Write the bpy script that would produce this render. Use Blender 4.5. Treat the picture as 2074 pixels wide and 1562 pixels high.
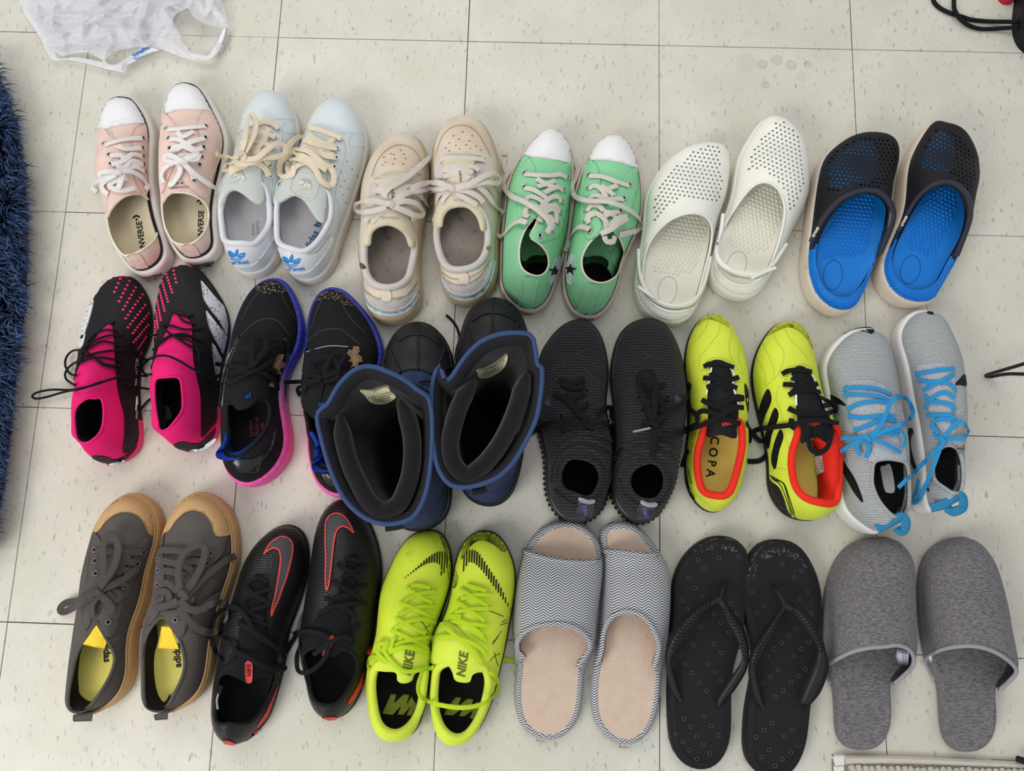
import bpy, bmesh, math, random
import numpy as np
from mathutils import Vector, Matrix, Euler
from mathutils.bvhtree import BVHTree
from mathutils.geometry import delaunay_2d_cdt

for o in list(bpy.data.objects):
    bpy.data.objects.remove(o)
SC = bpy.context.scene
COL = SC.collection
random.seed(7)

# ---------------------------------------------------------------- camera, sky, lights, exposure
FPX = 1495.211                       # focal length in pixels of the 2074 px wide frame
CAM = Vector((0.718487, -0.737383, 1.069446))
CROT = Euler((0.168658, 0.0134255, 0.0323709), 'XYZ')
cd = bpy.data.cameras.new('camera')
cd.sensor_width = 36.0
cd.lens = 36.0 * FPX / 2074.0
cd.clip_start = 0.02
co = bpy.data.objects.new('camera', cd)
COL.objects.link(co)
co.location = CAM
co.rotation_euler = CROT
SC.camera = co

SC.view_settings.view_transform = 'Standard'
SC.view_settings.look = 'None'
SC.view_settings.gamma = 1.0
SC.view_settings.use_curve_mapping = False
SC.view_settings.exposure = -0.10

wd = bpy.data.worlds.new('room_light')
SC.world = wd
wd.use_nodes = True
wd.node_tree.nodes['Background'].inputs[0].default_value = (0.93, 0.96, 1.0, 1)
wd.node_tree.nodes['Background'].inputs[1].default_value = 0.62


def area(name, loc, target, sx, sy, power, color):
    l = bpy.data.lights.new(name, 'AREA')
    l.shape = 'RECTANGLE'
    l.size, l.size_y = sx, sy
    l.energy = power
    l.color = color
    o = bpy.data.objects.new(name, l)
    COL.objects.link(o)
    o.location = loc
    d = Vector(target) - Vector(loc)
    o.rotation_euler = d.to_track_quat('-Z', 'Y').to_euler()
    return o


area('window_light', (-1.1, -2.3, 2.0), (0.6, -0.4, 0), 1.4, 1.2, 50, (1.0, 0.985, 0.96))
area('ceiling_bounce', (0.3, 0.9, 2.2), (0.7, 0.0, 0), 1.8, 1.8, 22, (1.0, 0.97, 0.93))

# ---------------------------------------------------------------- picture geometry
RM = CROT.to_matrix()
RMN = np.array(RM)
CN = np.array(CAM)


def ray(u, v):
    return (RM @ Vector(((u - 1037.0) / FPX, -(v - 781.0) / FPX, -1.0))).normalized()


def at(u, v, z=0.0):
    d = ray(u, v)
    return CAM + d * ((z - CAM.z) / d.z)


def proj(P):
    q = (np.asarray(P) - CN) @ RMN
    return np.stack([1037 + FPX * q[:, 0] / -q[:, 2], 781 - FPX * q[:, 1] / -q[:, 2]], 1)


def K(x0, y0, sc):
    return lambda pts: [(x0 + p[0] * sc, y0 + p[1] * sc) + tuple(p[2:]) for p in pts]


def catmull(pts, closed, n):
    P = np.array(pts, float)
    m = len(P)
    out = []
    segs = m if closed else m - 1
    for i in range(segs):
        if closed:
            a, b, c, d = P[(i - 1) % m], P[i], P[(i + 1) % m], P[(i + 2) % m]
        else:
            a, b, c, d = P[max(i - 1, 0)], P[i], P[i + 1], P[min(i + 2, m - 1)]
        for t in np.linspace(0, 1, 12, endpoint=False):
            out.append(0.5 * ((2 * b) + (c - a) * t + (2 * a - 5 * b + 4 * c - d) * t * t + (3 * b - a - 3 * c + d) * t ** 3))
    if not closed:
        out.append(P[-1])
    return resample(np.array(out), closed, n)


def resample(P, closed, n):
    P = np.asarray(P, float)
    Q = np.vstack([P, P[:1]]) if closed else P
    L = np.concatenate([[0], np.cumsum(np.linalg.norm(np.diff(Q[:, :2], axis=0), axis=1))])
    if n < 0:
        n = max(4 if closed else 2, int(round(L[-1] / -n)) + (0 if closed else 1))
    t = np.linspace(0, L[-1], n + 1)[:-1] if closed else np.linspace(0, L[-1], n)
    return np.stack([np.interp(t, L, Q[:, k]) for k in range(Q.shape[1])], 1)


def inpoly(p, poly):
    x, y = p[0], p[1]
    c = False
    n = len(poly)
    j = n - 1
    for i in range(n):
        xi, yi, xj, yj = poly[i][0], poly[i][1], poly[j][0], poly[j][1]
        if (yi > y) != (yj > y) and x < (xj - xi) * (y - yi) / (yj - yi) + xi:
            c = not c
        j = i
    return c


def inpoly_np(P, poly):
    P = np.asarray(P)
    poly = np.asarray(poly)
    c = np.zeros(len(P), bool)
    n = len(poly)
    for i in range(n):
        xi, yi = poly[i][:2]
        xj, yj = poly[i - 1][:2]
        if yi == yj:
            continue
        m = ((yi > P[:, 1]) != (yj > P[:, 1])) & (P[:, 0] < (xj - xi) * (P[:, 1] - yi) / (yj - yi) + xi)
        c ^= m
    return c


def offset_loop(P, d):
    """Move a closed plan loop outward by d metres (per-point array or number)."""
    P = np.asarray(P, float)
    T = np.roll(P, -1, 0) - np.roll(P, 1, 0)
    T = T / (np.linalg.norm(T, axis=1)[:, None] + 1e-12)
    N = np.stack([T[:, 1], -T[:, 0]], 1)
    a = 0.5 * np.sum(P[:, 0] * np.roll(P[:, 1], -1) - np.roll(P[:, 0], -1) * P[:, 1])
    if a < 0:
        N = -N
    return P + N * (np.asarray(d).reshape(-1, 1) if np.ndim(d) else d)


# ---------------------------------------------------------------- objects
def tag(o, label, cat, group=None):
    o['label'] = label
    o['category'] = cat
    if group:
        o['group'] = group


def thing(name, loc, label, cat, group=None):
    o = bpy.data.objects.new(name, None)
    COL.objects.link(o)
    o.empty_display_size = 0.05
    o.location = loc
    tag(o, label, cat, group)
    return o


def mesh_obj(name, V, Fc, mats, parent=None, smooth=True, mi=None, label=None):
    base = Vector(parent['base']) if parent is not None and 'base' in parent else Vector((0, 0, 0))
    b = np.array(base)
    me = bpy.data.meshes.new(name)
    me.from_pydata([tuple(np.asarray(v, float) - b) for v in V], [], [tuple(int(i) for i in f) for f in Fc])
    if not isinstance(mats, (list, tuple)):
        mats = [mats]
    for m in mats:
        me.materials.append(m)
    if mi is not None:
        me.polygons.foreach_set('material_index', list(mi))
    me.polygons.foreach_set('use_smooth', [smooth] * len(me.polygons))
    me.update()
    o = bpy.data.objects.new(name, me)
    COL.objects.link(o)
    if parent is not None:
        o.parent = parent
        o['base'] = tuple(base)
    if label:
        o['label'] = label
    return o


def srgb(h):
    if isinstance(h, str):
        h = h.lstrip('#')
        c = [int(h[i:i + 2], 16) / 255 for i in (0, 2, 4)]
    else:
        c = [x / 255 for x in h]
    return tuple((x / 12.92 if x <= 0.04045 else ((x + 0.055) / 1.055) ** 2.4) for x in c) + (1.0,)


MATS = {}


def M(name, hexc, rough=0.7, var=0.0, vscale=40, bump=0.0, bscale=300, spec=0.3, sheen=0.0, kind='noise', c2=None, amt=0.5, scl=None, coat=0.0, trans=0.0):
    """kind: noise | knit | dots (speckles of c2) | weave | mesh | heather | herring | dirt"""
    if name in MATS:
        return MATS[name]
    m = bpy.data.materials.new(name)
    m.use_nodes = True
    nt = m.node_tree
    N, L = nt.nodes, nt.links
    bs = N['Principled BSDF']
    bs.inputs['Roughness'].default_value = rough
    bs.inputs['Specular IOR Level'].default_value = spec
    bs.inputs['Sheen Weight'].default_value = sheen
    bs.inputs['Coat Weight'].default_value = coat
    bs.inputs['Coat Roughness'].default_value = 0.25
    if trans:
        bs.inputs['Subsurface Weight'].default_value = trans
        bs.inputs['Subsurface Radius'].default_value = (0.01, 0.008, 0.005)
        bs.inputs['Subsurface Scale'].default_value = 0.6
    col = srgb(hexc)
    if max(col[:3]) < 0.045:
        col = tuple(c * 0.55 for c in col[:3]) + (1,)
        bs.inputs['Specular IOR Level'].default_value = min(spec, 0.22)
    bs.inputs['Base Color'].default_value = col
    tc = N.new('ShaderNodeTexCoord')
    src = tc.outputs['Object']
    if scl:
        mp = N.new('ShaderNodeMapping')
        mp.inputs['Scale'].default_value = scl
        L.new(src, mp.inputs['Vector'])
        src = mp.outputs['Vector']
    cur = None

    def mix(fac, a, b):
        mx = N.new('ShaderNodeMix')
        mx.data_type = 'RGBA'
        for s, x in ((mx.inputs[0], fac), (mx.inputs[6], a), (mx.inputs[7], b)):
            if hasattr(x, 'links'):
                L.new(x, s)
            else:
                s.default_value = x
        return mx.outputs[2]

    def ramp(x, a, b):
        mr = N.new('ShaderNodeMapRange')
        mr.inputs[1].default_value = a
        mr.inputs[2].default_value = b
        L.new(x, mr.inputs[0])
        return mr.outputs[0]

    if var:
        nz = N.new('ShaderNodeTexNoise')
        nz.inputs['Scale'].default_value = vscale
        nz.inputs['Detail'].default_value = 5
        L.new(src, nz.inputs['Vector'])
        dk = tuple(c * (1 - var) for c in col[:3]) + (1,)
        lt = tuple(min(1, c * (1 + var * 0.6)) for c in col[:3]) + (1,)
        cur = mix(ramp(nz.outputs['Fac'], 0.3, 0.7), dk, lt)
    hgt = None
    if kind in ('dots', 'dirt', 'heather', 'mesh'):
        nz = N.new('ShaderNodeTexNoise' if kind != 'mesh' else 'ShaderNodeTexVoronoi')
        nz.inputs['Scale'].default_value = bscale
        if kind != 'mesh':
            nz.inputs['Detail'].default_value = 2 if kind == 'dots' else 6
        L.new(src, nz.inputs['Vector'])
        f = nz.outputs[0]
        if kind == 'mesh':
            fac = ramp(f, 0.32, 0.18)
        elif kind == 'heather':
            fac = ramp(f, 0.42, 0.62)
        else:
            fac = ramp(f, 1 - amt, 1 - amt + 0.05 if kind == 'dots' else 1 - amt + 0.25)
        cur = mix(fac, cur if cur is not None else col, srgb(c2))
    if kind in ('knit', 'herring'):
        w = N.new('ShaderNodeTexWave')
        w.bands_direction = 'Y'
        w.inputs['Scale'].default_value = bscale
        w.inputs['Distortion'].default_value = 3.0 if kind == 'knit' else 0.0
        w.inputs['Detail'].default_value = 3
        w.inputs['Detail Scale'].default_value = 2.0
        if kind == 'herring':
            sp = N.new('ShaderNodeSeparateXYZ')
            L.new(src, sp.inputs[0])
            pp = N.new('ShaderNodeMath')
            pp.operation = 'PINGPONG'
            L.new(sp.outputs[0], pp.inputs[0])
            pp.inputs[1].default_value = 0.0095
            ad = N.new('ShaderNodeMath')
            ad.operation = 'MULTIPLY_ADD'
            L.new(pp.outputs[0], ad.inputs[0])
            ad.inputs[1].default_value = 0.6
            L.new(sp.outputs[1], ad.inputs[2])
            cb = N.new('ShaderNodeCombineXYZ')
            L.new(ad.outputs[0], cb.inputs[1])
            L.new(cb.outputs[0], w.inputs['Vector'])
        else:
            L.new(src, w.inputs['Vector'])
        hgt = w.outputs['Fac']
        if c2:
            cur = mix(ramp(hgt, 0.5 - 0.5 * amt, 0.5 + 0.5 * amt), cur if cur is not None else col, srgb(c2))
    if cur is not None:
        L.new(cur, bs.inputs['Base Color'])
    if bump:
        if hgt is None:
            nz = N.new('ShaderNodeTexNoise')
            nz.inputs['Scale'].default_value = bscale
            nz.inputs['Detail'].default_value = 4
            L.new(src, nz.inputs['Vector'])
            hgt = nz.outputs['Fac']
        bp = N.new('ShaderNodeBump')
        bp.inputs['Strength'].default_value = bump
        bp.inputs['Distance'].default_value = 0.002
        L.new(hgt, bp.inputs['Height'])
        L.new(bp.outputs['Normal'], bs.inputs['Normal'])
    MATS[name] = m
    return m


# ---------------------------------------------------------------- surfaces to lay things on
class Surf:
    def __init__(self, V, Fc):
        self.V = [Vector(v) for v in V]
        self.F = [tuple(int(i) for i in f) for f in Fc]
        self.b = BVHTree.FromPolygons(self.V, self.F)
        self._n()

    def _n(self):
        N = [Vector((0, 0, 0)) for _ in self.V]
        for f in self.F:
            a, b, c = self.V[f[0]], self.V[f[1]], self.V[f[2]]
            n = (b - a).cross(c - a)
            if len(f) > 3:
                n += (c - a).cross(self.V[f[3]] - a)
            if n.z < 0 and abs(n.z) > 1e-9:
                n = -n
            for i in f:
                N[i] += n
        self.N = [n.normalized() if n.length > 0 else Vector((0, 0, 1)) for n in N]

    def hit(self, u, v):
        d = ray(u, v)
        loc, n, i, t = self.b.ray_cast(CAM, d)
        if loc is None:
            return None
        f = self.F[i]
        w = [1.0 / (1e-5 + (self.V[j] - loc).length) for j in f]
        nn = Vector((0, 0, 0))
        for j, x in zip(f, w):
            nn += self.N[j] * x
        nn.normalize()
        if nn.dot(d) > 0:
            nn = -nn
        return loc, nn, t

    def down(self, x, y, z0=1.0):
        loc, n, i, t = self.b.ray_cast(Vector((x, y, z0)), Vector((0, 0, -1)))
        if loc is None:
            q = self.b.find_nearest(Vector((x, y, 0.02)))
            return q[0].z if q[0] else 0.0
        return loc.z


FLOOR = Surf([(-3, -4, 0), (4, -4, 0), (4, 3, 0), (-3, 3, 0)], [(0, 1, 2, 3)])


def slide_hit(surf, u, v, cu, cv):
    for k in range(0, 41):
        t = k / 40.0
        h = surf.hit(u + (cu - u) * t, v + (cv - v) * t)
        if h:
            return h
    p = at(u, v, 0.02)
    return p, Vector((0, 0, 1)), 0


def first_hit(surfs, u, v):
    best = None
    for s in surfs:
        h = s.hit(u, v)
        if h and (best is None or h[2] < best[2]):
            best = h
    return best


def cdt(P2, loops, keep):
    """loops: lists of vertex indices that are closed constraint loops."""
    E = []
    for lp in loops:
        E += [(lp[i], lp[(i + 1) % len(lp)]) for i in range(len(lp))]
    vo, eo, fo, ov, oe, of = delaunay_2d_cdt([Vector((float(p[0]), float(p[1]))) for p in P2], E, [], 0, 1e-7)
    C = np.array([[sum(vo[i].x for i in f) / len(f), sum(vo[i].y for i in f) / len(f)] for f in fo]) if fo else np.zeros((0, 2))
    k = keep(C)
    faces = [f for f, q in zip(fo, k) if q]
    used = sorted({i for f in faces for i in f})
    mp = {j: i for i, j in enumerate(used)}
    return [vo[i] for i in used], [(ov[i][0] if len(ov[i]) else -1) for i in used], [tuple(mp[i] for i in f) for f in faces]


# ---------------------------------------------------------------- shoes
LATER, SHOES = [], []


def tie_laces():
    """Laces last, so that their loose ends can lie on the neighbouring shoes."""
    for s, segs, mat, w, th, rnd in LATER:
        V, Fc = [], []
        for P in segs:
            q = np.array([p[:2] for p in P])
            lo, hi = q.min(0) - 3, q.max(0) + 3
            srf = [FLOOR, s.dome, s.sole_s]
            for o in SHOES:
                if o is not s and (o.px.min(0) < hi).all() and (o.px.max(0) > lo).all():
                    srf += [o.dome, o.sole_s]
            lace_strip(V, Fc, P, [x for x in srf if x], w, th, rnd)
        mesh_obj('shoelace', V, Fc, mat, s.root, smooth=rnd)


class Shoe:
    def __init__(self, name, crop, outline, label, cat, group, h, zs=0.022, zf=0.03, p=2.3, s0=0.14, s1=0.8, inset=0.003,
                 spring=0.006, n=84, rings=13, toe=None, prof=None, mats=None, sole=None, flare=0.0, zsoff=0.0):
        self.K = crop
        self.prof = prof
        px = catmull(crop(outline), True, n)[:, :2]
        a = 0.5 * np.sum(px[:, 0] * np.roll(px[:, 1], -1) - np.roll(px[:, 0], -1) * px[:, 1])
        if a < 0:
            px = px[::-1].copy()
        self.px = px
        T = np.roll(px, -1, 0) - np.roll(px, 1, 0)
        T /= np.linalg.norm(T, axis=1)[:, None]
        NI = np.stack([T[:, 1], -T[:, 0]], 1)             # outward in the picture
        nad = np.array([CAM.x, CAM.y])
        O = np.array([at(u, v, 0.015)[:2] for u, v in px])
        NW = NI * np.array([1, -1])
        ang = CROT.z
        R2 = np.array([[math.cos(ang), -math.sin(ang)], [math.sin(ang), math.cos(ang)]])
        NW = NW @ R2.T
        d = O - nad
        d /= np.linalg.norm(d, axis=1)[:, None]
        w = np.clip((np.sum(NW * d, 1) + 0.3) / 0.9, 0, 1)
        w = w * w * (3 - 2 * w)
        zc = 0.006 + (zf - 0.006) * w
        O = np.array([at(u, v, z)[:2] for (u, v), z in zip(px, zc)])
        # axis: first traced point is the toe tip, the heel is the farthest point from it
        i0 = int(np.argmin(np.sum((px - np.array(crop(outline)[0][:2])) ** 2, 1)))
        self.h, self.zs0, self.s0, self.s1, self.p, self.inset = h, zs, s0, s1, p, inset
        self.spring, self.rings, self.flare = spring, rings, flare
        D = np.zeros(n)
        O0 = O
        for it in range(7):
            O = O0 - NW * D[:, None]
            for _ in range(4):
                O = (np.roll(O, 1, 0) + 2 * O + np.roll(O, -1, 0)) / 4
            toe_p = O[i0]
            i1 = int(np.argmax(np.sum((O - toe_p) ** 2, 1)))
            self.O, self.toe_p, self.heel_p = O, toe_p, O[i1]
            self._dome()
            if it == 6:
                break
            pj = proj(np.vstack([self.DV.reshape(-1, 3), self.soleV]))
            e = np.zeros(n)
            for i in range(n):
                dd = pj - px[i]
                m = (np.abs(dd @ T[i]) < 7) & (np.sum(dd * dd, 1) < 45 ** 2)
                e[i] = np.max(dd[m] @ NI[i]) if m.any() else 0.0
            D = D + np.clip(e, -30, 30) / 1400.0 * 0.8
            for _ in range(2):
                D = (np.roll(D, 1) + 2 * D + np.roll(D, -1)) / 4
        c = O.mean(0)
        self.root = thing(name, (c[0], c[1], 0), label, cat, group)
        self.root['base'] = (c[0], c[1], 0.0)
        self.idx = i0
        self.dome = Surf(self.full_V, self.full_F)
        self.sole_s = None
        self.ins = None
        SHOES.append(self)

    def S(self, P):
        ax = self.toe_p - self.heel_p
        L2 = ax @ ax
        return np.clip(((P - self.heel_p) @ ax) / L2, 0, 1)

    def hz(self, s):
        a = np.array(self.h)
        x, y = a[:, 0], a[:, 1]
        # smooth interpolation
        s = np.asarray(s)
        r = 0
        for o, wgt in ((-0.03, 1), (0, 2), (0.03, 1)):
            r = r + wgt * np.interp(s + o, x, y)
        return r / 4

    def zs(self, s):
        if np.ndim(self.zs0) == 0:
            return np.full(np.shape(s), float(self.zs0))
        a = np.array(self.zs0)
        return np.interp(s, a[:, 0], a[:, 1])

    def lift(self, s):
        t = np.clip((np.asarray(s) - 0.72) / 0.28, 0, 1)
        return self.spring * t * t

    def _dome(self):
        n, m = len(self.O), self.rings
        B = offset_loop(self.O, -self.inset)
        sb = self.S(B)
        sp = np.clip(sb, self.s0, self.s1)
        ax = self.toe_p - self.heel_p
        # lateral centre of the outline at each s
        lat = np.array([-ax[1], ax[0]]) / np.linalg.norm(ax)
        t = (B - self.heel_p) @ lat
        side = t > np.median(t)
        grid = np.linspace(0.03, 0.97, 40)
        ctr = []
        for g in grid:
            q = np.abs(sb - g) < 0.06
            tt = t[q]
            ctr.append(0.5 * (tt.max() + tt.min()) if len(tt) > 1 else 0.0)
        ctr = np.convolve(np.pad(ctr, 3, 'edge'), np.ones(7) / 7, 'valid')
        SPN = self.heel_p + np.outer(sp, ax) + np.outer(np.interp(sp, grid, ctr), lat)
        self.spn = lambda s: self.heel_p + ax * s + lat * np.interp(s, grid, ctr)
        lam = (np.arange(m) / (m - 1.0)) ** 1.7
        V = np.zeros((m, n, 3))
        zb = self.zs(sb)
        for k, l in enumerate(lam):
            xy = B + (SPN - B) * l
            s = self.S(xy)
            g = (1 - (1 - l) ** self.p) ** (1 / self.p)
            hh = self.hz(np.clip(s, self.s0, self.s1))
            V[k, :, :2] = xy
            V[k, :, 2] = zb + (hh - zb) * g + self.lift(s)
        self.DV = V
        Fc = []
        for k in range(m - 1):
            for i in range(n):
                j = (i + 1) % n
                Fc.append((k * n + i, k * n + j, (k + 1) * n + j, (k + 1) * n + i))
        self.full_V = V.reshape(-1, 3)
        self.full_F = Fc
        so = self.S(self.O)
        zt = self.zs(so)
        li = self.lift(so)
        lo = []
        for off, fz in self.sole_profile():
            q = offset_loop(self.O, off)
            lo.append(np.column_stack([q, zt * fz + li]))
        q = offset_loop(self.O, -self.inset - 0.009)
        lo.append(np.column_stack([q, zt + li + 0.0004]))
        self.sole_loops = lo
        self.soleV = np.vstack(lo[:-1])

    def sole_profile(self):
        f = self.flare
        if self.prof:
            return self.prof
        return [(-0.004 - f, 0.0), (-0.001 - f, 0.06), (0.0 - f * .6, 0.3), (0, 0.75), (-0.0008, 0.92), (-0.003, 1.0)]

    def sole(self, mat, name='sole', mi_fn=None):
        n = len(self.O)
        V = np.vstack(self.sole_loops)
        Fc = []
        for k in range(len(self.sole_loops) - 1):
            for i in range(n):
                j = (i + 1) % n
                Fc.append((k * n + i, k * n + j, (k + 1) * n + j, (k + 1) * n + i))
        self.sole_s = Surf(V, Fc)
        Fc2 = Fc + [tuple(range(n))[::-1]]
        mi = [mi_fn(np.mean([V[i] for i in f], axis=0)) for f in Fc2] if mi_fn else None
        return mesh_obj(name, V, Fc2, mat, self.root, mi=mi)

    def slab_top(self, mat, inset=0.003, name='footbed', dz=0.0, dish=0.0):
        n = len(self.O)
        rings = []
        q = offset_loop(self.O, -inset)
        s_ = self.S(q)
        zz = self.zs(s_) + self.lift(s_) + dz
        c = np.array([self.spn(x) for x in np.clip(s_, 0.14, 0.84)])
        for t in (0.0, 0.12, 0.3, 0.6, 0.97):
            x = q + (c - q) * t
            rings.append(np.column_stack([x, zz + (self.lift(self.S(x)) - self.lift(s_)) - dish * min(1, t * 4)]))
        V = np.vstack(rings)
        Fc = []
        for k in range(4):
            for i in range(n):
                j = (i + 1) % n
                Fc.append((k * n + i, k * n + j, (k + 1) * n + j, (k + 1) * n + i))
        Fc.append(tuple(range(4 * n, 5 * n)))
        self.ins = Surf(V, Fc[:-1])
        return mesh_obj(name, V, Fc, mat, self.root)

    def band(self, name, mat, off, z0, z1, r=0.0012, s_min=None, s_max=None):
        """A thin strip running round the sole at heights z0..z1 (fractions of the sole height)."""
        so = self.S(self.O)
        zt, li = self.zs(so), self.lift(so)
        q0 = offset_loop(self.O, off)
        q1 = offset_loop(self.O, off + r)
        A = np.column_stack([q0, zt * z0 + li])
        B = np.column_stack([q1, zt * z0 + li])
        C = np.column_stack([q1, zt * z1 + li])
        D = np.column_stack([q0, zt * z1 + li])
        n = len(q0)
        V = np.vstack([A, B, C, D])
        Fc = []
        for i in range(n):
            j = (i + 1) % n
            if s_min is not None and not (so[i] >= s_min and so[j] >= s_min):
                continue
            if s_max is not None and not (so[i] <= s_max and so[j] <= s_max):
                continue
            for k in range(4):
                Fc.append((k * n + i, k * n + j, ((k + 1) % 4) * n + j, ((k + 1) % 4) * n + i))
        return mesh_obj(name, V, Fc, mat, self.root, smooth=False)

    def rim(self, pts, n=64, lift=0.0, smooth=True):
        P = self.K(pts)
        c = np.mean([p[:2] for p in P], axis=0)
        Q = catmull([p[:2] for p in P], True, n)
        out = []
        for u, v in Q:
            h = slide_hit(self.dome, u, v, c[0], c[1])
            out.append((h[0].x, h[0].y, h[0].z + lift))
        out = np.array(out)
        for _ in range(2):
            out = (np.roll(out, 1, 0) + 2 * out + np.roll(out, -1, 0)) / 4
        return out

    def rim_open(self, pts, n=90):
        Q = catmull([p[:2] for p in self.K(pts)], True, n)
        out = []
        for u, v in Q:
            h = self.dome.hit(u, v)
            p = h[0] if h else at(u, v, 0.02)
            out.append((p.x, p.y, p.z))
        return np.array(out)

    def upper(self, mat, rim=None, lining=None, th=0.0035, holes=None, name='upper', clear=0.0025, mi_fn=None, inner_name='lining'):
        V = self.DV.reshape(-1, 3)
        n = len(self.O)
        base = V[:n, :2]
        pts = [tuple(p) for p in V[:n]]
        loops = [list(range(n))]
        extra = []
        cut = []
        for rm in ([] if rim is None else rim if isinstance(rim, list) else [rim]):
            loops.append(list(range(len(pts), len(pts) + len(rm))))
            pts += [tuple(p) for p in rm]
            cut.append(rm[:, :2])
        hl = []
        for hh in (holes or []):
            loops.append(list(range(len(pts), len(pts) + len(hh))))
            pts += [tuple(p) for p in hh]
            hl.append(np.array(hh)[:, :2])
        rest = V[n:]
        m = inpoly_np(rest, base)
        for c in cut:
            m &= ~inpoly_np(rest, c)
            dd = np.min(np.linalg.norm(rest[:, None, :2] - c[None], axis=2), axis=1)
            m &= dd > clear
        if hl:
            ctrs = np.array([h.mean(0) for h in hl])
            rad = max(np.max(np.linalg.norm(h - h.mean(0), axis=1)) for h in hl)
            dd = np.min(np.linalg.norm(rest[:, None, :2] - ctrs[None], axis=2), axis=1)
            m &= dd > rad * 1.25
        pts += [tuple(p) for p in rest[m]]

        def keep(C):
            k = inpoly_np(C, base)
            for c in cut:
                k &= ~inpoly_np(C, c)
            for h in hl:
                cc = h.mean(0)
                r = np.max(np.linalg.norm(h - cc, axis=1))
                near = np.linalg.norm(C - cc, axis=1) < r
                if near.any():
                    idx = np.where(near)[0]
                    k[idx] &= ~inpoly_np(C[idx], h)
            return k

        vo, oi, fo = cdt(pts, loops, keep)
        W = []
        for v, i in zip(vo, oi):
            W.append(pts[i] if i >= 0 else (v.x, v.y, self.dome.down(v.x, v.y)))
        self.up = Surf(W, fo)
        mi = None
        if mi_fn:
            mi = [mi_fn(np.mean([W[i] for i in f], axis=0)) for f in fo]
        o = mesh_obj(name, W, fo, mat, self.root, mi=mi)
        if lining is not None:
            W2 = [np.array(w) - np.array(nn) * th for w, nn in zip(W, self.up.N)]
            self.lin = Surf(W2, fo)
            mesh_obj(inner_name, W2, [f[::-1] for f in fo], lining, self.root)
        return o

    def collar(self, rim, mat, r=0.003, squash=1.0, name='collar', dz=-0.0005, th=0.0, mi_fn=None, skip=None):
        n = len(rim)
        T = np.roll(rim, -1, 0) - np.roll(rim, 1, 0)
        T /= np.linalg.norm(T, axis=1)[:, None]
        c = rim.mean(0)
        V, Fc = [], []
        m = 8
        for i in range(n):
            up = np.array([0, 0, 1.0])
            side = np.cross(T[i], up)
            side /= np.linalg.norm(side) + 1e-9
            if side @ (c - rim[i]) < 0:
                side = -side
            up2 = np.cross(side, T[i])
            if up2[2] < 0:
                up2 = -up2
            ctr = rim[i] + side * th + np.array([0, 0, dz])
            for k in range(m):
                a = 2 * math.pi * k / m
                V.append(ctr + side * math.cos(a) * r * squash + up2 * math.sin(a) * r)
        sk = np.zeros(n, bool)
        if skip is not None:
            sk = inpoly_np(proj(rim), np.array([q[:2] for q in self.K(skip)]))
        for i in range(n):
            j = (i + 1) % n
            if sk[i] and sk[j]:
                continue
            for k in range(m):
                l = (k + 1) % m
                Fc.append((i * m + k, j * m + k, j * m + l, i * m + l))
        mi = [mi_fn(V[f[0]]) for f in Fc] if mi_fn else None
        return mesh_obj(name, V, Fc, mat, self.root, mi=mi)

    def insole(self, mat, z=None, inset=0.009, name='insole'):
        n = len(self.O)
        q = offset_loop(self.O, -inset)
        s = self.S(q)
        zz = (self.zs(s) if z is None else np.full(n, z)) + 0.003
        rings = [np.column_stack([q, zz + 0.004])]
        c = np.array([self.spn(x) for x in np.clip(s, 0.12, 0.85)])
        for t, dz in ((0.15, 0.001), (0.4, 0.0), (0.75, 0.0), (0.97, 0.0)):
            rings.append(np.column_stack([q + (c - q) * t, zz + dz]))
        V = np.vstack(rings)
        Fc = []
        for k in range(len(rings) - 1):
            for i in range(n):
                j = (i + 1) % n
                Fc.append((k * n + i, k * n + j, (k + 1) * n + j, (k + 1) * n + i))
        Fc.append(tuple(range(4 * n, 5 * n)))
        self.ins = Surf(V, Fc[:-1] + [(4 * n + i, 4 * n + (i + 1) % n, 4 * n + (i + n // 2) % n) for i in range(n)])
        return mesh_obj(name, V, Fc, mat, self.root)

    def target(self, on):
        return {'dome': self.dome, 'insole': self.ins, 'sole': self.sole_s, 'floor': FLOOR}.get(on, on) if isinstance(on, str) else on

    def patch(self, name, pts, mat, off=0.0008, on='dome', smooth=True, step=5.0, skirt=0.0012, parent=None, puff=0.0, label=None, raw=False):
        P = pts if raw else self.K(pts)
        P = [p[:2] for p in P]
        Q = catmull(P, True, -step) if smooth else np.vstack([resample(np.array([P[i], P[(i + 1) % len(P)]]), False, -step)[:-1] for i in range(len(P))])
        return drape(name, Q, self.target(on), mat, parent or self.root, off, step, skirt, puff, label)

    def stroke(self, name, lines, mat, w=0.0012, off=0.0008, on='dome', dash=None, gap=None, parent=None, label=None):
        """Flat print or stitching: thin flat strips along traced lines, optionally dashed."""
        V, Fc = [], []
        tg = self.target(on)
        for ln in lines:
            P = [p[:2] for p in self.K(ln)]
            Q = catmull(P, False, -3.0) if len(P) > 2 else resample(np.array(P, float), False, -3.0)
            c = Q.mean(0)
            pos, nor = [], []
            for u, v in Q:
                h = slide_hit(tg, u, v, c[0], c[1])
                pos.append(np.array(h[0] + h[1] * off))
                nor.append(np.array(h[1]))
            strips = [(0, len(Q))]
            if dash:
                strips = []
                i = 0
                while i + dash < len(Q):
                    strips.append((i, i + dash + 1))
                    i += dash + gap
            for a, b in strips:
                st = len(V)
                for i in range(a, b):
                    t = pos[min(i + 1, b - 1)] - pos[max(i - 1, a)]
                    s = np.cross(t, nor[i])
                    s /= np.linalg.norm(s) + 1e-9
                    V.append(pos[i] + s * w / 2)
                    V.append(pos[i] - s * w / 2)
                for i in range(b - a - 1):
                    Fc.append((st + 2 * i, st + 2 * i + 1, st + 2 * i + 3, st + 2 * i + 2))
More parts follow.
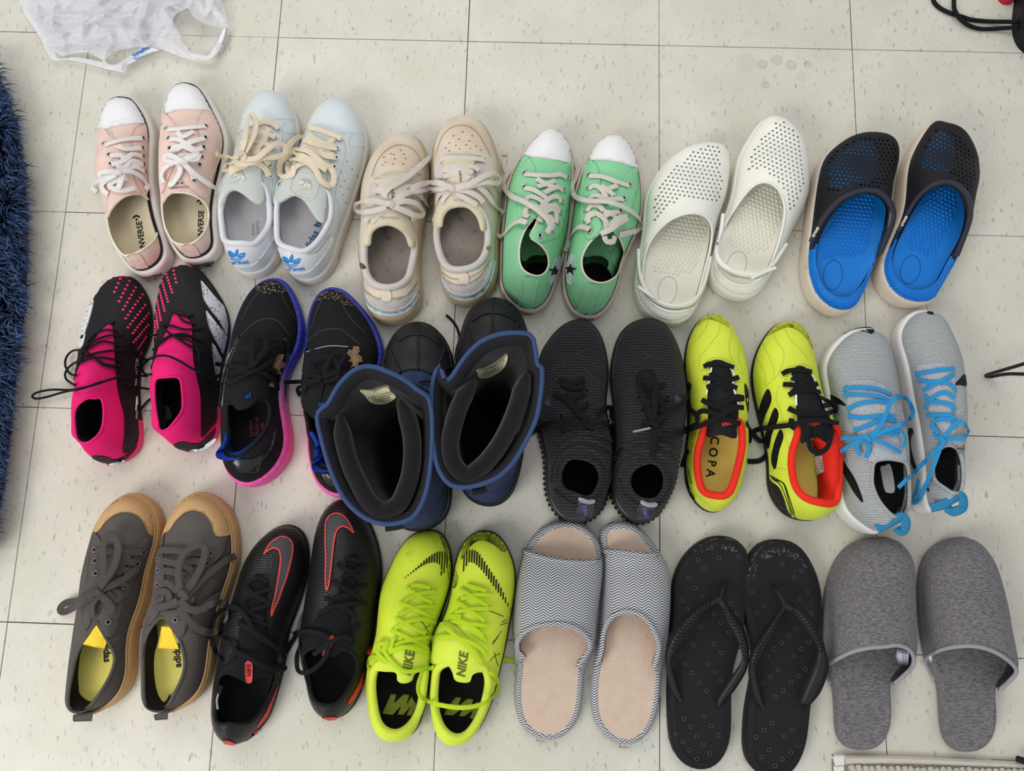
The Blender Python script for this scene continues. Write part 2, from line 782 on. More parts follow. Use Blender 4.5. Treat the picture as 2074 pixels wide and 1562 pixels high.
        o = mesh_obj(name, V, Fc, mat, parent or self.root, smooth=False, label=label)
        if dash or len(lines) > 1:
            o['kind'] = 'stuff'
        return o

    def laces(self, segs, mat, w=0.006, th=0.0016, off=0.0025, name='shoelace', extra=(), rnd=False, label=None):
        segs = [[(p[0], p[1], (p[2] if len(p) > 2 else off)) for p in self.K(sg)] for sg in segs]
        if name == 'shoelace':
            LATER.append((self, segs, mat, w, th, rnd))
            return
        for P in segs:
            V, Fc = [], []
            lace_strip(V, Fc, P, [self.dome, FLOOR] + ([self.sole_s] if self.sole_s else []), w, th, rnd)
            mesh_obj(name, V, Fc, mat, self.root, smooth=rnd, label=label)

    def eyelets(self, pts, mat, R=0.0038, r=0.0011, hole=None, name='eyelet', off=0.001):
        for p in self.K(pts):
            h = self.dome.hit(p[0], p[1])
            if not h:
                continue
            ring_obj(name, h[0] + h[1] * off, h[1], R, r, mat, self.root, hole)

    def text(self, s, x, y, hgt, ang, mat, on='insole', off=0.0006, sx=1.0, bold=0.0, name='lettering', shear=0.0, arc=0.0, cap=True):
        tm = text_mesh(s, bold)
        ca, sa = math.cos(math.radians(ang)), math.sin(math.radians(ang))
        V, Fc = tm
        xs = [v[0] for v in V]
        cx = 0.5 * (min(xs) + max(xs))
        tg = self.target(on)
        out = []
        c = self.K([(x, y)])[0]
        for vx, vy in V:
            a = (vx - cx) * sx * hgt / 0.7 + shear * vy * hgt
            b = (vy - 0.35) * hgt / 0.7 + arc * ((vx - cx) ** 2) * hgt
            u, v = self.K([(x + ca * a - sa * b, y - sa * a - ca * b)])[0]
            h = slide_hit(tg, u, v, c[0], c[1])
            out.append(h[0] + h[1] * off)
        return mesh_obj(name, out, Fc, mat, self.root, smooth=False)


TEXTC = {}


def text_mesh(s, bold=0.0):
    k = (s, bold)
    if k not in TEXTC:
        cu = bpy.data.curves.new('t', 'FONT')
        cu.body = s
        cu.size = 1.0
        cu.offset = bold
        cu.resolution_u = 3
        ob = bpy.data.objects.new('t', cu)
        COL.objects.link(ob)
        dg = bpy.context.evaluated_depsgraph_get()
        me = bpy.data.meshes.new_from_object(ob.evaluated_get(dg))
        V = [(v.co.x, v.co.y) for v in me.vertices]
        Fc = [tuple(p.vertices) for p in me.polygons]
        bpy.data.objects.remove(ob)
        bpy.data.meshes.remove(me)
        bpy.data.curves.remove(cu)
        TEXTC[k] = (V, Fc)
    return TEXTC[k]


def drape(name, Q, tg, mat, parent, off=0.0008, step=5.0, skirt=0.0012, puff=0.0, label=None):
    """Fill a traced closed loop and lay it on a surface as a thin raised piece."""
    n = len(Q)
    lo, hi = Q.min(0), Q.max(0)
    G = np.array([(x, y) for y in np.arange(lo[1], hi[1], step) for x in np.arange(lo[0], hi[0], step)]).reshape(-1, 2)
    if len(G):
        G = G[inpoly_np(G, Q)]
    if len(G):
        dd = np.min(np.linalg.norm(G[:, None] - Q[None], axis=2), axis=1)
        G = G[dd > step * 0.5]
    P = [tuple(p) for p in Q] + [tuple(g) for g in G]
    vo, oi, fo = cdt(P, [list(range(n))], lambda C: inpoly_np(C, Q))
    c = Q.mean(0)
    W, NN = [], []
    for v in vo:
        h = slide_hit(tg, v.x, v.y, c[0], c[1])
        o = off
        if puff:
            dq = np.min(np.linalg.norm(Q - np.array([v.x, v.y]), axis=1))
            o += puff * (1 - math.exp(-dq / 12.0))
        W.append(h[0] + h[1] * o)
        NN.append(h[1])
    bnd = {}
    for f in fo:
        for a, b in zip(f, f[1:] + f[:1]):
            k = (min(a, b), max(a, b))
            bnd[k] = bnd.get(k, 0) + 1
    be = [k for k, q in bnd.items() if q == 1]
    mp = {}
    F2 = list(fo)
    for a, b in be:
        for i in (a, b):
            if i not in mp:
                mp[i] = len(W)
                W.append(W[i] - NN[i] * (off + skirt if skirt < 0.003 else skirt))
        F2.append((a, b, mp[b], mp[a]))
    return mesh_obj(name, W, F2, mat, parent, label=label)


def lace_strip(V, Fc, P, srf, w, th, rnd, closed=False):
    Q = catmull(P, False, -3.5) if len(P) > 2 else resample(np.array(P, float), False, -3.5)
    pos, nor = [], []
    for u, v, o in Q:
        h = first_hit(srf, u, v)
        if h is None:
            h = (at(u, v, 0.0), Vector((0, 0, 1)), 0)
        d = ray(u, v)
        nn = h[1]
        k = o / max(0.45, -nn.dot(d))
        p = h[0] - d * k
        pos.append(np.array(p))
        nor.append(np.array(nn) + np.array([0, 0, 0.6]))
    pos, nor = np.array(pos), np.array(nor)
    depth = (pos - CN)
    rr = np.linalg.norm(depth, axis=1)
    dirs = depth / rr[:, None]
    for _ in range(5):
        if len(rr) > 2:
            r2 = rr.copy()
            r2[1:-1] = (rr[:-2] + 2 * rr[1:-1] + rr[2:]) / 4
            rr = np.minimum(rr, r2) * 0.5 + r2 * 0.5
            nor[1:-1] = (nor[:-2] + 2 * nor[1:-1] + nor[2:]) / 4
    pos = CN + dirs * rr[:, None]
    n = len(pos)
    m = 6
    st = len(V)
    for i in range(n):
        t = pos[min(i + 1, n - 1)] - pos[max(i - 1, 0)]
        t /= np.linalg.norm(t) + 1e-9
        s = np.cross(t, nor[i])
        s /= np.linalg.norm(s) + 1e-9
        up = np.cross(s, t)
        for k in range(m):
            a = 2 * math.pi * (k + 0.0) / m
            if rnd:
                V.append(pos[i] + s * math.cos(a) * w / 2 + up * math.sin(a) * w / 2)
            else:
                cx = math.copysign(abs(math.cos(a)) ** 0.6, math.cos(a))
                V.append(pos[i] + s * cx * w / 2 + up * math.sin(a) * th / 2)
    for i in range(n - 1):
        for k in range(m):
            l = (k + 1) % m
            Fc.append((st + i * m + k, st + i * m + l, st + (i + 1) * m + l, st + (i + 1) * m + k))
    Fc.append(tuple(st + k for k in range(m))[::-1])
    Fc.append(tuple(st + (n - 1) * m + k for k in range(m)))


def ring_obj(name, c, nrm, R, r, mat, parent, hole=None):
    z = Vector(nrm).normalized()
    x = z.orthogonal().normalized()
    y = z.cross(x)
    V, Fc = [], []
    a, b = 14, 6
    for i in range(a):
        t = 2 * math.pi * i / a
        d = x * math.cos(t) + y * math.sin(t)
        for k in range(b):
            f = 2 * math.pi * k / b
            V.append(np.array(c + d * (R + r * math.cos(f)) + z * r * math.sin(f)))
    for i in range(a):
        j = (i + 1) % a
        for k in range(b):
            l = (k + 1) % b
            Fc.append((i * b + k, j * b + k, j * b + l, i * b + l))
    mi = [0] * len(Fc)
    mats = [mat]
    if hole is not None:
        st = len(V)
        for i in range(a):
            t = 2 * math.pi * i / a
            V.append(np.array(c + (x * math.cos(t) + y * math.sin(t)) * R))
        Fc.append(tuple(range(st, st + a)))
        mi.append(1)
        mats = [mat, hole]
    return mesh_obj(name, V, Fc, mats, parent, mi=mi)


def tube_obj(name, pts, r, mat, parent=None, m=10, label=None, flat=1.0, taper=0):
    """Round (or flattened) rod along 3-D points with rounded ends."""
    P = catmull([tuple(p) for p in pts], False, max(8, len(pts) * 8)) if len(pts) > 2 else np.array(pts, float)
    # resample in 3-D
    n = len(P)
    V, Fc = [], []
    rr = [r * (min(1.0, 0.15 + (min(i, n - 1 - i) / taper) ** .6) if taper else 1.0) for i in range(n)]
    for i in range(n):
        t = P[min(i + 1, n - 1)] - P[max(i - 1, 0)]
        t /= np.linalg.norm(t) + 1e-9
        up = np.array([0, 0, 1.0])
        if abs(t[2]) > 0.95:
            up = np.array([1.0, 0, 0])
        s = np.cross(t, up)
        s /= np.linalg.norm(s)
        u = np.cross(s, t)
        for k in range(m):
            a = 2 * math.pi * k / m
            V.append(P[i] + s * math.cos(a) * rr[i] + u * math.sin(a) * rr[i] * flat)
    for i in range(n - 1):
        for k in range(m):
            l = (k + 1) % m
            Fc.append((i * m + k, i * m + l, (i + 1) * m + l, (i + 1) * m + k))
    Fc.append(tuple(range(m))[::-1])
    Fc.append(tuple((n - 1) * m + k for k in range(m)))
    return mesh_obj(name, V, Fc, mat, parent, label=label)


def in_region(K_, poly, step, jitter=0.0, rot=0.0, stag=True):
    """Lattice of picture points inside a traced region."""
    P = catmull([p[:2] for p in K_(poly)], True, 60)
    c = P.mean(0)
    R = np.max(np.linalg.norm(P - c, axis=1))
    out = []
    ca, sa = math.cos(rot), math.sin(rot)
    k = int(R / step) + 1
    for j in range(-k, k + 1):
        for i in range(-k, k + 1):
            x = (i + (0.5 if stag and j % 2 else 0)) * step
            y = j * step * (0.87 if stag else 1)
            q = (c[0] + ca * x - sa * y + random.uniform(-jitter, jitter), c[1] + sa * x + ca * y + random.uniform(-jitter, jitter))
            if inpoly(q, P):
                out.append(q)
    return out


def loft2(name, A, B, mat, parent, th=0.002, n=40, label=None):
    """Strip between two traced edges whose points carry their own height (u, v, z); th is its thickness."""
    a = catmull(A, False, n)
    b = catmull(B, False, n)
    PA = np.array([at(*p) for p in a])
    PB = np.array([at(*p) for p in b])
    V, Fc = [], []
    for i in range(n):
        t = PA[min(i + 1, n - 1)] - PA[max(i - 1, 0)]
        nn = np.cross(t, PB[i] - PA[i])
        nn /= np.linalg.norm(nn) + 1e-9
        if nn[2] < 0:
            nn = -nn
        m = (PA[i] + PB[i]) / 2
        V += [PA[i] + nn * 0, m * 1.0 + nn * th * 0.5, PB[i], m - nn * th]
        V[-3] = m + nn * th * 0.5
    for i in range(n - 1):
        for k in range(4):
            l = (k + 1) % 4
            Fc.append((i * 4 + k, i * 4 + l, i * 4 + 4 + l, i * 4 + 4 + k))
    Fc.append((0, 1, 2, 3))
    Fc.append((n * 4 - 1, n * 4 - 2, n * 4 - 3, n * 4 - 4))
    return mesh_obj(name, V, Fc, mat, parent, label=label)


def surf_of(o, parent):
    b = Vector(parent['base'])
    return Surf([v.co + b for v in o.data.vertices], [tuple(p.vertices) for p in o.data.polygons])


def lugs(s, mat, r=0.0034, step=0.0075, smax=0.5, zf=0.35, name='tread_lugs'):
    """Row of rounded tread lugs standing out round the heel end of a sole."""
    q = resample(s.O, True, max(8, int(np.sum(np.linalg.norm(np.diff(np.vstack([s.O, s.O[:1]]), axis=0), axis=1)) / step)))
    V, Fc = [], []
    for p in q:
        sv = s.S(p)
        if sv > smax:
            continue
        z0 = float(s.zs(sv)) * zf
        st = len(V)
        for k in range(1, 5):
            th = math.pi * k / 5
            for i in range(8):
                a = math.pi * i / 4
                V.append((p[0] + r * math.sin(th) * math.cos(a), p[1] + r * math.sin(th) * math.sin(a), z0 + r * 1.6 * math.cos(th)))
        for k in range(3):
            for i in range(8):
                j = (i + 1) % 8
                Fc.append((st + k * 8 + i, st + k * 8 + j, st + k * 8 + 8 + j, st + k * 8 + 8 + i))
        Fc.append(tuple(st + i for i in range(8)))
        Fc.append(tuple(st + 24 + i for i in range(8)))
    o = mesh_obj(name, V, Fc, mat, s.root)
    o['kind'] = 'stuff'
    return o


def hole_loops(s, region, step, r, rot=0.0, m=6, jit=0.0):
    out = []
    for u, v in in_region(s.K, region, step, jit, rot):
        h = s.dome.hit(u, v)
        if not h or h[1].z < 0.55:
            continue
        c = h[0]
        lp = []
        for i in range(m):
            a = 2 * math.pi * i / m
            x, y = c.x + r * math.cos(a), c.y + r * math.sin(a)
            lp.append((x, y, s.dome.down(x, y)))
        out.append(lp)
    return out


def nubs(name, s, pts, r, hgt, mat, on='insole'):
    """Small raised bumps moulded on a surface, joined (nobody would count them)."""
    V, Fc = [], []
    tg = s.target(on)
    for u, v in pts:
        h = tg.hit(u, v)
        if not h:
            continue
        z = h[1]
        x = z.orthogonal().normalized()
        y = z.cross(x)
        st = len(V)
        for rr, zz in ((1.0, -0.0003), (0.8, hgt * 0.6), (0.4, hgt * 0.95)):
            for i in range(8):
                a = math.pi * i / 4
                V.append(np.array(h[0] + (x * math.cos(a) + y * math.sin(a)) * r * rr + z * zz))
        V.append(np.array(h[0] + z * hgt))
        for k in (0, 1):
            for i in range(8):
                j = (i + 1) % 8
                Fc.append((st + k * 8 + i, st + k * 8 + j, st + k * 8 + 8 + j, st + k * 8 + 8 + i))
        for i in range(8):
            Fc.append((st + 16 + i, st + 16 + (i + 1) % 8, st + 24))
    o = mesh_obj(name, V, Fc, mat, s.root)
    o['kind'] = 'stuff'
    return o


def zc(pts, z):
    """Give traced points a common height, or heights interpolated along a list."""
    n = len(pts)
    if isinstance(z, (int, float)):
        return [(p[0], p[1], z) for p in pts]
    zz = np.interp(np.linspace(0, 1, n), np.linspace(0, 1, len(z)), z)
    return [(p[0], p[1], float(q)) for p, q in zip(pts, zz)]


def star(cx, cy, R, rot=0.0):
    out = []
    for i in range(10):
        a = rot + math.pi * i / 5 - math.pi / 2
        r = R if i % 2 == 0 else R * 0.42
        out.append((cx + r * math.cos(a), cy + r * math.sin(a)))
    return out


def ellipse(cx, cy, a, b, rot=0.0, n=16):
    return [(cx + a * math.cos(t) * math.cos(rot) - b * math.sin(t) * math.sin(rot), cy + a * math.cos(t) * math.sin(rot) + b * math.sin(t) * math.cos(rot)) for t in [2 * math.pi * i / n for i in range(n)]]


def hatch(s, poly, ang, step, w, mat, off, name='hatching'):
    """Parallel printed bars inside a traced outline."""
    P = catmull([p[:2] for p in poly], True, 80)
    ca, sa = math.cos(ang), math.sin(ang)
    R = P @ np.array([[ca, sa], [-sa, ca]]).T      # rotate so that bars run along local y
    lines = []
    for x in np.arange(R[:, 0].min() + step * .5, R[:, 0].max(), step):
        ys = []
        for i in range(len(R)):
            a, b = R[i - 1], R[i]
            if (a[0] - x) * (b[0] - x) < 0:
                ys.append(a[1] + (b[1] - a[1]) * (x - a[0]) / (b[0] - a[0]))
        ys.sort()
        for y0, y1 in zip(ys[::2], ys[1::2]):
            if y1 - y0 > 3:
                lines.append([(ca * x - sa * y0, sa * x + ca * y0), (ca * x - sa * y1, sa * x + ca * y1)])
    return s.stroke(name, lines, mat, w, off)

# ---------------------------------------------------------------- floor of square vinyl tiles
def floor_material():
    m = bpy.data.materials.new('vinyl_tile')
    m.use_nodes = True
    nt = m.node_tree
    N, L = nt.nodes, nt.links
    bs = N['Principled BSDF']
    bs.inputs['Roughness'].default_value = 0.34
    bs.inputs['Specular IOR Level'].default_value = 0.35
    geo = N.new('ShaderNodeNewGeometry')
    oi = N.new('ShaderNodeObjectInfo')

    def mix(fac, a, b):
        mx = N.new('ShaderNodeMix')
        mx.data_type = 'RGBA'
        for s, x in ((mx.inputs[0], fac), (mx.inputs[6], a), (mx.inputs[7], b)):
            if hasattr(x, 'links'):
                L.new(x, s)
            else:
                s.default_value = x
        return mx.outputs[2]

    def rng(x, a, b, c=0.0, d=1.0):
        r = N.new('ShaderNodeMapRange')
        r.inputs[1].default_value, r.inputs[2].default_value = a, b
        r.inputs[3].default_value, r.inputs[4].default_value = c, d
        L.new(x, r.inputs[0])
        return r.outputs[0]

    def math_(op, a, b=0.0):
        q = N.new('ShaderNodeMath')
        q.operation = op
        for s, x in ((q.inputs[0], a), (q.inputs[1], b)):
            if hasattr(x, 'links'):
                L.new(x, s)
            else:
                s.default_value = x
        return q.outputs[0]

    def noise(sc, det=4, rot=None, scl=None, src=None):
        n_ = N.new('ShaderNodeTexNoise')
        n_.inputs['Scale'].default_value = sc
        n_.inputs['Detail'].default_value = det
        v = src or geo.outputs['Position']
        if scl:
            mp = N.new('ShaderNodeMapping')
            mp.inputs['Scale'].default_value = scl
            mp.inputs['Rotation'].default_value = (0, 0, rot or 0)
            L.new(v, mp.inputs['Vector'])
            v = mp.outputs['Vector']
        L.new(v, n_.inputs['Vector'])
        return n_.outputs['Fac']

    base = mix(rng(noise(9, 5), 0.35, 0.65), srgb('d0ccbd'), srgb('d9d5c9'))
    base = mix(rng(noise(45, 4), 0.45, 0.75, 0, 0.35), base, srgb('c7c6b8'))
    base = mix(math_('MULTIPLY', oi.outputs['Random'], 0.10), base, srgb('c2c0b0'))

    def flecks(scale, rot, stretch, keep, size, color, seed, alpha):
        nz = N.new('ShaderNodeTexNoise')
        nz.inputs['Scale'].default_value = 60
        nz.inputs['Detail'].default_value = 2
        L.new(geo.outputs['Position'], nz.inputs['Vector'])
        va = N.new('ShaderNodeVectorMath')
        va.operation = 'MULTIPLY_ADD'
        L.new(nz.outputs['Color'], va.inputs[0])
        va.inputs[1].default_value = (0.012, 0.012, 0)
        L.new(geo.outputs['Position'], va.inputs[2])
        mp = N.new('ShaderNodeMapping')
        mp.inputs['Location'].default_value = (seed, seed * 1.7, 0)
        mp.inputs['Rotation'].default_value = (0, 0, rot)
        mp.inputs['Scale'].default_value = (scale, scale / stretch, 1)
        L.new(va.outputs[0], mp.inputs['Vector'])
        vo = N.new('ShaderNodeTexVoronoi')
        vo.voronoi_dimensions = '2D'
        vo.inputs['Scale'].default_value = 1.0
        L.new(mp.outputs['Vector'], vo.inputs['Vector'])
        sp = N.new('ShaderNodeSeparateColor')
        L.new(vo.outputs['Color'], sp.inputs[0])
        on = math_('LESS_THAN', sp.outputs[0], keep)
        sz = rng(sp.outputs[1], 0, 1, size * 0.5, size * 1.25)
        d = math_('SUBTRACT', sz, vo.outputs['Distance'])
        f = math_('MULTIPLY', rng(d, 0.0, size * 0.35), on)
        return math_('MULTIPLY', f, rng(sp.outputs[2], 0, 1, alpha * 0.35, alpha)), color

    for args in ((78, 0.5, 2.8, 0.34, 0.115, '8f938a', 3.1, 0.62), (70, -0.7, 3.2, 0.34, 0.10, '8d9087', 11.7, 0.6), (84, 1.9, 3.4, 0.30, 0.10, '94958b', 19.3, 0.55),
                 (56, 1.5, 2.0, 0.20, 0.12, '8fb3a4', 23.0, 0.62), (60, 0.1, 1.7, 0.18, 0.12, '86ab9c', 41.0, 0.62), (64, -0.9, 2.4, 0.16, 0.10, '8aae9f', 47.0, 0.55),
                 (110, 1.1, 3.6, 0.36, 0.11, '9a9a8e', 57.0, 0.5), (130, -0.2, 1.5, 0.10, 0.10, '5d5d55', 71.0, 0.65), (60, 2.6, 5.0, 0.12, 0.07, '77786e', 83.0, 0.6)):
        f, c = flecks(*args)
        base = mix(f, base, srgb(c))
    # dried water rings near the top of the floor and a scuffed ring
    px = N.new('ShaderNodeSeparateXYZ')
    L.new(geo.outputs['Position'], px.inputs[0])
    for (u, v, r, a) in STAINS:
        p = at(u, v, 0)
        dx = math_('SUBTRACT', px.outputs[0], p.x)
        dy = math_('SUBTRACT', px.outputs[1], p.y)
        dn = math_('MULTIPLY_ADD', noise(160, 2), r * 0.7)
        N[-1].inputs[2].default_value = -r * 0.35
        d = math_('ADD', math_('SQRT', math_('ADD', math_('MULTIPLY', dx, dx), math_('MULTIPLY', dy, dy))), dn)
        inside = rng(d, r, r * 0.9, 0, 0.28 * a)
        edge = rng(math_('ABSOLUTE', math_('SUBTRACT', d, r * 0.95)), 0.0011, 0.0002, 0, 0.55 * a)
        base = mix(math_('MAXIMUM', inside, edge), base, srgb('a3957b'))
    L.new(base, bs.inputs['Base Color'])
    bp = N.new('ShaderNodeBump')
    bp.inputs['Strength'].default_value = 0.12
    bp.inputs['Distance'].default_value = 0.002
    L.new(noise(26, 3), bp.inputs['Height'])
    L.new(bp.outputs['Normal'], bs.inputs['Normal'])
    L.new(rng(noise(14, 4), 0.3, 0.7, 0.28, 0.44), bs.inputs['Roughness'])
    return m


STAINS = [(1544, 130, 0.0075, 1.0), (1573, 122, 0.0085, 1.0), (1602, 132, 0.0085, 0.9), (1636, 130, 0.006, 1.0), (1550, 172, 0.006, 1.0),
          (1512, 128, 0.016, 0.35), (1622, 155, 0.008, 0.4), (1455, 278, 0.013, 0.55)]
TILE_M = floor_material()
GAP_M = M('tile_joint_dirt', '3a352d', 0.9)
floor = mesh_obj('floor', [(-1.2, -2.2, -0.012), (2.6, -2.2, -0.012), (2.6, 0.95, -0.012), (-1.2, 0.95, -0.012),
                           (-1.2, -2.2, -0.0016), (2.6, -2.2, -0.0016), (2.6, 0.95, -0.0016), (-1.2, 0.95, -0.0016)],
                 [(3, 2, 1, 0), (4, 5, 6, 7), (0, 1, 5, 4), (1, 2, 6, 5), (2, 3, 7, 6), (3, 0, 4, 7)], GAP_M, smooth=False)
floor['kind'] = 'structure'
TS = 0.3048


def tile_mesh():
    g, b = 0.0005, 0.0005
    V, Fc = [], []
    for d, z in ((g, -0.003), (g, -b), (g + b, 0.0)):
        V += [(d, d, z), (TS - d, d, z), (TS - d, TS - d, z), (d, TS - d, z)]
    for k in (0, 4):
        for i in range(4):
            j = (i + 1) % 4
            Fc.append((k + i, k + j, k + 4 + j, k + 4 + i))
    Fc.append((8, 9, 10, 11))
    return V, Fc


tv, tf = tile_mesh()
t0 = None
for i in range(-3, 8):
    for j in range(-6, 3):
        if t0 is None:
            t0 = mesh_obj('tile', tv, tf, TILE_M, None, smooth=False)
            t = t0
        else:
            t = t0.copy()
            COL.objects.link(t)
        t.parent = floor
        t.location = (i * TS + random.uniform(-.0002, .0002), j * TS + random.uniform(-.0002, .0002), random.uniform(-.0001, .0001))

# ================================================================ common materials
BLACKR = M('black_rubber', '232326', 0.55, bump=0.15, bscale=500)
DARKIN = M('black_lining', '19191c', 0.95, sheen=0.15)
STEEL = M('nickel_ring', 'c9c9c6', 0.28, spec=0.8)
STEEL.node_tree.nodes['Principled BSDF'].inputs['Metallic'].default_value = 0.85
HOLE = M('dark_hole', '17171a', 0.9)
PRINTK = M('black_print', '1b1b1d', 0.6)
PRINTW = M('white_print', 'e8e8ea', 0.6)
LOW = [(0, .072), (.14, .074), (.3, .066), (.45, .076), (.58, .078), (.72, .059), (.85, .045), (1, .038)]

# ================================================================ pale pink canvas sneakers
k = K(180, 150, .27523)
PINK = M('pink_canvas', 'ebcdc0', 0.9, var=0.08, bump=0.25, bscale=700)
PINKIN = M('pink_lining', 'cfc2a4', 0.95)
FOX = M('white_rubber_foxing', 'e3ddd6', 0.6, var=0.06, bump=0.2, bscale=400)
TOEW = M('white_rubber_toe', 'edecec', 0.4, var=0.03, vscale=25)
PIN = M('black_pinstripe', '26222a', 0.6)
LACEW = M('white_lace', 'ebe7e4', 0.9, bump=0.4, bscale=900)
LACEG = M('worn_white_lace', 'd8d0c6', 0.9, var=0.08, bump=0.4, bscale=900)
INBEIGE = M('beige_insole', 'c9bd9f', 0.9, var=0.05)
HEM = M('cream_binding', 'eadfcb', 0.9)
STITCH = M('pale_stitch', 'd9b9a8', 0.9)


def canvas_low(side, outline, opening, tongue, cap, stays, eye, lace, txt, seam, stit):
    s = Shoe('canvas_sneaker', k, outline, 'low pale pink canvas sneaker with white toe cap, %s one of its pair' % side, 'shoe',
             'pale pink canvas sneakers', LOW, zs=0.027, zf=0.03, s1=0.82, inset=0.008)
    s.sole(FOX)
    s.band('pinstripe', PIN, -0.0090, 0.93, 1.15, 0.003)
    rim = s.rim(opening)
    s.upper(PINK, rim, PINKIN, 0.002)
    s.collar(rim, HEM, 0.0016)
    s.insole(INBEIGE)
    s.patch('tongue', tongue, PINK, 0.0010, puff=0.001)
    for st in stays:
        s.patch('eyestay', st, PINK, 0.0018, puff=0.0008)
    s.patch('toe_cap', cap, TOEW, 0.0012, puff=0.0012)
    s.eyelets(eye, STEEL, 0.0028, 0.0009, HOLE, off=0.0032)
    s.laces(lace, LACEW, 0.0075, 0.0018, 0.0045)
    s.stroke('stitching', stit, STITCH, 0.0008, 0.0014, dash=1, gap=1)
    s.patch('heel_strip', seam, PINK, 0.0012)
    for t in txt:
        s.text(*t[:5], PRINTK, **t[5])
    return s


canvas_low('left', [(235, 158), (300, 166), (370, 200), (425, 265), (470, 330), (503, 400), (525, 480), (528, 560), (522, 650), (522, 780), (530, 900), (548, 1020), (575, 1130), (605, 1220), (628, 1310), (628, 1370), (600, 1430), (545, 1480), (480, 1508), (420, 1512), (365, 1490), (315, 1450), (262, 1395), (218, 1330), (180, 1270), (148, 1170), (122, 1050), (100, 940), (75, 850), (50, 760), (43, 650), (50, 540), (62, 420), (80, 320), (105, 250), (145, 195), (190, 165)],
    [(128, 1000), (140, 1130), (165, 1240), (192, 1322), (270, 1338), (360, 1310), (440, 1260), (495, 1200), (524, 1130), (517, 1050), (482, 970), (420, 905), (345, 868), (255, 865), (175, 890), (138, 940)],
    [(135, 1058), (160, 1010), (200, 960), (260, 912), (330, 890), (395, 885), (350, 800), (325, 700), (318, 580), (320, 460), (200, 480), (160, 420), (160, 520), (215, 640), (190, 760), (155, 860), (132, 960)],
    [(72, 403), (72, 325), (95, 245), (140, 190), (200, 165), (262, 168), (325, 198), (380, 252), (415, 308), (436, 358), (330, 368), (230, 385), (122, 412)],
    [[(82, 405), (125, 415), (165, 480), (215, 550), (225, 590), (205, 680), (190, 760), (165, 850), (128, 880), (100, 800), (70, 600)],
     [(425, 365), (445, 400), (460, 500), (470, 700), (450, 800), (415, 895), (375, 870), (345, 815), (318, 730), (308, 600), (312, 480), (340, 400)]],
    [(118, 522), (155, 600), (165, 665), (390, 475), (385, 545), (390, 605), (395, 665), (405, 718), (420, 835)],
    [[(118, 522), (180, 500), (280, 478), (390, 472)], [(155, 602), (220, 595), (270, 620), (330, 655), (395, 665)], [(165, 665), (230, 650), (280, 620), (320, 590), (388, 605)], [(212, 525), (260, 550), (320, 550), (385, 545)], [(200, 690), (270, 680), (300, 640), (340, 640), (395, 665)], [(215, 705), (290, 690), (350, 685), (408, 718)],
     [(205, 722, .010), (160, 715, .012), (95, 725, .012), (78, 742, .010), (120, 752, .010), (190, 735, .010)], [(215, 718, .010), (300, 715, .010), (370, 745, .008), (415, 790, .006), (432, 830, .005), (415, 848, .004)],
     [(205, 735, .010), (150, 765, .010), (90, 780, .008), (40, 800, .006), (35, 840, .004), (60, 868, .003)], [(185, 745, .008), (130, 780, .008), (95, 815, .006), (110, 860, .004), (140, 885, .003)], [(250, 730, .008), (235, 790, .008), (215, 840, .006)], [(280, 770, .006), (230, 770, .007), (150, 815, .006), (200, 850, .006), (270, 855, .004), (340, 838, .004)], [(190, 720, .013), (225, 725, .013), (240, 735, .011)]],
    [('CONVERSE', 388, 1225, 42, 98, dict(bold=.02, sx=.95)), ('\u276f', 350, 1050, 40, 98, dict(bold=.02)), ('\u2605', 352, 1072, 22, 98, {}),
     ('CONVERSE', 455, 1492, 20, 14, dict(on='sole', bold=.02, sx=1.2)), ('ALL STAR', 480, 1512, 16, 14, dict(on='sole', bold=.02, sx=1.2))],
    [(275, 1345), (360, 1318), (420, 1400), (470, 1468), (400, 1478), (340, 1468), (300, 1400)],
    [[(70, 600), (110, 580), (140, 540), (100, 440)], [(330, 400), (330, 470), (420, 400)], [(455, 420), (440, 560), (450, 700)], [(275, 1370), (330, 1385), (395, 1375), (430, 1470)], [(300, 1335), (345, 1420), (360, 1470)]])
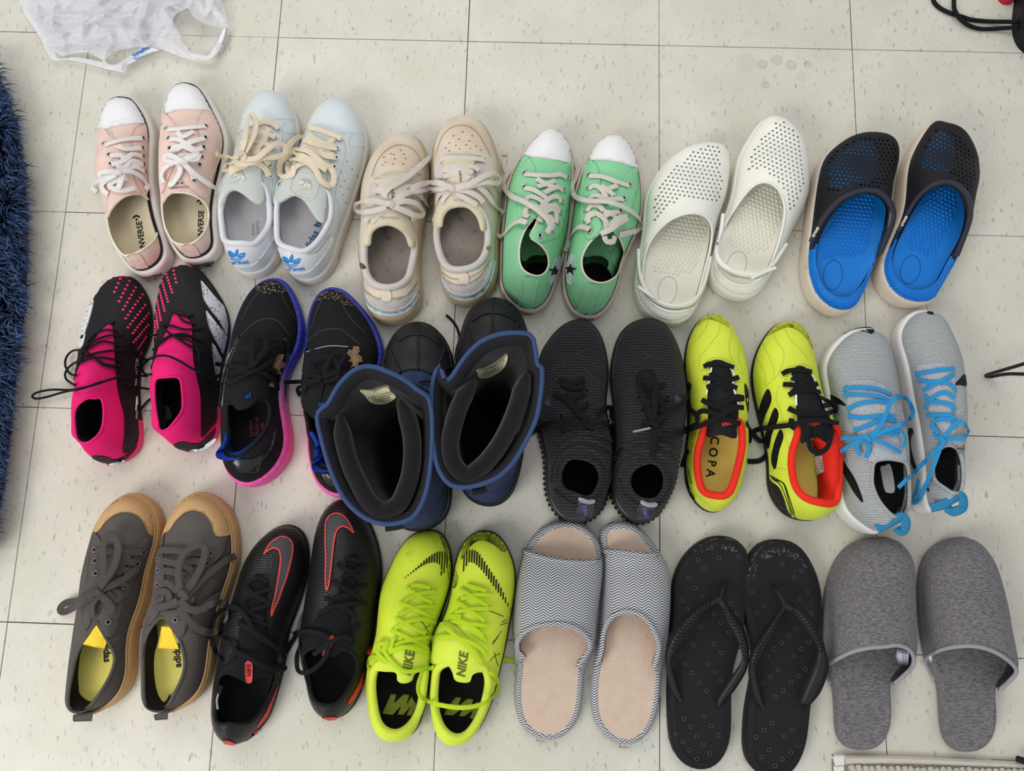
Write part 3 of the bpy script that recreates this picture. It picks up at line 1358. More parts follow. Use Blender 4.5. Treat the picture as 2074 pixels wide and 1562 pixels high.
canvas_low('right', [(695, 55), (760, 62), (830, 95), (890, 160), (940, 240), (985, 330), (1025, 410), (1055, 490), (1064, 570), (1050, 680), (1030, 780), (1005, 880), (985, 1000), (980, 1120), (988, 1230), (992, 1290), (975, 1340), (935, 1385), (875, 1412), (815, 1425), (760, 1415), (700, 1380), (645, 1320), (598, 1250), (562, 1170), (540, 1080), (528, 980), (522, 860), (518, 740), (518, 620), (522, 500), (528, 380), (535, 290), (555, 210), (590, 130), (635, 78)],
    [(540, 930), (538, 1010), (552, 1100), (580, 1180), (615, 1232), (680, 1255), (750, 1250), (815, 1205), (860, 1140), (880, 1070), (878, 1000), (845, 940), (780, 895), (700, 872), (610, 872), (560, 890)],
    [(545, 950), (580, 900), (640, 870), (720, 862), (820, 905), (740, 830), (690, 770), (690, 650), (790, 560), (800, 420), (640, 420), (560, 480), (590, 560), (650, 640), (630, 740), (580, 840)],
    [(540, 294), (540, 222), (563, 150), (603, 92), (655, 62), (718, 58), (775, 82), (830, 135), (875, 200), (904, 260), (800, 268), (700, 268), (610, 284), (570, 298)],
    [[(535, 300), (570, 300), (620, 360), (660, 430), (650, 560), (625, 680), (580, 800), (545, 880), (525, 800), (522, 600)],
     [(893, 265), (960, 350), (1000, 480), (960, 620), (900, 760), (870, 900), (820, 905), (720, 830), (680, 770), (690, 720), (760, 620), (800, 480), (795, 370), (830, 290)]],
    [(577, 408), (595, 480), (603, 550), (858, 390), (852, 472), (838, 540), (825, 610), (808, 668), (768, 780)],
    [[(577, 408), (660, 402), (760, 390), (858, 385)], [(595, 478), (660, 480), (720, 520), (780, 555), (838, 545)], [(852, 472), (780, 490), (700, 520), (640, 560), (603, 550)], [(650, 425), (690, 460), (770, 420)], [(610, 540), (680, 530), (760, 560), (825, 610)], [(800, 600), (720, 600), (660, 600)],
     [(680, 640, .011), (630, 610, .013), (575, 595, .012), (555, 620, .011), (600, 645, .011), (670, 645, .012)], [(670, 640, .012), (600, 660, .010), (550, 700, .008), (533, 750, .006), (550, 800, .004)], [(690, 635, .012), (740, 615, .013), (800, 600, .013), (790, 625, .012), (720, 625, .012)], [(690, 645, .011), (740, 700, .011), (800, 750, .010), (870, 800, .010), (942, 845, .010)], [(660, 660, .009), (670, 720, .008), (620, 800, .005), (590, 820, .003)], [(700, 660, .008), (760, 730, .006), (772, 775, .004)], [(650, 632, .014), (690, 640, .014), (720, 655, .012)]],
    [('CONVERSE', 822, 1140, 40, 88, dict(bold=.02, sx=.95)), ('\u276f', 822, 935, 40, 88, dict(bold=.02)), ('\u2605', 822, 955, 22, 88, {}),
     ('CONVERSE', 838, 1402, 20, 12, dict(on='sole', bold=.02, sx=1.2)), ('ALL STAR', 855, 1420, 16, 12, dict(on='sole', bold=.02, sx=1.2)),
     ('CONVERSE', 665, 838, 16, 184, dict(on='dome', off=.0032, sx=1.2, bold=.01)), ('\u2605 STAR', 655, 808, 18, 184, dict(on='dome', off=.0032, bold=.01))],
    [(680, 1262), (760, 1252), (810, 1320), (850, 1372), (780, 1392), (720, 1372), (695, 1310)],
    [[(910, 420), (905, 560), (870, 760)], [(800, 370), (830, 330), (900, 280)], [(690, 1275), (740, 1300), (810, 1290)], [(700, 1280), (735, 1360)], [(560, 310), (610, 370)]])

# ================================================================ pale blue grey leather sneakers
k = K(430, 170, .26895)
ICE = M('ice_leather', 'd3dcdc', 0.42, var=0.03, bump=0.08, bscale=500, spec=0.4)
ICEIN = M('white_knit_lining', 'dedee2', 0.9, bump=0.2, bscale=900)
SPECK = M('speckled_rubber', 'ddd6d0', 0.65, kind='dots', bscale=420, c2='6b625c', amt=0.33, bump=0.15)
CREAM = M('cream_lace', 'e8d9bd', 0.95, var=0.06, bump=0.5, bscale=900)
INGR = M('grey_white_insole', 'c9c6c8', 0.85, var=0.03)
SUEDE = M('white_suede', 'dcdce2', 0.95, bump=0.3, bscale=900)
TONG = M('grey_leather', 'c3c7c1', 0.5, bump=0.08, bscale=400)
BLUEP = M('blue_print', '2c86cc', 0.6)
GREYST = M('grey_stitch', '8a9295', 0.9)
EMB = M('pale_emboss', 'd3d3c6', 0.6)


def leaf(cx, cy, hw, h, ang):
    ca, sa = math.cos(ang), math.sin(ang)
    out = []
    for t in range(12):
        a = 2 * math.pi * t / 12
        x = hw * math.sin(a) * (0.55 + 0.45 * math.cos(a / 2) ** 2)
        y = -h * 0.5 * math.cos(a)
        if t == 0:
            x = 0
        out.append((cx + ca * x - sa * y, cy + sa * x + ca * y))
    return out


def trefoil(s, cx, cy, sc, mat, on, rot=0.0, off=0.0018):
    ca, sa = math.cos(rot), math.sin(rot)

    def T(pts):
        return [(cx + sc * (ca * x - sa * y), cy + sc * (sa * x + ca * y)) for x, y in pts]
    V = [[(0, -1.0), (.17, -.72), (.24, -.4), (.17, -.1), (0, -.02), (-.17, -.1), (-.24, -.4), (-.17, -.72)],
         [(1.0, -.62), (.98, -.25), (.8, .0), (.5, .08), (.2, .02), (.26, -.28), (.45, -.5), (.72, -.62)],
         [(-1.0, -.62), (-.98, -.25), (-.8, .0), (-.5, .08), (-.2, .02), (-.26, -.28), (-.45, -.5), (-.72, -.62)],
         [(-.78, .13), (.78, .13), (.7, .23), (-.7, .23)], [(-.62, .3), (.62, .3), (.5, .4), (-.5, .4)], [(-.42, .47), (.42, .47), (.24, .58), (-.24, .58)]]
    for i, q in enumerate(V):
        s.patch('emblem', T(q), mat, off, on=on, smooth=i < 3, step=2.2, skirt=0.0002)


def court(side, outline, opening, tongue, tab, eye, eyeL, lace, panels, perf, extra):
    s = Shoe('leather_sneaker', k, outline, 'pale ice blue leather sneaker with beige laces, %s one of its pair' % side, 'shoe',
             'ice blue leather sneakers', [(0, .078), (.14, .08), (.3, .07), (.45, .082), (.58, .084), (.72, .064), (.85, .053), (1, .05)], zs=0.027, zf=0.032, s1=0.8)
    s.sole(SPECK)
    rim = s.rim(opening)
    s.upper(ICE, rim, ICEIN, 0.005)
    s.collar(rim, ICEIN, 0.0045)
    s.insole(INGR)
    s.patch('tongue', tongue, TONG, 0.003, puff=0.002)
    s.patch('heel_tab', tab, SUEDE, 0.0018)
    for p_ in panels:
        s.patch('panel', p_, ICE, 0.0014)
    s.eyelets(eye, TOEW, 0.0026, 0.001, HOLE, off=0.003)
    s.eyelets(eyeL, STEEL, 0.0026, 0.001, HOLE, off=0.004)
    s.laces(lace, CREAM, 0.0085, 0.0022, 0.0055)
    s.stroke('perforation', perf, HOLE, 0.0011, 0.0006, dash=1, gap=5)
    extra(s)
    return s


def ex1(s):
    trefoil(s, 185, 1300, 62, BLUEP, 'dome', 0.12)
    s.text('stan smith', 200, 1338, 25, 4, BLUEP, on='dome', off=.0022, bold=.02, sx=1.05, arc=-.010)
    s.text('PLASTIC', 342, 1085, 20, 272, EMB if False else GREYST, bold=.0)
    s.text('WASTE', 308, 1095, 20, 272, GREYST)
    s.stroke('stitching', [[(430, 320), (420, 420), (415, 520), (395, 620)], [(225, 272), (300, 275)], [(468, 270), (560, 270), (635, 285)], [(540, 300), (530, 360), (640, 382)], [(215, 290), (210, 365), (190, 372)], [(530, 380), (500, 560), (455, 640), (450, 760)]], GREYST, .0008, .0018, dash=1, gap=1)
    s.text('adidas', 165, 750, 22, 190, EMB, on='dome', off=.0056)
    trefoil(s, 215, 690, 50, EMB, 'dome', 3.4, .0056)


def ex2(s):
    trefoil(s, 598, 1345, 66, BLUEP, 'dome', 0.12)
    s.text('stan smith', 615, 1388, 26, 4, BLUEP, on='dome', off=.0022, bold=.02, sx=1.05, arc=-.010)
    s.text('adidas', 738, 1190, 52, 62, M('blue_insole_print', '2f6c9c', .7), bold=.025)
    trefoil(s, 800, 1062, 32, M('blue_insole_print', '2f6c9c', .7), 'insole', -.55, .0006)
    s.text('FOR YOUR FEET', 800, 1130, 12, 62, GREYST)
    s.stroke('stitching', [[(905, 380), (895, 520), (870, 640), (855, 700)], [(960, 370), (1050, 372), (1140, 385)], [(1050, 380), (1030, 465), (1145, 480)], [(990, 430), (1000, 520), (960, 660), (930, 780), (925, 860), (950, 930), (945, 1130)]], GREYST, .0008, .0018, dash=1, gap=1)
    s.stroke('emblem_frame', [[(640, 670), (800, 700), (755, 870), (605, 815), (640, 670)]], EMB, .0012, .0056)
    trefoil(s, 712, 750, 52, EMB, 'dome', 3.5, .0056)
    s.text('STAN SMITH', 690, 800, 16, 197, EMB, on='dome', off=.0056)
    s.text('adidas', 680, 835, 18, 197, EMB, on='dome', off=.0056)
    s.text('adidas', 955, 1280, 22, 70, M('sole_emboss', 'c3b9b0', .7), on='sole', sx=1.1)


court('left', [(410, 45), (475, 52), (540, 92), (592, 152), (636, 230), (665, 310), (682, 395), (680, 500), (660, 640), (625, 800), (590, 950), (552, 1100), (528, 1250), (505, 1350), (460, 1415), (400, 1455), (320, 1468), (250, 1455), (190, 1405), (140, 1325), (100, 1240), (78, 1140), (60, 1000), (45, 880), (40, 800), (75, 720), (120, 640), (155, 530), (178, 430), (195, 340), (225, 245), (265, 160), (315, 92), (365, 58)],
      [(70, 900), (62, 1000), (66, 1100), (75, 1180), (150, 1200), (235, 1200), (310, 1208), (375, 1145), (425, 1060), (432, 950), (415, 840), (385, 760), (300, 725), (190, 735), (115, 785)],
      [(42, 930), (62, 946), (85, 900), (110, 845), (140, 812), (180, 806), (235, 835), (290, 880), (340, 908), (375, 905), (392, 860), (385, 750), (375, 650), (420, 470), (425, 330), (330, 325), (225, 360), (190, 480), (150, 600), (95, 720), (55, 850)],
      [(68, 1192), (150, 1213), (250, 1208), (318, 1218), (380, 1160), (440, 1068), (470, 1090), (462, 1155), (405, 1250), (330, 1345), (270, 1372), (190, 1370), (135, 1325), (92, 1262)],
      [(490, 335), (470, 405), (455, 480), (430, 615), (430, 695)], [(75, 738)],
      [[(340, 300), (400, 285), (455, 300), (498, 335)], [(240, 375), (330, 350), (400, 370), (472, 402)], [(215, 435), (300, 430), (380, 440), (455, 480)], [(320, 490), (380, 440), (410, 370), (425, 330)], [(300, 520), (360, 530), (400, 570), (430, 612)], [(290, 585), (350, 600), (400, 640), (428, 695)], [(240, 420), (290, 470), (360, 510)],
       [(205, 540, .012), (240, 450, .016), (255, 340, .018), (265, 255, .018), (300, 235, .017), (328, 290, .017), (315, 380, .016), (270, 470, .015), (235, 530, .013)], [(215, 565, .013), (330, 560, .017), (420, 490, .018), (490, 450, .018), (550, 475, .017), (545, 530, .016), (470, 550, .015), (380, 555, .015), (300, 590, .014), (220, 605, .013), (165, 580, .012)], [(200, 545, .013), (130, 555, .012), (70, 545, .012), (30, 525, .012)], [(160, 585, .010), (100, 620, .008), (95, 655, .006), (150, 630, .006), (220, 600, .008)], [(130, 680, .006), (180, 640, .006), (260, 610, .008)], [(190, 520, .016), (235, 535, .016), (230, 570, .015)]],
      [], [[(520, 560), (500, 700)]], ex1)
court('right', [(930, 104), (990, 114), (1050, 160), (1110, 240), (1152, 330), (1180, 420), (1188, 500), (1178, 600), (1150, 720), (1108, 850), (1060, 1000), (1012, 1130), (980, 1220), (950, 1330), (900, 1430), (840, 1490), (760, 1518), (680, 1510), (620, 1472), (570, 1405), (528, 1325), (498, 1230), (480, 1110), (468, 980), (458, 860), (475, 760), (530, 700), (590, 620), (640, 510), (685, 395), (715, 300), (758, 220), (808, 160), (868, 117)],
      [(485, 930), (485, 1050), (497, 1195), (590, 1240), (690, 1262), (775, 1205), (845, 1105), (888, 1000), (892, 900), (865, 810), (770, 755), (650, 745), (550, 790), (500, 860)],
      [(462, 870), (470, 903), (520, 893), (600, 850), (650, 850), (705, 900), (750, 970), (800, 1032), (840, 1045), (855, 960), (862, 830), (860, 720), (898, 520), (905, 390), (815, 345), (715, 345), (690, 480), (640, 590), (560, 690), (510, 770)],
      [(490, 1225), (600, 1258), (690, 1272), (760, 1272), (825, 1210), (882, 1130), (900, 1155), (890, 1205), (830, 1305), (745, 1400), (660, 1426), (590, 1412), (540, 1345), (505, 1285)],
      [(965, 420), (940, 490), (930, 560), (915, 625), (905, 765)], [(520, 762)],
      [[(705, 325), (790, 338), (880, 370), (970, 412)], [(725, 380), (800, 430), (860, 450), (912, 412)], [(695, 415), (770, 455), (850, 470), (938, 488)], [(925, 460), (840, 465), (760, 430), (715, 400)], [(680, 468), (760, 500), (840, 540), (928, 552)], [(915, 530), (840, 530), (800, 500)], [(585, 510, .009), (650, 490, .010), (730, 510, .010), (800, 570, .009), (850, 610, .008), (912, 628)], [(580, 585, .009), (630, 560, .010), (720, 590, .010), (780, 650, .009), (820, 730, .008), (890, 770, .005)], [(870, 610), (915, 670, .008), (918, 730, .007), (895, 770, .005)], [(575, 590, .009), (570, 640, .008), (600, 690, .006), (625, 630, .007), (700, 590, .008), (760, 620, .008)], [(585, 510, .010), (565, 540, .010), (620, 520, .010), (740, 570, .010), (860, 650, .008)],
       [(685, 385, .006), (620, 420, .008), (570, 480, .010), (580, 530, .010)], [(565, 540, .010), (515, 590, .006), (508, 670, .004), (540, 695, .004), (590, 685, .005), (615, 620, .007)]],
      [], [[(1010, 580), (1045, 630), (1075, 680), (1105, 705)], [(965, 660), (1000, 745), (1030, 795), (1058, 830)], [(940, 705), (975, 800), (990, 870), (1010, 900)]], ex2)

# ================================================================ worn beige leather sneakers on gum soles
k = K(710, 220, .28803)
BEIGE = M('worn_beige_leather', 'dccfbb', 0.6, var=0.10, vscale=28, kind='dirt', bscale=14, c2='c09c7c', amt=0.42, bump=0.1)
GUM = M('translucent_gum', 'b59f7c', 0.3, var=0.12, vscale=10, coat=0.2)
BGIN = M('dusty_insole', '8e847b', 0.95, kind='dirt', bscale=60, c2='5f574f', amt=0.45)
MESHW = M('white_mesh_collar', 'd6d0c8', 0.9, var=0.06, bump=0.6, bscale=900)
LILAC = M('lilac_suede', 'd2c7c0', 0.95, var=0.05, bump=0.2)
CREAMT = M('cream_tongue', 'd9cdb0', 0.7, var=0.06)
ICEB = M('ice_blue_stripe', 'cbdbe0', 0.4)
GREYB = M('grey_suede', 'c9c2be', 0.95, var=0.12, vscale=60)
BROWNS = M('brown_stain', '6f5444', 0.95)


def forum(side, outline, opening, tongue, stays, strip, band, htab, lace, seams, perf, ext):
    s = Shoe('leather_sneaker', k, outline, 'worn beige leather sneaker on a yellowed gum sole, %s one of its pair' % side, 'shoe', 'worn beige sneakers',
             [(0, .072), (.14, .074), (.3, .07), (.45, .082), (.58, .086), (.72, .066), (.85, .054), (1, .05)], zs=[(0, .036), (.5, .028), (1, .02)], zf=0.028, s1=0.8, p=2.1, inset=0.004)
    s.sole(GUM)
    rim = s.rim(opening)
    s.upper(BEIGE, rim, MESHW, 0.006)
    s.collar(rim, MESHW, 0.0055, name='padded_collar')
    s.insole(BGIN)
    s.patch('tongue', tongue, CREAMT, 0.004, puff=0.003)
    for st in stays:
        s.patch('eyestay', st, LILAC, 0.0018)
    s.patch('heel_band', band, GREYB, 0.0010)
    s.patch('heel_stripe', strip, ICEB, 0.0022)
    s.patch('heel_tab', htab, BEIGE, 0.0020)
    s.stroke('seam', seams, M('tan_seam', 'a99578', .9), 0.0012, 0.001)
    s.stroke('perforation', perf, HOLE, 0.0012, 0.0008, dash=1, gap=6)
    s.laces(lace, LACEG, 0.0085, 0.0018, 0.006)
    ext(s)


def f1(s):
    s.patch('worn_hole', [(88, 1085), (105, 1095), (116, 1125), (102, 1132), (90, 1110)], BROWNS, .0054, step=2)
    s.text('FORUM 84', 275, 776, 16, 178, GREYST, on='dome', off=.0078)
    s.text('adidas', 297, 625, 22, 275, PRINTK, on='dome', off=.0078)


def f2(s):
    s.patch('worn_hole', [(945, 980), (965, 975), (970, 1000), (950, 1005)], M('tan_hole', '9c7f68', .9), .0062, step=2)
    s.text('FORUM 84', 790, 655, 16, 178, GREYST, on='dome', off=.0078)
    s.text('adidas', 782, 495, 20, 275, PRINTK, on='dome', off=.0078)


forum('left', [(370, 167), (430, 180), (490, 225), (528, 290), (550, 370), (560, 460), (562, 560), (555, 650), (535, 780), (515, 900), (500, 1020), (497, 1150), (505, 1250), (508, 1330), (490, 1410), (440, 1480), (370, 1520), (300, 1528), (235, 1520), (180, 1490), (130, 1430), (105, 1370), (90, 1290), (80, 1200), (62, 1090), (50, 1000), (58, 900), (70, 800), (66, 680), (70, 580), (88, 480), (132, 360), (200, 260), (270, 200), (320, 174)],
      [(98, 960), (95, 1070), (118, 1180), (170, 1240), (245, 1260), (330, 1248), (402, 1195), (432, 1090), (448, 975), (430, 880), (360, 800), (250, 780), (150, 815), (108, 890)],
      [(93, 955), (112, 968), (140, 955), (150, 885), (190, 842), (260, 824), (330, 847), (385, 895), (415, 970), (438, 975), (440, 900), (405, 770), (370, 650), (400, 560), (410, 470), (300, 462), (200, 500), (205, 620), (165, 750), (112, 860)],
      [[(165, 515), (215, 520), (212, 600), (200, 655), (150, 640), (138, 570)], [(398, 480), (460, 480), (495, 510), (500, 620), (470, 660), (420, 620), (388, 560)]],
      [(92, 1290), (130, 1360), (190, 1405), (280, 1425), (370, 1400), (440, 1330), (480, 1230), (490, 1262), (455, 1350), (385, 1425), (280, 1450), (180, 1432), (118, 1378)],
      [(95, 1270), (190, 1335), (290, 1345), (390, 1310), (470, 1215), (480, 1255), (430, 1350), (370, 1400), (280, 1424), (190, 1404), (130, 1358)],
      [(215, 1283), (275, 1283), (282, 1347), (220, 1347)],
      [[(178, 515), (280, 490), (390, 478)], [(172, 580), (250, 555), (340, 550), (432, 548)], [(158, 638), (220, 630), (300, 610), (400, 580)], [(180, 570), (280, 600), (420, 600)], [(550, 325, .010), (535, 360, .010), (450, 440, .010), (360, 510, .010), (280, 555, .010), (240, 600, .009), (242, 650, .008)],
       [(268, 675, .012), (180, 650, .014), (90, 648, .014), (42, 675, .013), (50, 718, .012), (140, 722, .012), (250, 692, .012)], [(285, 680, .012), (370, 715, .013), (450, 752, .012), (500, 750, .011), (505, 715, .011), (460, 668, .011), (380, 650, .012), (295, 672, .012)], [(290, 670, .011), (350, 620, .011), (430, 585, .010), (490, 610, .008), (530, 660, .006), (560, 700, .005)], [(255, 690, .009), (180, 735, .008), (120, 765, .007), (100, 792, .006)], [(290, 690, .009), (390, 710, .008), (435, 750, .007), (445, 790, .006)], [(270, 700, .008), (200, 740, .007), (150, 800, .006)], [(250, 670, .015), (275, 668, .016), (300, 690, .014)]],
      [[(150, 480), (185, 380), (245, 300), (330, 258), (420, 275), (480, 340), (505, 430)], [(168, 498), (230, 475), (330, 458), (430, 452), (495, 470)], [(95, 1290), (180, 1330), (215, 1338)], [(280, 1338), (400, 1310), (470, 1220)]],
      [[(230, 345), (330, 320), (430, 330)], [(240, 380), (340, 350), (440, 360)], [(280, 320), (340, 295), (400, 300)], [(220, 400), (300, 390), (440, 395)]], f1)
forum('right', [(800, 45), (860, 52), (920, 95), (975, 170), (1015, 260), (1045, 360), (1060, 450), (1066, 560), (1062, 680), (1062, 800), (1050, 900), (1042, 1000), (1042, 1100), (1035, 1200), (1000, 1290), (940, 1355), (880, 1390), (810, 1402), (740, 1385), (690, 1345), (655, 1290), (632, 1220), (622, 1130), (602, 1020), (585, 920), (575, 820), (580, 700), (575, 600), (566, 500), (565, 400), (575, 300), (600, 200), (650, 110), (720, 58)],
      [(608, 830), (608, 930), (635, 1040), (680, 1115), (750, 1135), (840, 1122), (910, 1082), (955, 1000), (968, 900), (955, 800), (920, 720), (860, 670), (780, 652), (690, 668), (630, 740)],
      [(592, 790), (600, 830), (640, 832), (652, 770), (690, 715), (760, 695), (830, 705), (890, 770), (918, 855), (942, 855), (940, 780), (905, 680), (870, 560), (870, 400), (900, 355), (780, 340), (660, 360), (670, 480), (650, 600), (610, 720)],
      [[(625, 360), (680, 375), (685, 440), (665, 490), (610, 490), (600, 420)], [(890, 375), (945, 365), (960, 430), (930, 490), (880, 470), (872, 410)]],
      [(625, 1170), (665, 1255), (730, 1305), (810, 1315), (890, 1285), (955, 1210), (1000, 1070), (1008, 1090), (975, 1225), (905, 1312), (815, 1345), (720, 1330), (650, 1272)],
      [(622, 1140), (680, 1205), (760, 1235), (850, 1215), (930, 1150), (980, 1060), (985, 1110), (950, 1205), (890, 1280), (810, 1310), (730, 1300), (665, 1250)],
      [(762, 1165), (818, 1158), (828, 1222), (768, 1225)],
      [[(625, 358), (700, 342), (820, 345), (940, 358)], [(650, 432), (700, 402), (780, 420), (860, 450)], [(905, 432), (850, 405), (760, 425), (700, 435), (655, 425)], [(655, 480), (720, 462), (800, 470), (840, 490)],
       [(700, 560, .012), (620, 522, .013), (530, 525, .013), (442, 558, .012), (460, 580, .012), (560, 562, .012), (670, 560, .012)], [(715, 555, .012), (830, 535, .013), (930, 480, .014), (1010, 452, .014), (1048, 485, .013), (1030, 525, .012), (950, 515, .012), (850, 540, .012), (740, 560, .012)], [(900, 545, .010), (960, 600, .008), (1020, 680, .006), (1074, 740, .005)], [(690, 570, .010), (630, 595, .008), (600, 650, .006)], [(715, 560, .011), (820, 580, .010), (900, 620, .009), (935, 660, .008)], [(680, 560, .011), (600, 570, .009), (560, 600, .007), (572, 680, .004)], [(700, 580, .009), (665, 615, .008), (640, 660, .007)], [(715, 575, .009), (800, 625, .008), (890, 680, .007)], [(680, 548, .015), (705, 555, .016), (715, 580, .014)]],
      [[(600, 330), (640, 210), (700, 140), (790, 118), (870, 150), (930, 230), (985, 340)], [(620, 350), (700, 330), (800, 328), (900, 335), (950, 355)], [(630, 1140), (700, 1190), (760, 1200)], [(830, 1190), (920, 1140), (980, 1060)], [(955, 480), (1020, 560), (1060, 640)], [(960, 560), (1020, 660), (1055, 720)]],
      [[(720, 195), (790, 165), (860, 195)], [(690, 245), (780, 215), (880, 245)], [(665, 280), (780, 255), (910, 270)], [(690, 300), (800, 280), (920, 295)]], f2)

# ================================================================ mint green canvas high tops
k = K(1000, 250, .26886)
MINT = M('mint_canvas', '8ed3a0', 0.9, var=0.07, vscale=30, bump=0.25, bscale=600)
MINTIN = M('mint_lining', '79b285', 0.95, bump=0.2, bscale=300)
FOXD = M('aged_rubber_foxing', 'd3c1b5', 0.65, var=0.1, bump=0.2, bscale=400)
MST = M('mint_stitch', 'd5e6c6', 0.9)
SILV = M('silver_badge', 'd3dbe0', 0.5)
BIND = M('pale_binding', 'e6d9c2', 0.9)


def hightop(side, outline, opening, cap, stays, eye, lace, inner, stit, strip, badge, txt):
    s = Shoe('canvas_high_top', k, outline, 'mint green canvas high top sneaker with white toe cap, %s one of its pair' % side, 'shoe', 'mint green high tops',
             [(0, .112), (.14, .122), (.24, .126), (.34, .122), (.44, .104), (.57, .084), (.7, .066), (.85, .052), (1, .047)], zs=0.024, zf=0.03, p=1.9, s0=.16, s1=.82, inset=0.005)
    s.sole(FOXD)
    s.band('pinstripe', PIN, -0.0065, 0.9, 1.05, 0.0025)
    rim = s.rim(opening)
    s.upper(MINT, rim, MINTIN, 0.002)
    s.collar(rim, BIND, 0.0013)
    s.insole(DARKIN)
    s.patch('tongue', inner, MINTIN, 0.03, on='insole', skirt=0.0015)
    for st in stays:
        s.patch('eyestay', st, MINT, 0.0014, puff=0.0006)
    s.patch('toe_cap', cap, TOEW, 0.0012, puff=0.0012)
    s.patch('heel_strip', strip, MINT, 0.0012)
    s.eyelets(eye, STEEL, 0.0034, 0.0012, HOLE, off=0.0028)
    s.laces(lace, LACEG, 0.0078, 0.0018, 0.0045)
    s.stroke('stitching', stit, MST, 0.0008, 0.0026, dash=1, gap=1)
    s.patch('badge', badge, SILV, 0.0016, step=4)
    c = np.mean(badge, axis=0)
    s.patch('star', star(c[0], c[1], 42, .1), PRINTK, 0.0024, smooth=False, step=4, skirt=0.0004)
    for t in txt:
        s.text(*t[:5], PRINTK, **t[5])


hightop('left', [(440, 42), (500, 58), (550, 110), (588, 190), (604, 270), (602, 400), (600, 520), (595, 620), (585, 740), (568, 860), (545, 960), (520, 1060), (492, 1150), (470, 1220), (440, 1310), (390, 1390), (330, 1435), (265, 1446), (205, 1436), (150, 1395), (95, 1340), (55, 1270), (42, 1180), (44, 1080), (45, 950), (55, 830), (68, 700), (80, 600), (97, 480), (125, 390), (170, 300), (222, 215), (290, 130), (360, 65)],
        [(191, 960), (195, 1040), (215, 1095), (260, 1130), (330, 1150), (382, 1130), (412, 1080), (412, 1010), (385, 950), (330, 895), (288, 872), (268, 845), (295, 800), (325, 740), (322, 700), (285, 735), (240, 795), (205, 880)],
        [(222, 236), (270, 135), (340, 75), (420, 45), (490, 52), (545, 105), (578, 185), (590, 292), (480, 280), (350, 264)],
        [[(228, 240), (270, 265), (310, 340), (330, 420), (325, 560), (330, 690), (280, 740), (230, 800), (190, 760), (180, 600), (185, 400)],
         [(585, 295), (560, 295), (500, 350), (460, 430), (440, 560), (420, 680), (380, 740), (300, 800), (268, 845), (290, 872), (350, 900), (420, 880), (490, 850), (540, 700), (575, 520)]],
        [(238, 380), (238, 485), (240, 585), (265, 670), (548, 408), (520, 505), (507, 595), (495, 675), (478, 750), (440, 805), (340, 850)],
        [[(238, 380), (330, 388), (430, 392), (500, 385), (548, 408)], [(325, 415), (390, 455), (460, 480)], [(462, 430), (400, 455), (330, 475)], [(238, 485), (300, 500), (360, 535), (410, 575)], [(520, 505), (480, 480), (425, 498), (380, 525)], [(240, 585), (265, 552), (330, 565), (390, 610), (410, 640)], [(507, 595), (480, 552), (420, 565), (375, 610), (360, 640)], [(495, 675), (465, 622), (410, 625), (375, 660), (370, 710)], [(265, 700), (238, 690), (250, 640), (300, 620), (350, 655), (350, 740)], [(475, 750), (470, 680), (445, 645), (400, 660), (385, 690)], [(400, 700), (440, 720), (440, 800)],
         [(82, 205, .004), (80, 240, .004)], [(80, 255, .004), (75, 310, .004), (95, 370, .004)], [(130, 345, .004), (85, 410, .004), (72, 470, .005), (130, 545, .007), (230, 590, .009), (330, 655, .010), (400, 720, .010), (425, 780, .009), (400, 825, .006)], [(250, 745, .007), (190, 735, .007), (130, 770, .006), (60, 850, .004), (28, 842, .004)]],
        [(185, 920), (230, 860), (300, 860), (380, 930), (412, 1020), (392, 1050), (320, 1045), (270, 1060), (235, 1095), (200, 1060)],
        [[(225, 300), (200, 350), (190, 480), (200, 640)], [(560, 310), (575, 420), (555, 560), (520, 740), (470, 840), (380, 890)], [(455, 430), (490, 350), (560, 310)], [(235, 250), (300, 350), (320, 430)], [(243, 1150), (215, 1260), (190, 1390)], [(318, 1170), (300, 1280), (282, 1405)]],
        [(230, 1150), (325, 1165), (318, 1240), (275, 1412), (182, 1390), (212, 1260)],
        [(490, 993), (497, 1030), (478, 1110), (442, 1190), (415, 1218), (408, 1200), (425, 1120), (460, 1030)],
        [('ALL STAR', 235, 1432, 15, -8, dict(on='sole', bold=.02, sx=1.3))])
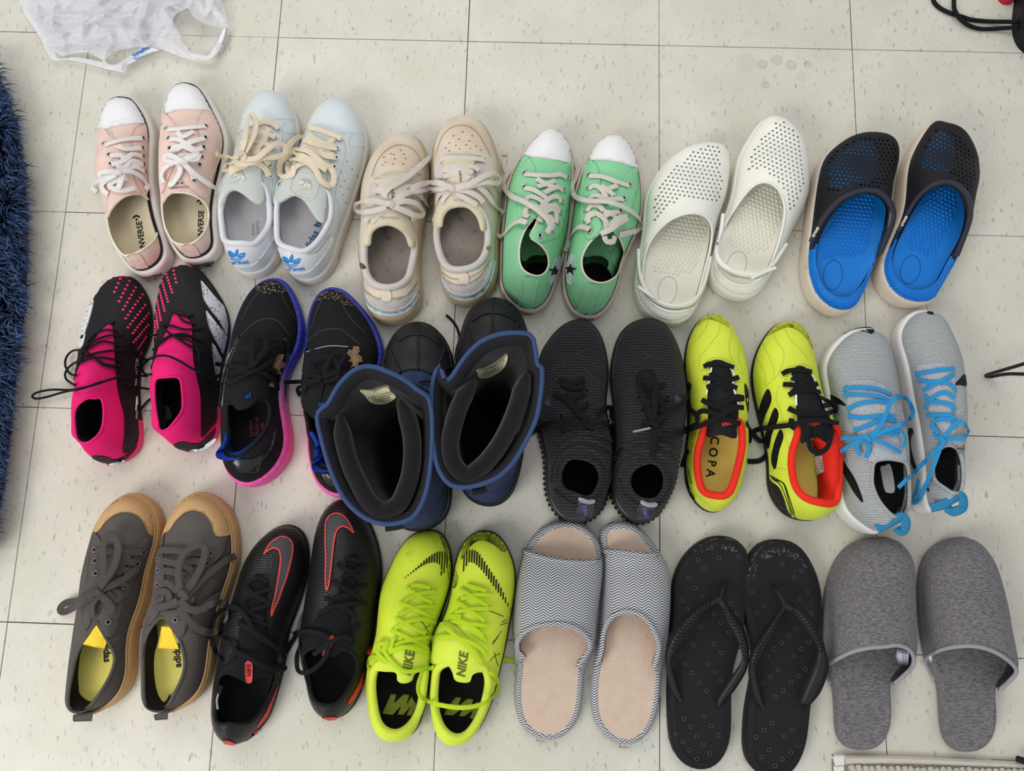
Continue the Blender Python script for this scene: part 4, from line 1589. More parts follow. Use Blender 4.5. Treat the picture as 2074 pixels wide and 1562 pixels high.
hightop('right', [(880, 82), (950, 92), (1010, 138), (1055, 200), (1085, 280), (1106, 370), (1118, 460), (1125, 560), (1120, 680), (1105, 750), (1080, 830), (1040, 920), (1002, 1010), (972, 1100), (950, 1200), (912, 1310), (862, 1400), (800, 1465), (740, 1490), (680, 1486), (612, 1465), (560, 1400), (527, 1320), (512, 1230), (512, 1130), (530, 1020), (545, 900), (560, 780), (580, 650), (598, 550), (620, 480), (640, 410), (670, 330), (710, 240), (768, 150), (820, 105)],
        [(663, 1020), (668, 1100), (695, 1150), (740, 1185), (810, 1202), (880, 1182), (940, 1132), (975, 1060), (987, 990), (965, 900), (925, 820), (890, 795), (862, 830), (838, 830), (812, 800), (790, 835), (738, 880), (692, 945)],
        [(704, 270), (742, 175), (808, 100), (890, 75), (960, 90), (1028, 145), (1070, 225), (1088, 332), (960, 300), (840, 282)],
        [[(710, 275), (760, 295), (790, 350), (805, 440), (800, 560), (790, 690), (812, 780), (790, 830), (740, 880), (690, 850), (660, 720), (665, 500), (680, 380)],
         [(1078, 335), (1040, 350), (980, 420), (930, 520), (900, 620), (870, 730), (865, 820), (895, 800), (940, 850), (990, 760), (1040, 640), (1080, 480)]],
        [(722, 395), (718, 492), (710, 580), (703, 660), (697, 735), (735, 820), (1018, 468), (975, 570), (945, 665), (910, 720)],
        [[(722, 395), (820, 400), (930, 440), (1018, 468)], [(805, 470), (860, 492), (930, 465)], [(830, 482), (870, 510), (905, 545)], [(718, 492), (755, 468), (810, 490), (850, 560)], [(975, 570), (900, 568), (820, 580)], [(710, 580), (750, 545), (800, 550), (850, 600)], [(703, 660), (735, 620), (790, 620), (830, 660)], [(697, 735), (722, 680), (780, 680), (840, 730), (855, 800)], [(715, 750), (715, 710), (760, 680)],
         [(620, 300, .004), (635, 350, .005), (615, 410, .006), (590, 470, .007), (612, 550, .008), (700, 580, .010), (850, 588, .011), (960, 620, .010), (1060, 680, .009), (1108, 740, .008), (1085, 800, .008), (1020, 825, .008), (955, 842, .008)], [(1010, 712, .010), (940, 755, .010), (880, 800, .009), (805, 832, .008)], [(1005, 700, .010), (930, 720, .010), (880, 780, .009)], [(830, 665, .007), (890, 672, .007), (945, 665)], [(835, 700, .007), (880, 680, .007), (925, 715)], [(722, 795, .006), (650, 778, .006), (600, 815, .005), (565, 890, .004), (538, 965, .003)], [(835, 850, .006), (850, 888, .006), (900, 890, .006), (912, 850, .006)]],
        [(650, 1020), (720, 900), (850, 840), (930, 860), (960, 960), (895, 1160), (870, 1110), (810, 1060), (740, 1050), (680, 1062)],
        [[(730, 300), (690, 400), (680, 560), (690, 720)], [(1060, 370), (1040, 500), (1000, 640), (950, 780)], [(930, 510), (980, 430), (1060, 360)], [(720, 290), (780, 350), (795, 440)], [(735, 1210), (680, 1330), (640, 1440)], [(790, 1215), (755, 1330), (735, 1460)], [(665, 1300), (700, 1220)]],
        [(715, 1202), (800, 1217), (768, 1300), (727, 1468), (618, 1440), (660, 1300)],
        [(600, 978), (612, 1000), (606, 1100), (602, 1200), (585, 1217), (560, 1190), (548, 1100), (566, 1020)],
        [('ALL STAR', 690, 1478, 16, 3, dict(on='sole', bold=.02, sx=1.3)), ('CONVERSE', 760, 1110, 40, 78, dict(bold=.03))])

# ================================================================ perforated foam clogs
k = K(1270, 220, .29457)
WFOAM = M('white_foam', 'f0efe4', 0.5, var=0.02, trans=0.25, coat=0.08)
WBED = M('ivory_foam', 'e8e5d6', 0.6, var=0.03, trans=0.1)


def clog(name, label, group, outline, opening, region, hrot, strapA, strapB, zA, zB, um, sm, bm, stm, ext, zs, added_backing=None, mi_fn=None, stepH=9.6, rH=0.0015, mats2=None, heel=None, bed=None):
    s = Shoe(name, k, outline, label, 'clog', group, [(0, .052), (.15, .055), (.3, .056), (.42, .068), (.55, .084), (.68, .08), (.82, .062), (1, .046)], zs=zs, zf=0.035, p=2.2, s0=.17, s1=.8, inset=0.003, spring=.008)
    s.sole(sm)
    rim = s.rim(opening)
    holes = hole_loops(s, region, stepH, rH, hrot)
    s.upper(mats2 or um, rim, None, 0.003, holes=holes, mi_fn=(lambda p_: 1 if s.S(np.array(p_[:2])) < heel else 0) if heel else None)
    W2 = [np.array(w) - np.array(nn) * 0.0035 for w, nn in zip(s.up.V, s.up.N)]
    inner = mesh_obj('upper_inside', W2, [f[::-1] for f in s.up.F], um, s.root)
    if added_backing:
        s.patch('added_backing', added_backing, bm, -0.0014, skirt=0.0)  # added sheet, shows footbed colour through holes that would otherwise be too dark
    if heel:
        s.collar(rim, [um, bm], 0.0013, name='rim', mi_fn=lambda p_: 1 if s.S(np.array(p_[:2])) < heel + .02 else 0)
    else:
        s.collar(rim, stm, 0.0019, name='rim')
    s.insole(bm, inset=0.0035, z=zs, name='footbed')
    nubs('footbed_nubs', s, in_region(s.K, bed, 9.0, 0, hrot), 0.0026, 0.0022, bm)
    so = loft2('strap', s.K(zc(strapA, zA)), s.K(zc(strapB, zB)), stm, s.root, 0.003)
    s.strap = surf_of(so, s.root)
    ext(s)


def wc1(s):
    nubs('heel_scales', s, in_region(s.K, [(60, 1240), (120, 1310), (200, 1390), (320, 1420), (420, 1400), (480, 1340), (470, 1380), (380, 1460), (280, 1475), (170, 1440), (90, 1370)], 5.2, 0, .3), 0.0017, 0.0012, WFOAM, 'dome')
    s.stroke('heel_oval', [ellipse(278, 1250, 65, 95, .15) + [(342, 1255)]], M('oval_line', 'b5b3a6', .7), .0008, .0006, on='insole')
    loft2('buckle', s.K([(60, 1235, .062), (185, 1310, .07)]), s.K([(82, 1215, .064), (95, 1255, .062)]) if False else s.K([(85, 1212, .068), (215, 1320, .072)]), WFOAM, s.root, .004, n=6)
    for c in ((72, 1020), (74, 1060), (74, 1100)):
        pass


def wc2(s):
    nubs('heel_scales', s, in_region(s.K, [(575, 1130), (620, 1180), (700, 1240), (800, 1260), (890, 1230), (950, 1160), (930, 1220), (860, 1280), (780, 1300), (690, 1285), (610, 1240)], 5.2, 0, .3), 0.0017, 0.0012, WFOAM, 'dome')
    s.stroke('heel_oval', [ellipse(755, 1070, 65, 90, .25) + [(818, 1085)]], M('oval_line', 'b5b3a6', .7), .0008, .0006, on='insole')
    loft2('buckle', s.K([(840, 1190, .06), (900, 1155, .066), (1030, 1105, .066)]), s.K([(850, 1165, .066), (910, 1130, .07), (1020, 1085, .07)]), WFOAM, s.root, .004, n=10)


clog('foam_clog', 'white perforated foam clog, left one of its pair, strap round the heel', 'white foam clogs',
     [(600, 234), (660, 250), (698, 300), (708, 370), (700, 460), (688, 560), (660, 650), (628, 740), (605, 830), (590, 920), (575, 1020), (560, 1120), (535, 1220), (500, 1320), (460, 1400), (400, 1468), (320, 1500), (240, 1498), (170, 1465), (110, 1420), (65, 1350), (42, 1260), (45, 1150), (60, 1050), (82, 950), (95, 850), (100, 740), (120, 620), (160, 530), (212, 440), (290, 350), (380, 280), (470, 245), (540, 233)],
     [(112, 1080), (125, 1000), (160, 910), (215, 835), (300, 762), (400, 722), (480, 716), (545, 738), (582, 800), (585, 880), (565, 990), (535, 1110), (505, 1220), (470, 1330), (400, 1390), (300, 1398), (205, 1362), (135, 1290), (105, 1200)],
     [(235, 520), (330, 410), (430, 305), (540, 258), (630, 270), (640, 400), (662, 470), (655, 560), (625, 640), (560, 650), (500, 620), (400, 610), (300, 660), (230, 720), (180, 780), (190, 640)], 0.15,
     [(88, 962), (92, 1100), (125, 1215), (190, 1295), (290, 1338), (400, 1332), (480, 1280), (530, 1180), (558, 1070), (572, 1015)], [(62, 968), (68, 1120), (98, 1240), (170, 1328), (280, 1382), (400, 1380), (472, 1345), (532, 1250), (565, 1130), (590, 1020)],
     [.06, .07, .075, .07, .062], [.05, .055, .06, .055, .052], WFOAM, WFOAM, WBED, WFOAM, wc1, 0.03, stepH=9.4, rH=0.00165,
     bed=[(180, 960), (260, 830), (380, 750), (480, 750), (540, 830), (520, 960), (470, 1080), (380, 1140), (200, 1120)])
clog('foam_clog', 'white perforated foam clog, right one of its pair, strap round the heel', 'white foam clogs',
     [(1010, 48), (1080, 65), (1140, 108), (1190, 170), (1230, 250), (1253, 350), (1256, 450), (1250, 560), (1225, 650), (1180, 750), (1125, 850), (1080, 950), (1030, 1060), (985, 1150), (940, 1220), (880, 1290), (800, 1328), (720, 1325), (640, 1290), (580, 1240), (548, 1180), (555, 1080), (585, 960), (612, 860), (655, 750), (688, 650), (705, 560), (715, 480), (738, 390), (770, 310), (830, 210), (900, 110), (950, 65)],
     [(640, 880), (680, 790), (740, 690), (810, 590), (880, 520), (945, 500), (1010, 520), (1060, 580), (1085, 670), (1080, 770), (1055, 880), (1020, 990), (980, 1090), (920, 1170), (840, 1215), (760, 1215), (680, 1175), (620, 1110), (605, 1020), (615, 950)],
     [(830, 440), (850, 330), (910, 220), (980, 150), (1020, 95), (1080, 90), (1150, 150), (1195, 240), (1220, 380), (1225, 480), (1180, 600), (1120, 720), (1090, 640), (1080, 560), (1020, 480), (940, 420), (880, 420)], 0.4,
     [(648, 720), (632, 850), (625, 960), (660, 1040), (740, 1100), (840, 1120), (930, 1110), (1000, 1060), (1060, 970), (1100, 925)], [(675, 725), (665, 850), (600, 980), (625, 1080), (720, 1145), (840, 1175), (940, 1155), (1015, 1090), (1075, 1000), (1105, 935)],
     [.058, .066, .074, .072, .064], [.06, .062, .06, .056, .056], WFOAM, WFOAM, WBED, WFOAM, wc2, 0.03, stepH=9.4, rH=0.00165,
     bed=[(690, 860), (780, 700), (880, 560), (960, 530), (1040, 600), (1060, 720), (1010, 870), (930, 980), (720, 960)])

k = K(1600, 230, .27529)
KFOAM = M('black_foam', '26262b', 0.6, bump=0.08, bscale=300)
NAVYS = M('navy_strap', '2c2d3c', 0.55)
BLUEF = M('bright_blue_foam', '1177cf', 0.5, var=0.06, trans=0.05)
CREMS = M('scuffed_cream_midsole', 'd8cbbb', 0.6, kind='dirt', bscale=22, c2='a8957e', amt=0.40)
CRETX = M('cream_letter', 'e3dcc0', 0.6)


def bc1(s):
    s.text('crocs', 184, 870, 26, 60, CRETX, on=s.strap, off=.0006, bold=.04, sx=1.0)
    s.stroke('heel_oval', [ellipse(315, 1190, 70, 108, .12) + [(384, 1198)]], M('blue_line', '0b5390', .6), .001, .0006, on='insole')
    nubs('heel_scales', s, in_region(s.K, [(150, 1120), (190, 1180), (230, 1280), (310, 1360), (400, 1400), (480, 1370), (560, 1270), (540, 1330), (470, 1420), (380, 1440), (270, 1410), (180, 1330), (145, 1220)], 5.0, 0, .2), 0.0016, 0.0011, BLUEF, 'dome')


def bc2(s):
    s.text('crocs', 835, 790, 26, 62, CRETX, on=s.strap, off=.0006, bold=.04, sx=1.0)
    s.stroke('heel_oval', [ellipse(885, 1150, 72, 105, .25) + [(955, 1165)]], M('blue_line', '0b5390', .6), .001, .0006, on='insole')
    nubs('heel_scales', s, in_region(s.K, [(730, 1060), (740, 1150), (800, 1250), (900, 1320), (1000, 1310), (1090, 1240), (1130, 1150), (1120, 1230), (1050, 1330), (960, 1380), (850, 1370), (750, 1300), (700, 1200)], 5.0, 0, .2), 0.0016, 0.0011, BLUEF, 'dome')


clog('foam_clog', 'black perforated clog with blue footbed on cream sole, left one of its pair', 'black and blue clogs',
     [(640, 135), (715, 148), (772, 185), (804, 245), (806, 310), (790, 400), (768, 490), (752, 580), (740, 700), (715, 830), (685, 950), (650, 1040), (612, 1120), (575, 1230), (530, 1340), (480, 1420), (420, 1475), (340, 1500), (250, 1490), (180, 1440), (120, 1380), (85, 1290), (62, 1180), (66, 1060), (85, 930), (100, 800), (115, 680), (135, 560), (160, 450), (200, 370), (260, 300), (340, 230), (430, 175), (530, 140)],
     [(185, 1090), (195, 960), (250, 830), (330, 710), (430, 622), (540, 582), (640, 595), (710, 655), (738, 740), (728, 850), (690, 960), (640, 1060), (600, 1150), (560, 1225), (480, 1325), (400, 1362), (320, 1345), (250, 1290), (210, 1205)],
     [(250, 430), (330, 300), (430, 210), (550, 178), (680, 185), (775, 230), (780, 320), (760, 420), (700, 520), (620, 550), (480, 520), (380, 560), (280, 570)], 0.1,
     [(135, 940), (180, 850), (240, 740), (340, 630), (450, 570), (560, 545), (660, 560), (740, 620), (780, 710), (775, 800), (730, 920), (680, 1035)], [(185, 945), (225, 850), (290, 750), (380, 650), (470, 600), (560, 580), (640, 592), (700, 640), (740, 720), (735, 800), (690, 910), (645, 1035)],
     [.062, .078, .096, .1, .096, .08, .066], [.062, .082, .1, .104, .1, .084, .066], KFOAM, CREMS, BLUEF, NAVYS, bc1, 0.036,
     added_backing=[(280, 430), (350, 310), (450, 225), (550, 190), (620, 220), (650, 330), (640, 430), (600, 500), (480, 510), (390, 540), (300, 540)], mats2=[KFOAM, BLUEF], heel=0.27, stepH=9.0, rH=0.0016,
     bed=[(230, 950), (330, 750), (430, 650), (560, 600), (620, 620), (600, 800), (580, 950), (480, 1050), (250, 1060)])
clog('foam_clog', 'black perforated clog with blue footbed on cream sole, right one of its pair', 'black and blue clogs',
     [(1110, 58), (1190, 68), (1270, 110), (1330, 180), (1375, 280), (1398, 390), (1392, 500), (1372, 600), (1350, 700), (1325, 820), (1285, 940), (1230, 1060), (1182, 1150), (1132, 1240), (1070, 1345), (1000, 1410), (910, 1440), (810, 1435), (720, 1400), (650, 1330), (610, 1250), (602, 1150), (640, 1040), (685, 930), (725, 840), (750, 750), (762, 650), (770, 540), (790, 430), (835, 320), (890, 230), (950, 140), (1030, 75)],
     [(745, 1050), (765, 970), (830, 830), (900, 700), (990, 590), (1090, 532), (1190, 528), (1260, 590), (1300, 700), (1298, 800), (1260, 930), (1200, 1030), (1140, 1135), (1095, 1230), (1020, 1290), (920, 1308), (830, 1272), (770, 1205), (740, 1120)],
     [(965, 340), (1025, 185), (1085, 120), (1180, 120), (1270, 190), (1340, 300), (1370, 420), (1340, 530), (1270, 550), (1190, 440), (1060, 420), (960, 400)], 0.45,
     [(775, 870), (830, 770), (900, 640), (980, 550), (1080, 495), (1190, 487), (1280, 540), (1340, 630), (1350, 740), (1330, 830), (1290, 940), (1245, 1052)], [(822, 862), (880, 750), (940, 640), (1010, 570), (1090, 527), (1190, 522), (1260, 572), (1305, 650), (1315, 740), (1290, 830), (1250, 930), (1205, 1048)],
     [.062, .078, .096, .1, .096, .08, .066], [.062, .082, .1, .104, .1, .084, .066], KFOAM, CREMS, BLUEF, NAVYS, bc2, 0.036,
     added_backing=[(970, 340), (1030, 200), (1085, 130), (1150, 130), (1210, 200), (1220, 320), (1190, 420), (1060, 415), (960, 395)], mats2=[KFOAM, BLUEF], heel=0.27, stepH=9.0, rH=0.0016,
     bed=[(850, 930), (930, 740), (1010, 620), (1100, 555), (1190, 560), (1230, 640), (1180, 800), (1120, 940), (1050, 1050), (880, 1010)])

# ================================================================ black and pink football boots
k = K(60, 530, .26889)
HOTP = M('hot_pink_knit', 'e81a72', 0.85, kind='knit', bscale=110, bump=0.25)
BLKS = M('black_coated', '2a2829', 0.6, bump=0.3, bscale=260)
PNKS = M('pink_plate', 'ee3f7e', 0.5)
STRIPED = M('dotted_white', 'e2e2e4', 0.6, kind='mesh', bscale=210, c2='1b1b1d')
CORD = M('black_lace', '1e1e24', 0.85, bump=0.4, bscale=900)
KNITH = [(0, .088), (.14, .092), (.3, .09), (.42, .09), (.55, .08), (.7, .062), (.85, .05), (1, .046)]
PK = M('pink_stud', 'f03a76', 0.6)


def rowdots(a, b, n):
    return [(a[0] + (b[0] - a[0]) * t, a[1] + (b[1] - a[1]) * t) for t in np.linspace(0, 1, n)]


def pred(side, outline, opening, black, heel, white, stripes, dots, lace, ext):
    s = Shoe('football_boot', k, outline, 'black football boot with hot pink sock collar and tongue, %s one of its pair' % side, 'shoe', 'black and pink football boots',
             KNITH, zs=0.014, zf=0.03, p=2.1, inset=0.002, spring=.004)
    s.sole([BLKS, PNKS], mi_fn=lambda p_: 1 if s.S(np.array(p_[:2])) < .22 else 0)
    rim = s.rim(opening)
    s.upper(HOTP, rim, DARKIN, 0.003)
    s.collar(rim, HOTP, 0.0018)
    s.insole(DARKIN)
    s.patch('front_panel', black, BLKS, 0.0012)
    s.patch('heel_counter', heel, BLKS, 0.0012)
    s.patch('heel_mark', white, PRINTW, 0.0018, step=4)
    for st in stripes:
        s.patch('stripe', st, STRIPED, 0.0022, step=4)
    o = nubs('grip_studs', s, s.K([q for r_ in dots for q in rowdots(*r_)]), 0.0021, 0.0014, PK, Surf([v + n_ * 0.0012 for v, n_ in zip(s.dome.V, s.dome.N)], s.dome.F))
    s.laces(lace, CORD, 0.0034, 0.002, 0.004, rnd=True)
    ext(s)


def p1(s):
    s.text('PREDATOR', 797, 832, 24, 88, PRINTW, on='dome', off=.002, sx=1.25, bold=.01)
    s.stroke('side_mark', [[(800, 1190), (812, 1020)], [(790, 1185), (800, 1075)], [(818, 1080), (815, 1015)]], PRINTW, .0014, .002)


def p2(s):
    s.patch('size_tag', [(998, 1078), (1050, 1092), (1076, 1170), (1030, 1188), (1012, 1125)], M('grey_tag', '5c5b5e', .8), .001, on='insole', step=4)


pred('left', [(690, 103), (770, 118), (830, 165), (880, 230), (915, 320), (932, 420), (930, 540), (905, 640), (868, 710), (848, 800), (838, 900), (836, 1000), (842, 1100), (852, 1210), (858, 1300), (850, 1380), (820, 1440), (760, 1490), (690, 1525), (610, 1535), (540, 1520), (480, 1480), (435, 1430), (385, 1395), (345, 1375), (328, 1320), (318, 1240), (308, 1170), (312, 1100), (325, 1000), (335, 920), (345, 850), (355, 760), (373, 660), (390, 540), (412, 440), (450, 340), (500, 250), (560, 170), (620, 122)],
     [(440, 1025), (365, 1075), (335, 1140), (338, 1250), (355, 1335), (400, 1370), (455, 1355), (520, 1300), (550, 1235), (558, 1150), (553, 1070), (530, 1022), (485, 1032)],
     [(690, 88), (785, 103), (858, 165), (910, 255), (945, 400), (942, 560), (912, 680), (872, 760), (852, 900), (852, 1000), (858, 1100), (866, 1210), (840, 1250), (800, 1370), (706, 1442), (712, 1300), (710, 1160), (690, 1080), (662, 960), (648, 820), (640, 700), (632, 560), (618, 470), (580, 482), (520, 535), (450, 640), (400, 730), (355, 830), (332, 900), (345, 760), (370, 620), (395, 480), (440, 330), (510, 210), (600, 115)],
     [(470, 1465), (530, 1462), (575, 1470), (640, 1490), (720, 1458), (790, 1400), (828, 1362), (822, 1412), (760, 1482), (690, 1515), (600, 1530), (540, 1520), (490, 1490)],
     [(578, 1528), (640, 1505), (720, 1498), (690, 1524), (620, 1540)],
     [[(472, 268), (492, 300), (470, 400), (440, 500), (418, 560), (400, 540), (415, 450), (445, 340)], [(410, 580), (430, 545), (415, 620), (395, 660), (378, 650), (382, 590)]],
     [((683, 130), (640, 228), 4), ((752, 148), (676, 298), 6), ((800, 195), (705, 362), 7), ((850, 248), (725, 428), 8), ((888, 305), (742, 496), 9), ((912, 370), (780, 538), 9), ((925, 440), (785, 606), 10), ((925, 490), (815, 662), 10), ((918, 560), (830, 705), 9)],
     [[(600, 470, .003), (640, 455, .003)], [(425, 625), (480, 560), (560, 515), (660, 522)], [(400, 655), (500, 590), (600, 555), (710, 555)], [(385, 700), (460, 640), (560, 600), (680, 632)], [(370, 740), (460, 700), (580, 675), (738, 665)], [(400, 655), (470, 710), (560, 770), (640, 785), (700, 790)], [(360, 770), (460, 730), (560, 725), (685, 748)], [(500, 735), (560, 780), (640, 800), (685, 850)],
      [(460, 700, .008), (400, 672, .008), (330, 670, .008), (280, 715, .008), (268, 780, .008), (300, 840, .006), (350, 858, .005)], [(400, 735, .008), (320, 775, .008), (272, 830, .007), (275, 885, .006), (340, 930, .005)], [(820, 875, .006), (700, 868, .008), (600, 890, .009), (480, 930, .010), (330, 965, .012), (170, 965, .012), (60, 985, .012), (18, 1015, .011), (50, 1032, .01), (130, 1020, .01), (250, 985, .01), (400, 955, .009), (540, 905, .008)], [(665, 855, .005), (760, 858, .006), (890, 862, .006)], [(745, 935, .005), (830, 950, .006), (900, 960, .006)], [(840, 1110, .004), (880, 1060, .004), (910, 1035, .004)]], p1)
pred('right', [(1140, 28), (1220, 35), (1300, 80), (1370, 160), (1430, 250), (1480, 340), (1508, 430), (1515, 530), (1500, 640), (1472, 740), (1452, 850), (1442, 950), (1440, 1080), (1442, 1200), (1425, 1300), (1380, 1370), (1310, 1420), (1230, 1440), (1160, 1430), (1100, 1400), (1050, 1355), (1000, 1315), (950, 1300), (928, 1255), (925, 1180), (915, 1080), (905, 980), (905, 900), (915, 820), (935, 720), (942, 600), (940, 480), (948, 380), (963, 270), (985, 170), (1020, 90), (1070, 45)],
     [(950, 882), (938, 960), (942, 1080), (962, 1200), (980, 1275), (1040, 1262), (1110, 1180), (1150, 1115), (1152, 1020), (1140, 905), (1115, 868), (1030, 870)],
     [(1140, 14), (1235, 22), (1328, 80), (1410, 185), (1490, 318), (1528, 450), (1522, 600), (1488, 740), (1462, 900), (1452, 1050), (1450, 1170), (1400, 1210), (1300, 1320), (1292, 1280), (1290, 1150), (1285, 1000), (1260, 880), (1235, 760), (1225, 620), (1222, 480), (1200, 440), (1140, 385), (1085, 385), (1060, 450), (1020, 540), (980, 620), (945, 720), (908, 820), (918, 650), (924, 480), (938, 350), (962, 220), (1002, 85), (1065, 32)],
     [(1085, 1380), (1150, 1355), (1220, 1370), (1290, 1360), (1350, 1300), (1420, 1248), (1430, 1310), (1380, 1378), (1300, 1428), (1220, 1442), (1150, 1430)],
     [(1188, 1440), (1220, 1410), (1300, 1395), (1402, 1332), (1385, 1378), (1290, 1435)],
     [[(1286, 150), (1315, 180), (1385, 265), (1455, 340), (1508, 410), (1518, 500), (1508, 595), (1470, 540), (1420, 450), (1360, 370), (1310, 290), (1295, 220)], [(1326, 376), (1360, 415), (1420, 490), (1482, 570), (1492, 650), (1472, 742), (1430, 660), (1380, 570), (1342, 480)], [(1370, 615), (1420, 700), (1452, 770), (1448, 900), (1440, 985), (1410, 900), (1385, 780)]],
     [((1085, 68), (1105, 157), 4), ((1030, 95), (1075, 232), 7), ((998, 150), (1043, 300), 8), ((978, 215), (1018, 370), 9), ((962, 290), (988, 440), 9), ((952, 370), (968, 500), 8), ((945, 450), (950, 560), 6)],
     [[(1068, 385), (1130, 395), (1180, 412), (1235, 400)], [(980, 482), (1060, 480), (1170, 510), (1312, 502)], [(1110, 385), (1160, 445), (1255, 472)], [(990, 480), (1080, 555), (1190, 560), (1305, 605)], [(930, 665), (990, 610), (1080, 555), (1170, 545), (1250, 580)], [(1080, 555), (1180, 620), (1250, 660), (1300, 705)], [(1090, 570, .006), (1210, 600, .007), (1270, 660, .006), (1275, 750, .005)], [(960, 600, .006), (1060, 560, .006)],
      [(945, 555, .008), (870, 550, .008), (812, 605, .007), (812, 690, .006), (870, 738, .006), (935, 722, .006)], [(860, 770, .006), (930, 720, .008), (1030, 710, .010), (1130, 750, .010), (1240, 815, .009), (1345, 850, .008)], [(885, 740, .006), (848, 795, .005), (865, 845, .005), (912, 850, .005)]], p2)

# ================================================================ black running shoes with blue to pink midsole
k = K(430, 550, .30081)
KRUN = M('black_run_mesh', '242426', 0.9, bump=0.5, bscale=420)
BOOST = bpy.data.materials.new('gradient_foam_midsole')


def boost_mat():
    m = BOOST
    m.use_nodes = True
    N, L = m.node_tree.nodes, m.node_tree.links
    bs = N['Principled BSDF']
    bs.inputs['Roughness'].default_value = 0.55
    tc = N.new('ShaderNodeTexCoord')
    sp = N.new('ShaderNodeSeparateXYZ')
    L.new(tc.outputs['Object'], sp.inputs[0])
    rp = N.new('ShaderNodeValToRGB')
    mr = N.new('ShaderNodeMapRange')
    mr.inputs[1].default_value, mr.inputs[2].default_value = -0.14, 0.14
    L.new(sp.outputs[1], mr.inputs[0])
    L.new(mr.outputs[0], rp.inputs[0])
    e = rp.color_ramp.elements
    e[0].position, e[0].color = 0.30, srgb('ee55a8')
    e[1].position, e[1].color = 0.58, srgb('2b36a8')
    q = e.new(0.46)
    q.color = srgb('b06ab0')
    L.new(rp.outputs[0], bs.inputs['Base Color'])
    vo = N.new('ShaderNodeTexVoronoi')
    vo.inputs['Scale'].default_value = 130
    L.new(tc.outputs['Object'], vo.inputs['Vector'])
    bp = N.new('ShaderNodeBump')
    bp.inputs['Strength'].default_value = 0.6
    bp.inputs['Distance'].default_value = 0.002
    bp.invert = True
    L.new(vo.outputs['Distance'], bp.inputs['Height'])
    L.new(bp.outputs['Normal'], bs.inputs['Normal'])


boost_mat()
BLUEL = M('royal_blue_lining', '1d3fb0', 0.85)
GLOSS = M('gloss_black_cage', '2b2b2e', 0.2, coat=0.5)
MUD = M('dried_mud', '8f7557', 0.95, var=0.3, vscale=150, bump=0.9, bscale=200)
MUDS = M('mud_specks', '242426', 0.9, kind='dots', bscale=330, c2='8a7762', amt=0.44, bump=0.4)
PNKT = M('dull_pink_print', '9c3454', 0.8)
GLINT = M('painted_glint', 'aeb6be', 0.25)


def boost(side, outline, opening, tongue, flareA, flareB, lace, mud, toemud, cage, glint, seams, ext):
    s = Shoe('running_shoe', k, outline, 'black running shoe with blue and pink foam midsole, %s one of its pair' % side, 'shoe', 'black running shoes with pink heels',
             [(0, .08), (.14, .082), (.3, .074), (.45, .084), (.58, .082), (.72, .064), (.85, .055), (1, .05)], zs=[(0, .038), (.5, .03), (1, .022)], zf=0.03, p=2.2, inset=0.006, spring=.01)
    s.sole(BOOST, 'midsole')
    rim = s.rim(opening)
    s.upper(KRUN, rim, DARKIN, 0.004)
    s.collar(rim, KRUN, 0.003)
    s.insole(DARKIN)
    s.patch('tongue', tongue, KRUN, 0.003, puff=0.002)
    loft2('heel_lining', s.K(flareA), s.K(flareB), BLUEL, s.root, 0.004)
    for c in cage:
        s.patch('cage', c, GLOSS, 0.0022, step=4)
    s.stroke('cage_glint', glint, GLINT, 0.0012, 0.0035)  # highlights on the glossy cage painted as pale strips
    s.stroke('seam', seams, M('charcoal_seam', '3a3a3d', .9), 0.0016, 0.0006)
    s.laces(lace, CORD, 0.0062, 0.0016, 0.005)
    for m_ in mud:
        s.patch('mud_clod', m_, MUD, 0.004, puff=.003, step=3, smooth=False, label='clod of dried brown mud')
    s.patch('toe_guard', toemud, MUDS, 0.0006)
    ext(s)


def b1(s):
    s.text('PLASTIC', 300, 1048, 24, 272, PNKT)
    s.text('WASTE', 263, 1058, 24, 272, PNKT)
    s.text("'EN", 338, 1040, 22, 272, PNKT)
    for i in range(3):
        s.patch('logo', [(228 + i * 12, 862 - i * 4), (236 + i * 12, 858 - i * 4), (232 + i * 13, 838 - i * 12), (224 + i * 12, 842 - i * 10)], BLUEL, .006, smooth=False, step=3)
    s.patch('heel_panel', [(140, 1270), (200, 1262), (290, 1250), (350, 1170), (420, 1060), (400, 1180), (330, 1280), (300, 1350), (230, 1355), (170, 1340)], GLOSS, .001)


def b2(s):
    s.patch('heel_panel', [(740, 1350), (790, 1360), (830, 1350), (850, 1420), (800, 1440), (760, 1410)], GLOSS, .001)
    for i in range(2):
        s.patch('logo', [(730 + i * 16, 905), (740 + i * 16, 905), (742 + i * 16, 880), (732 + i * 16, 885)], BLUEL, .006, smooth=False, step=3)


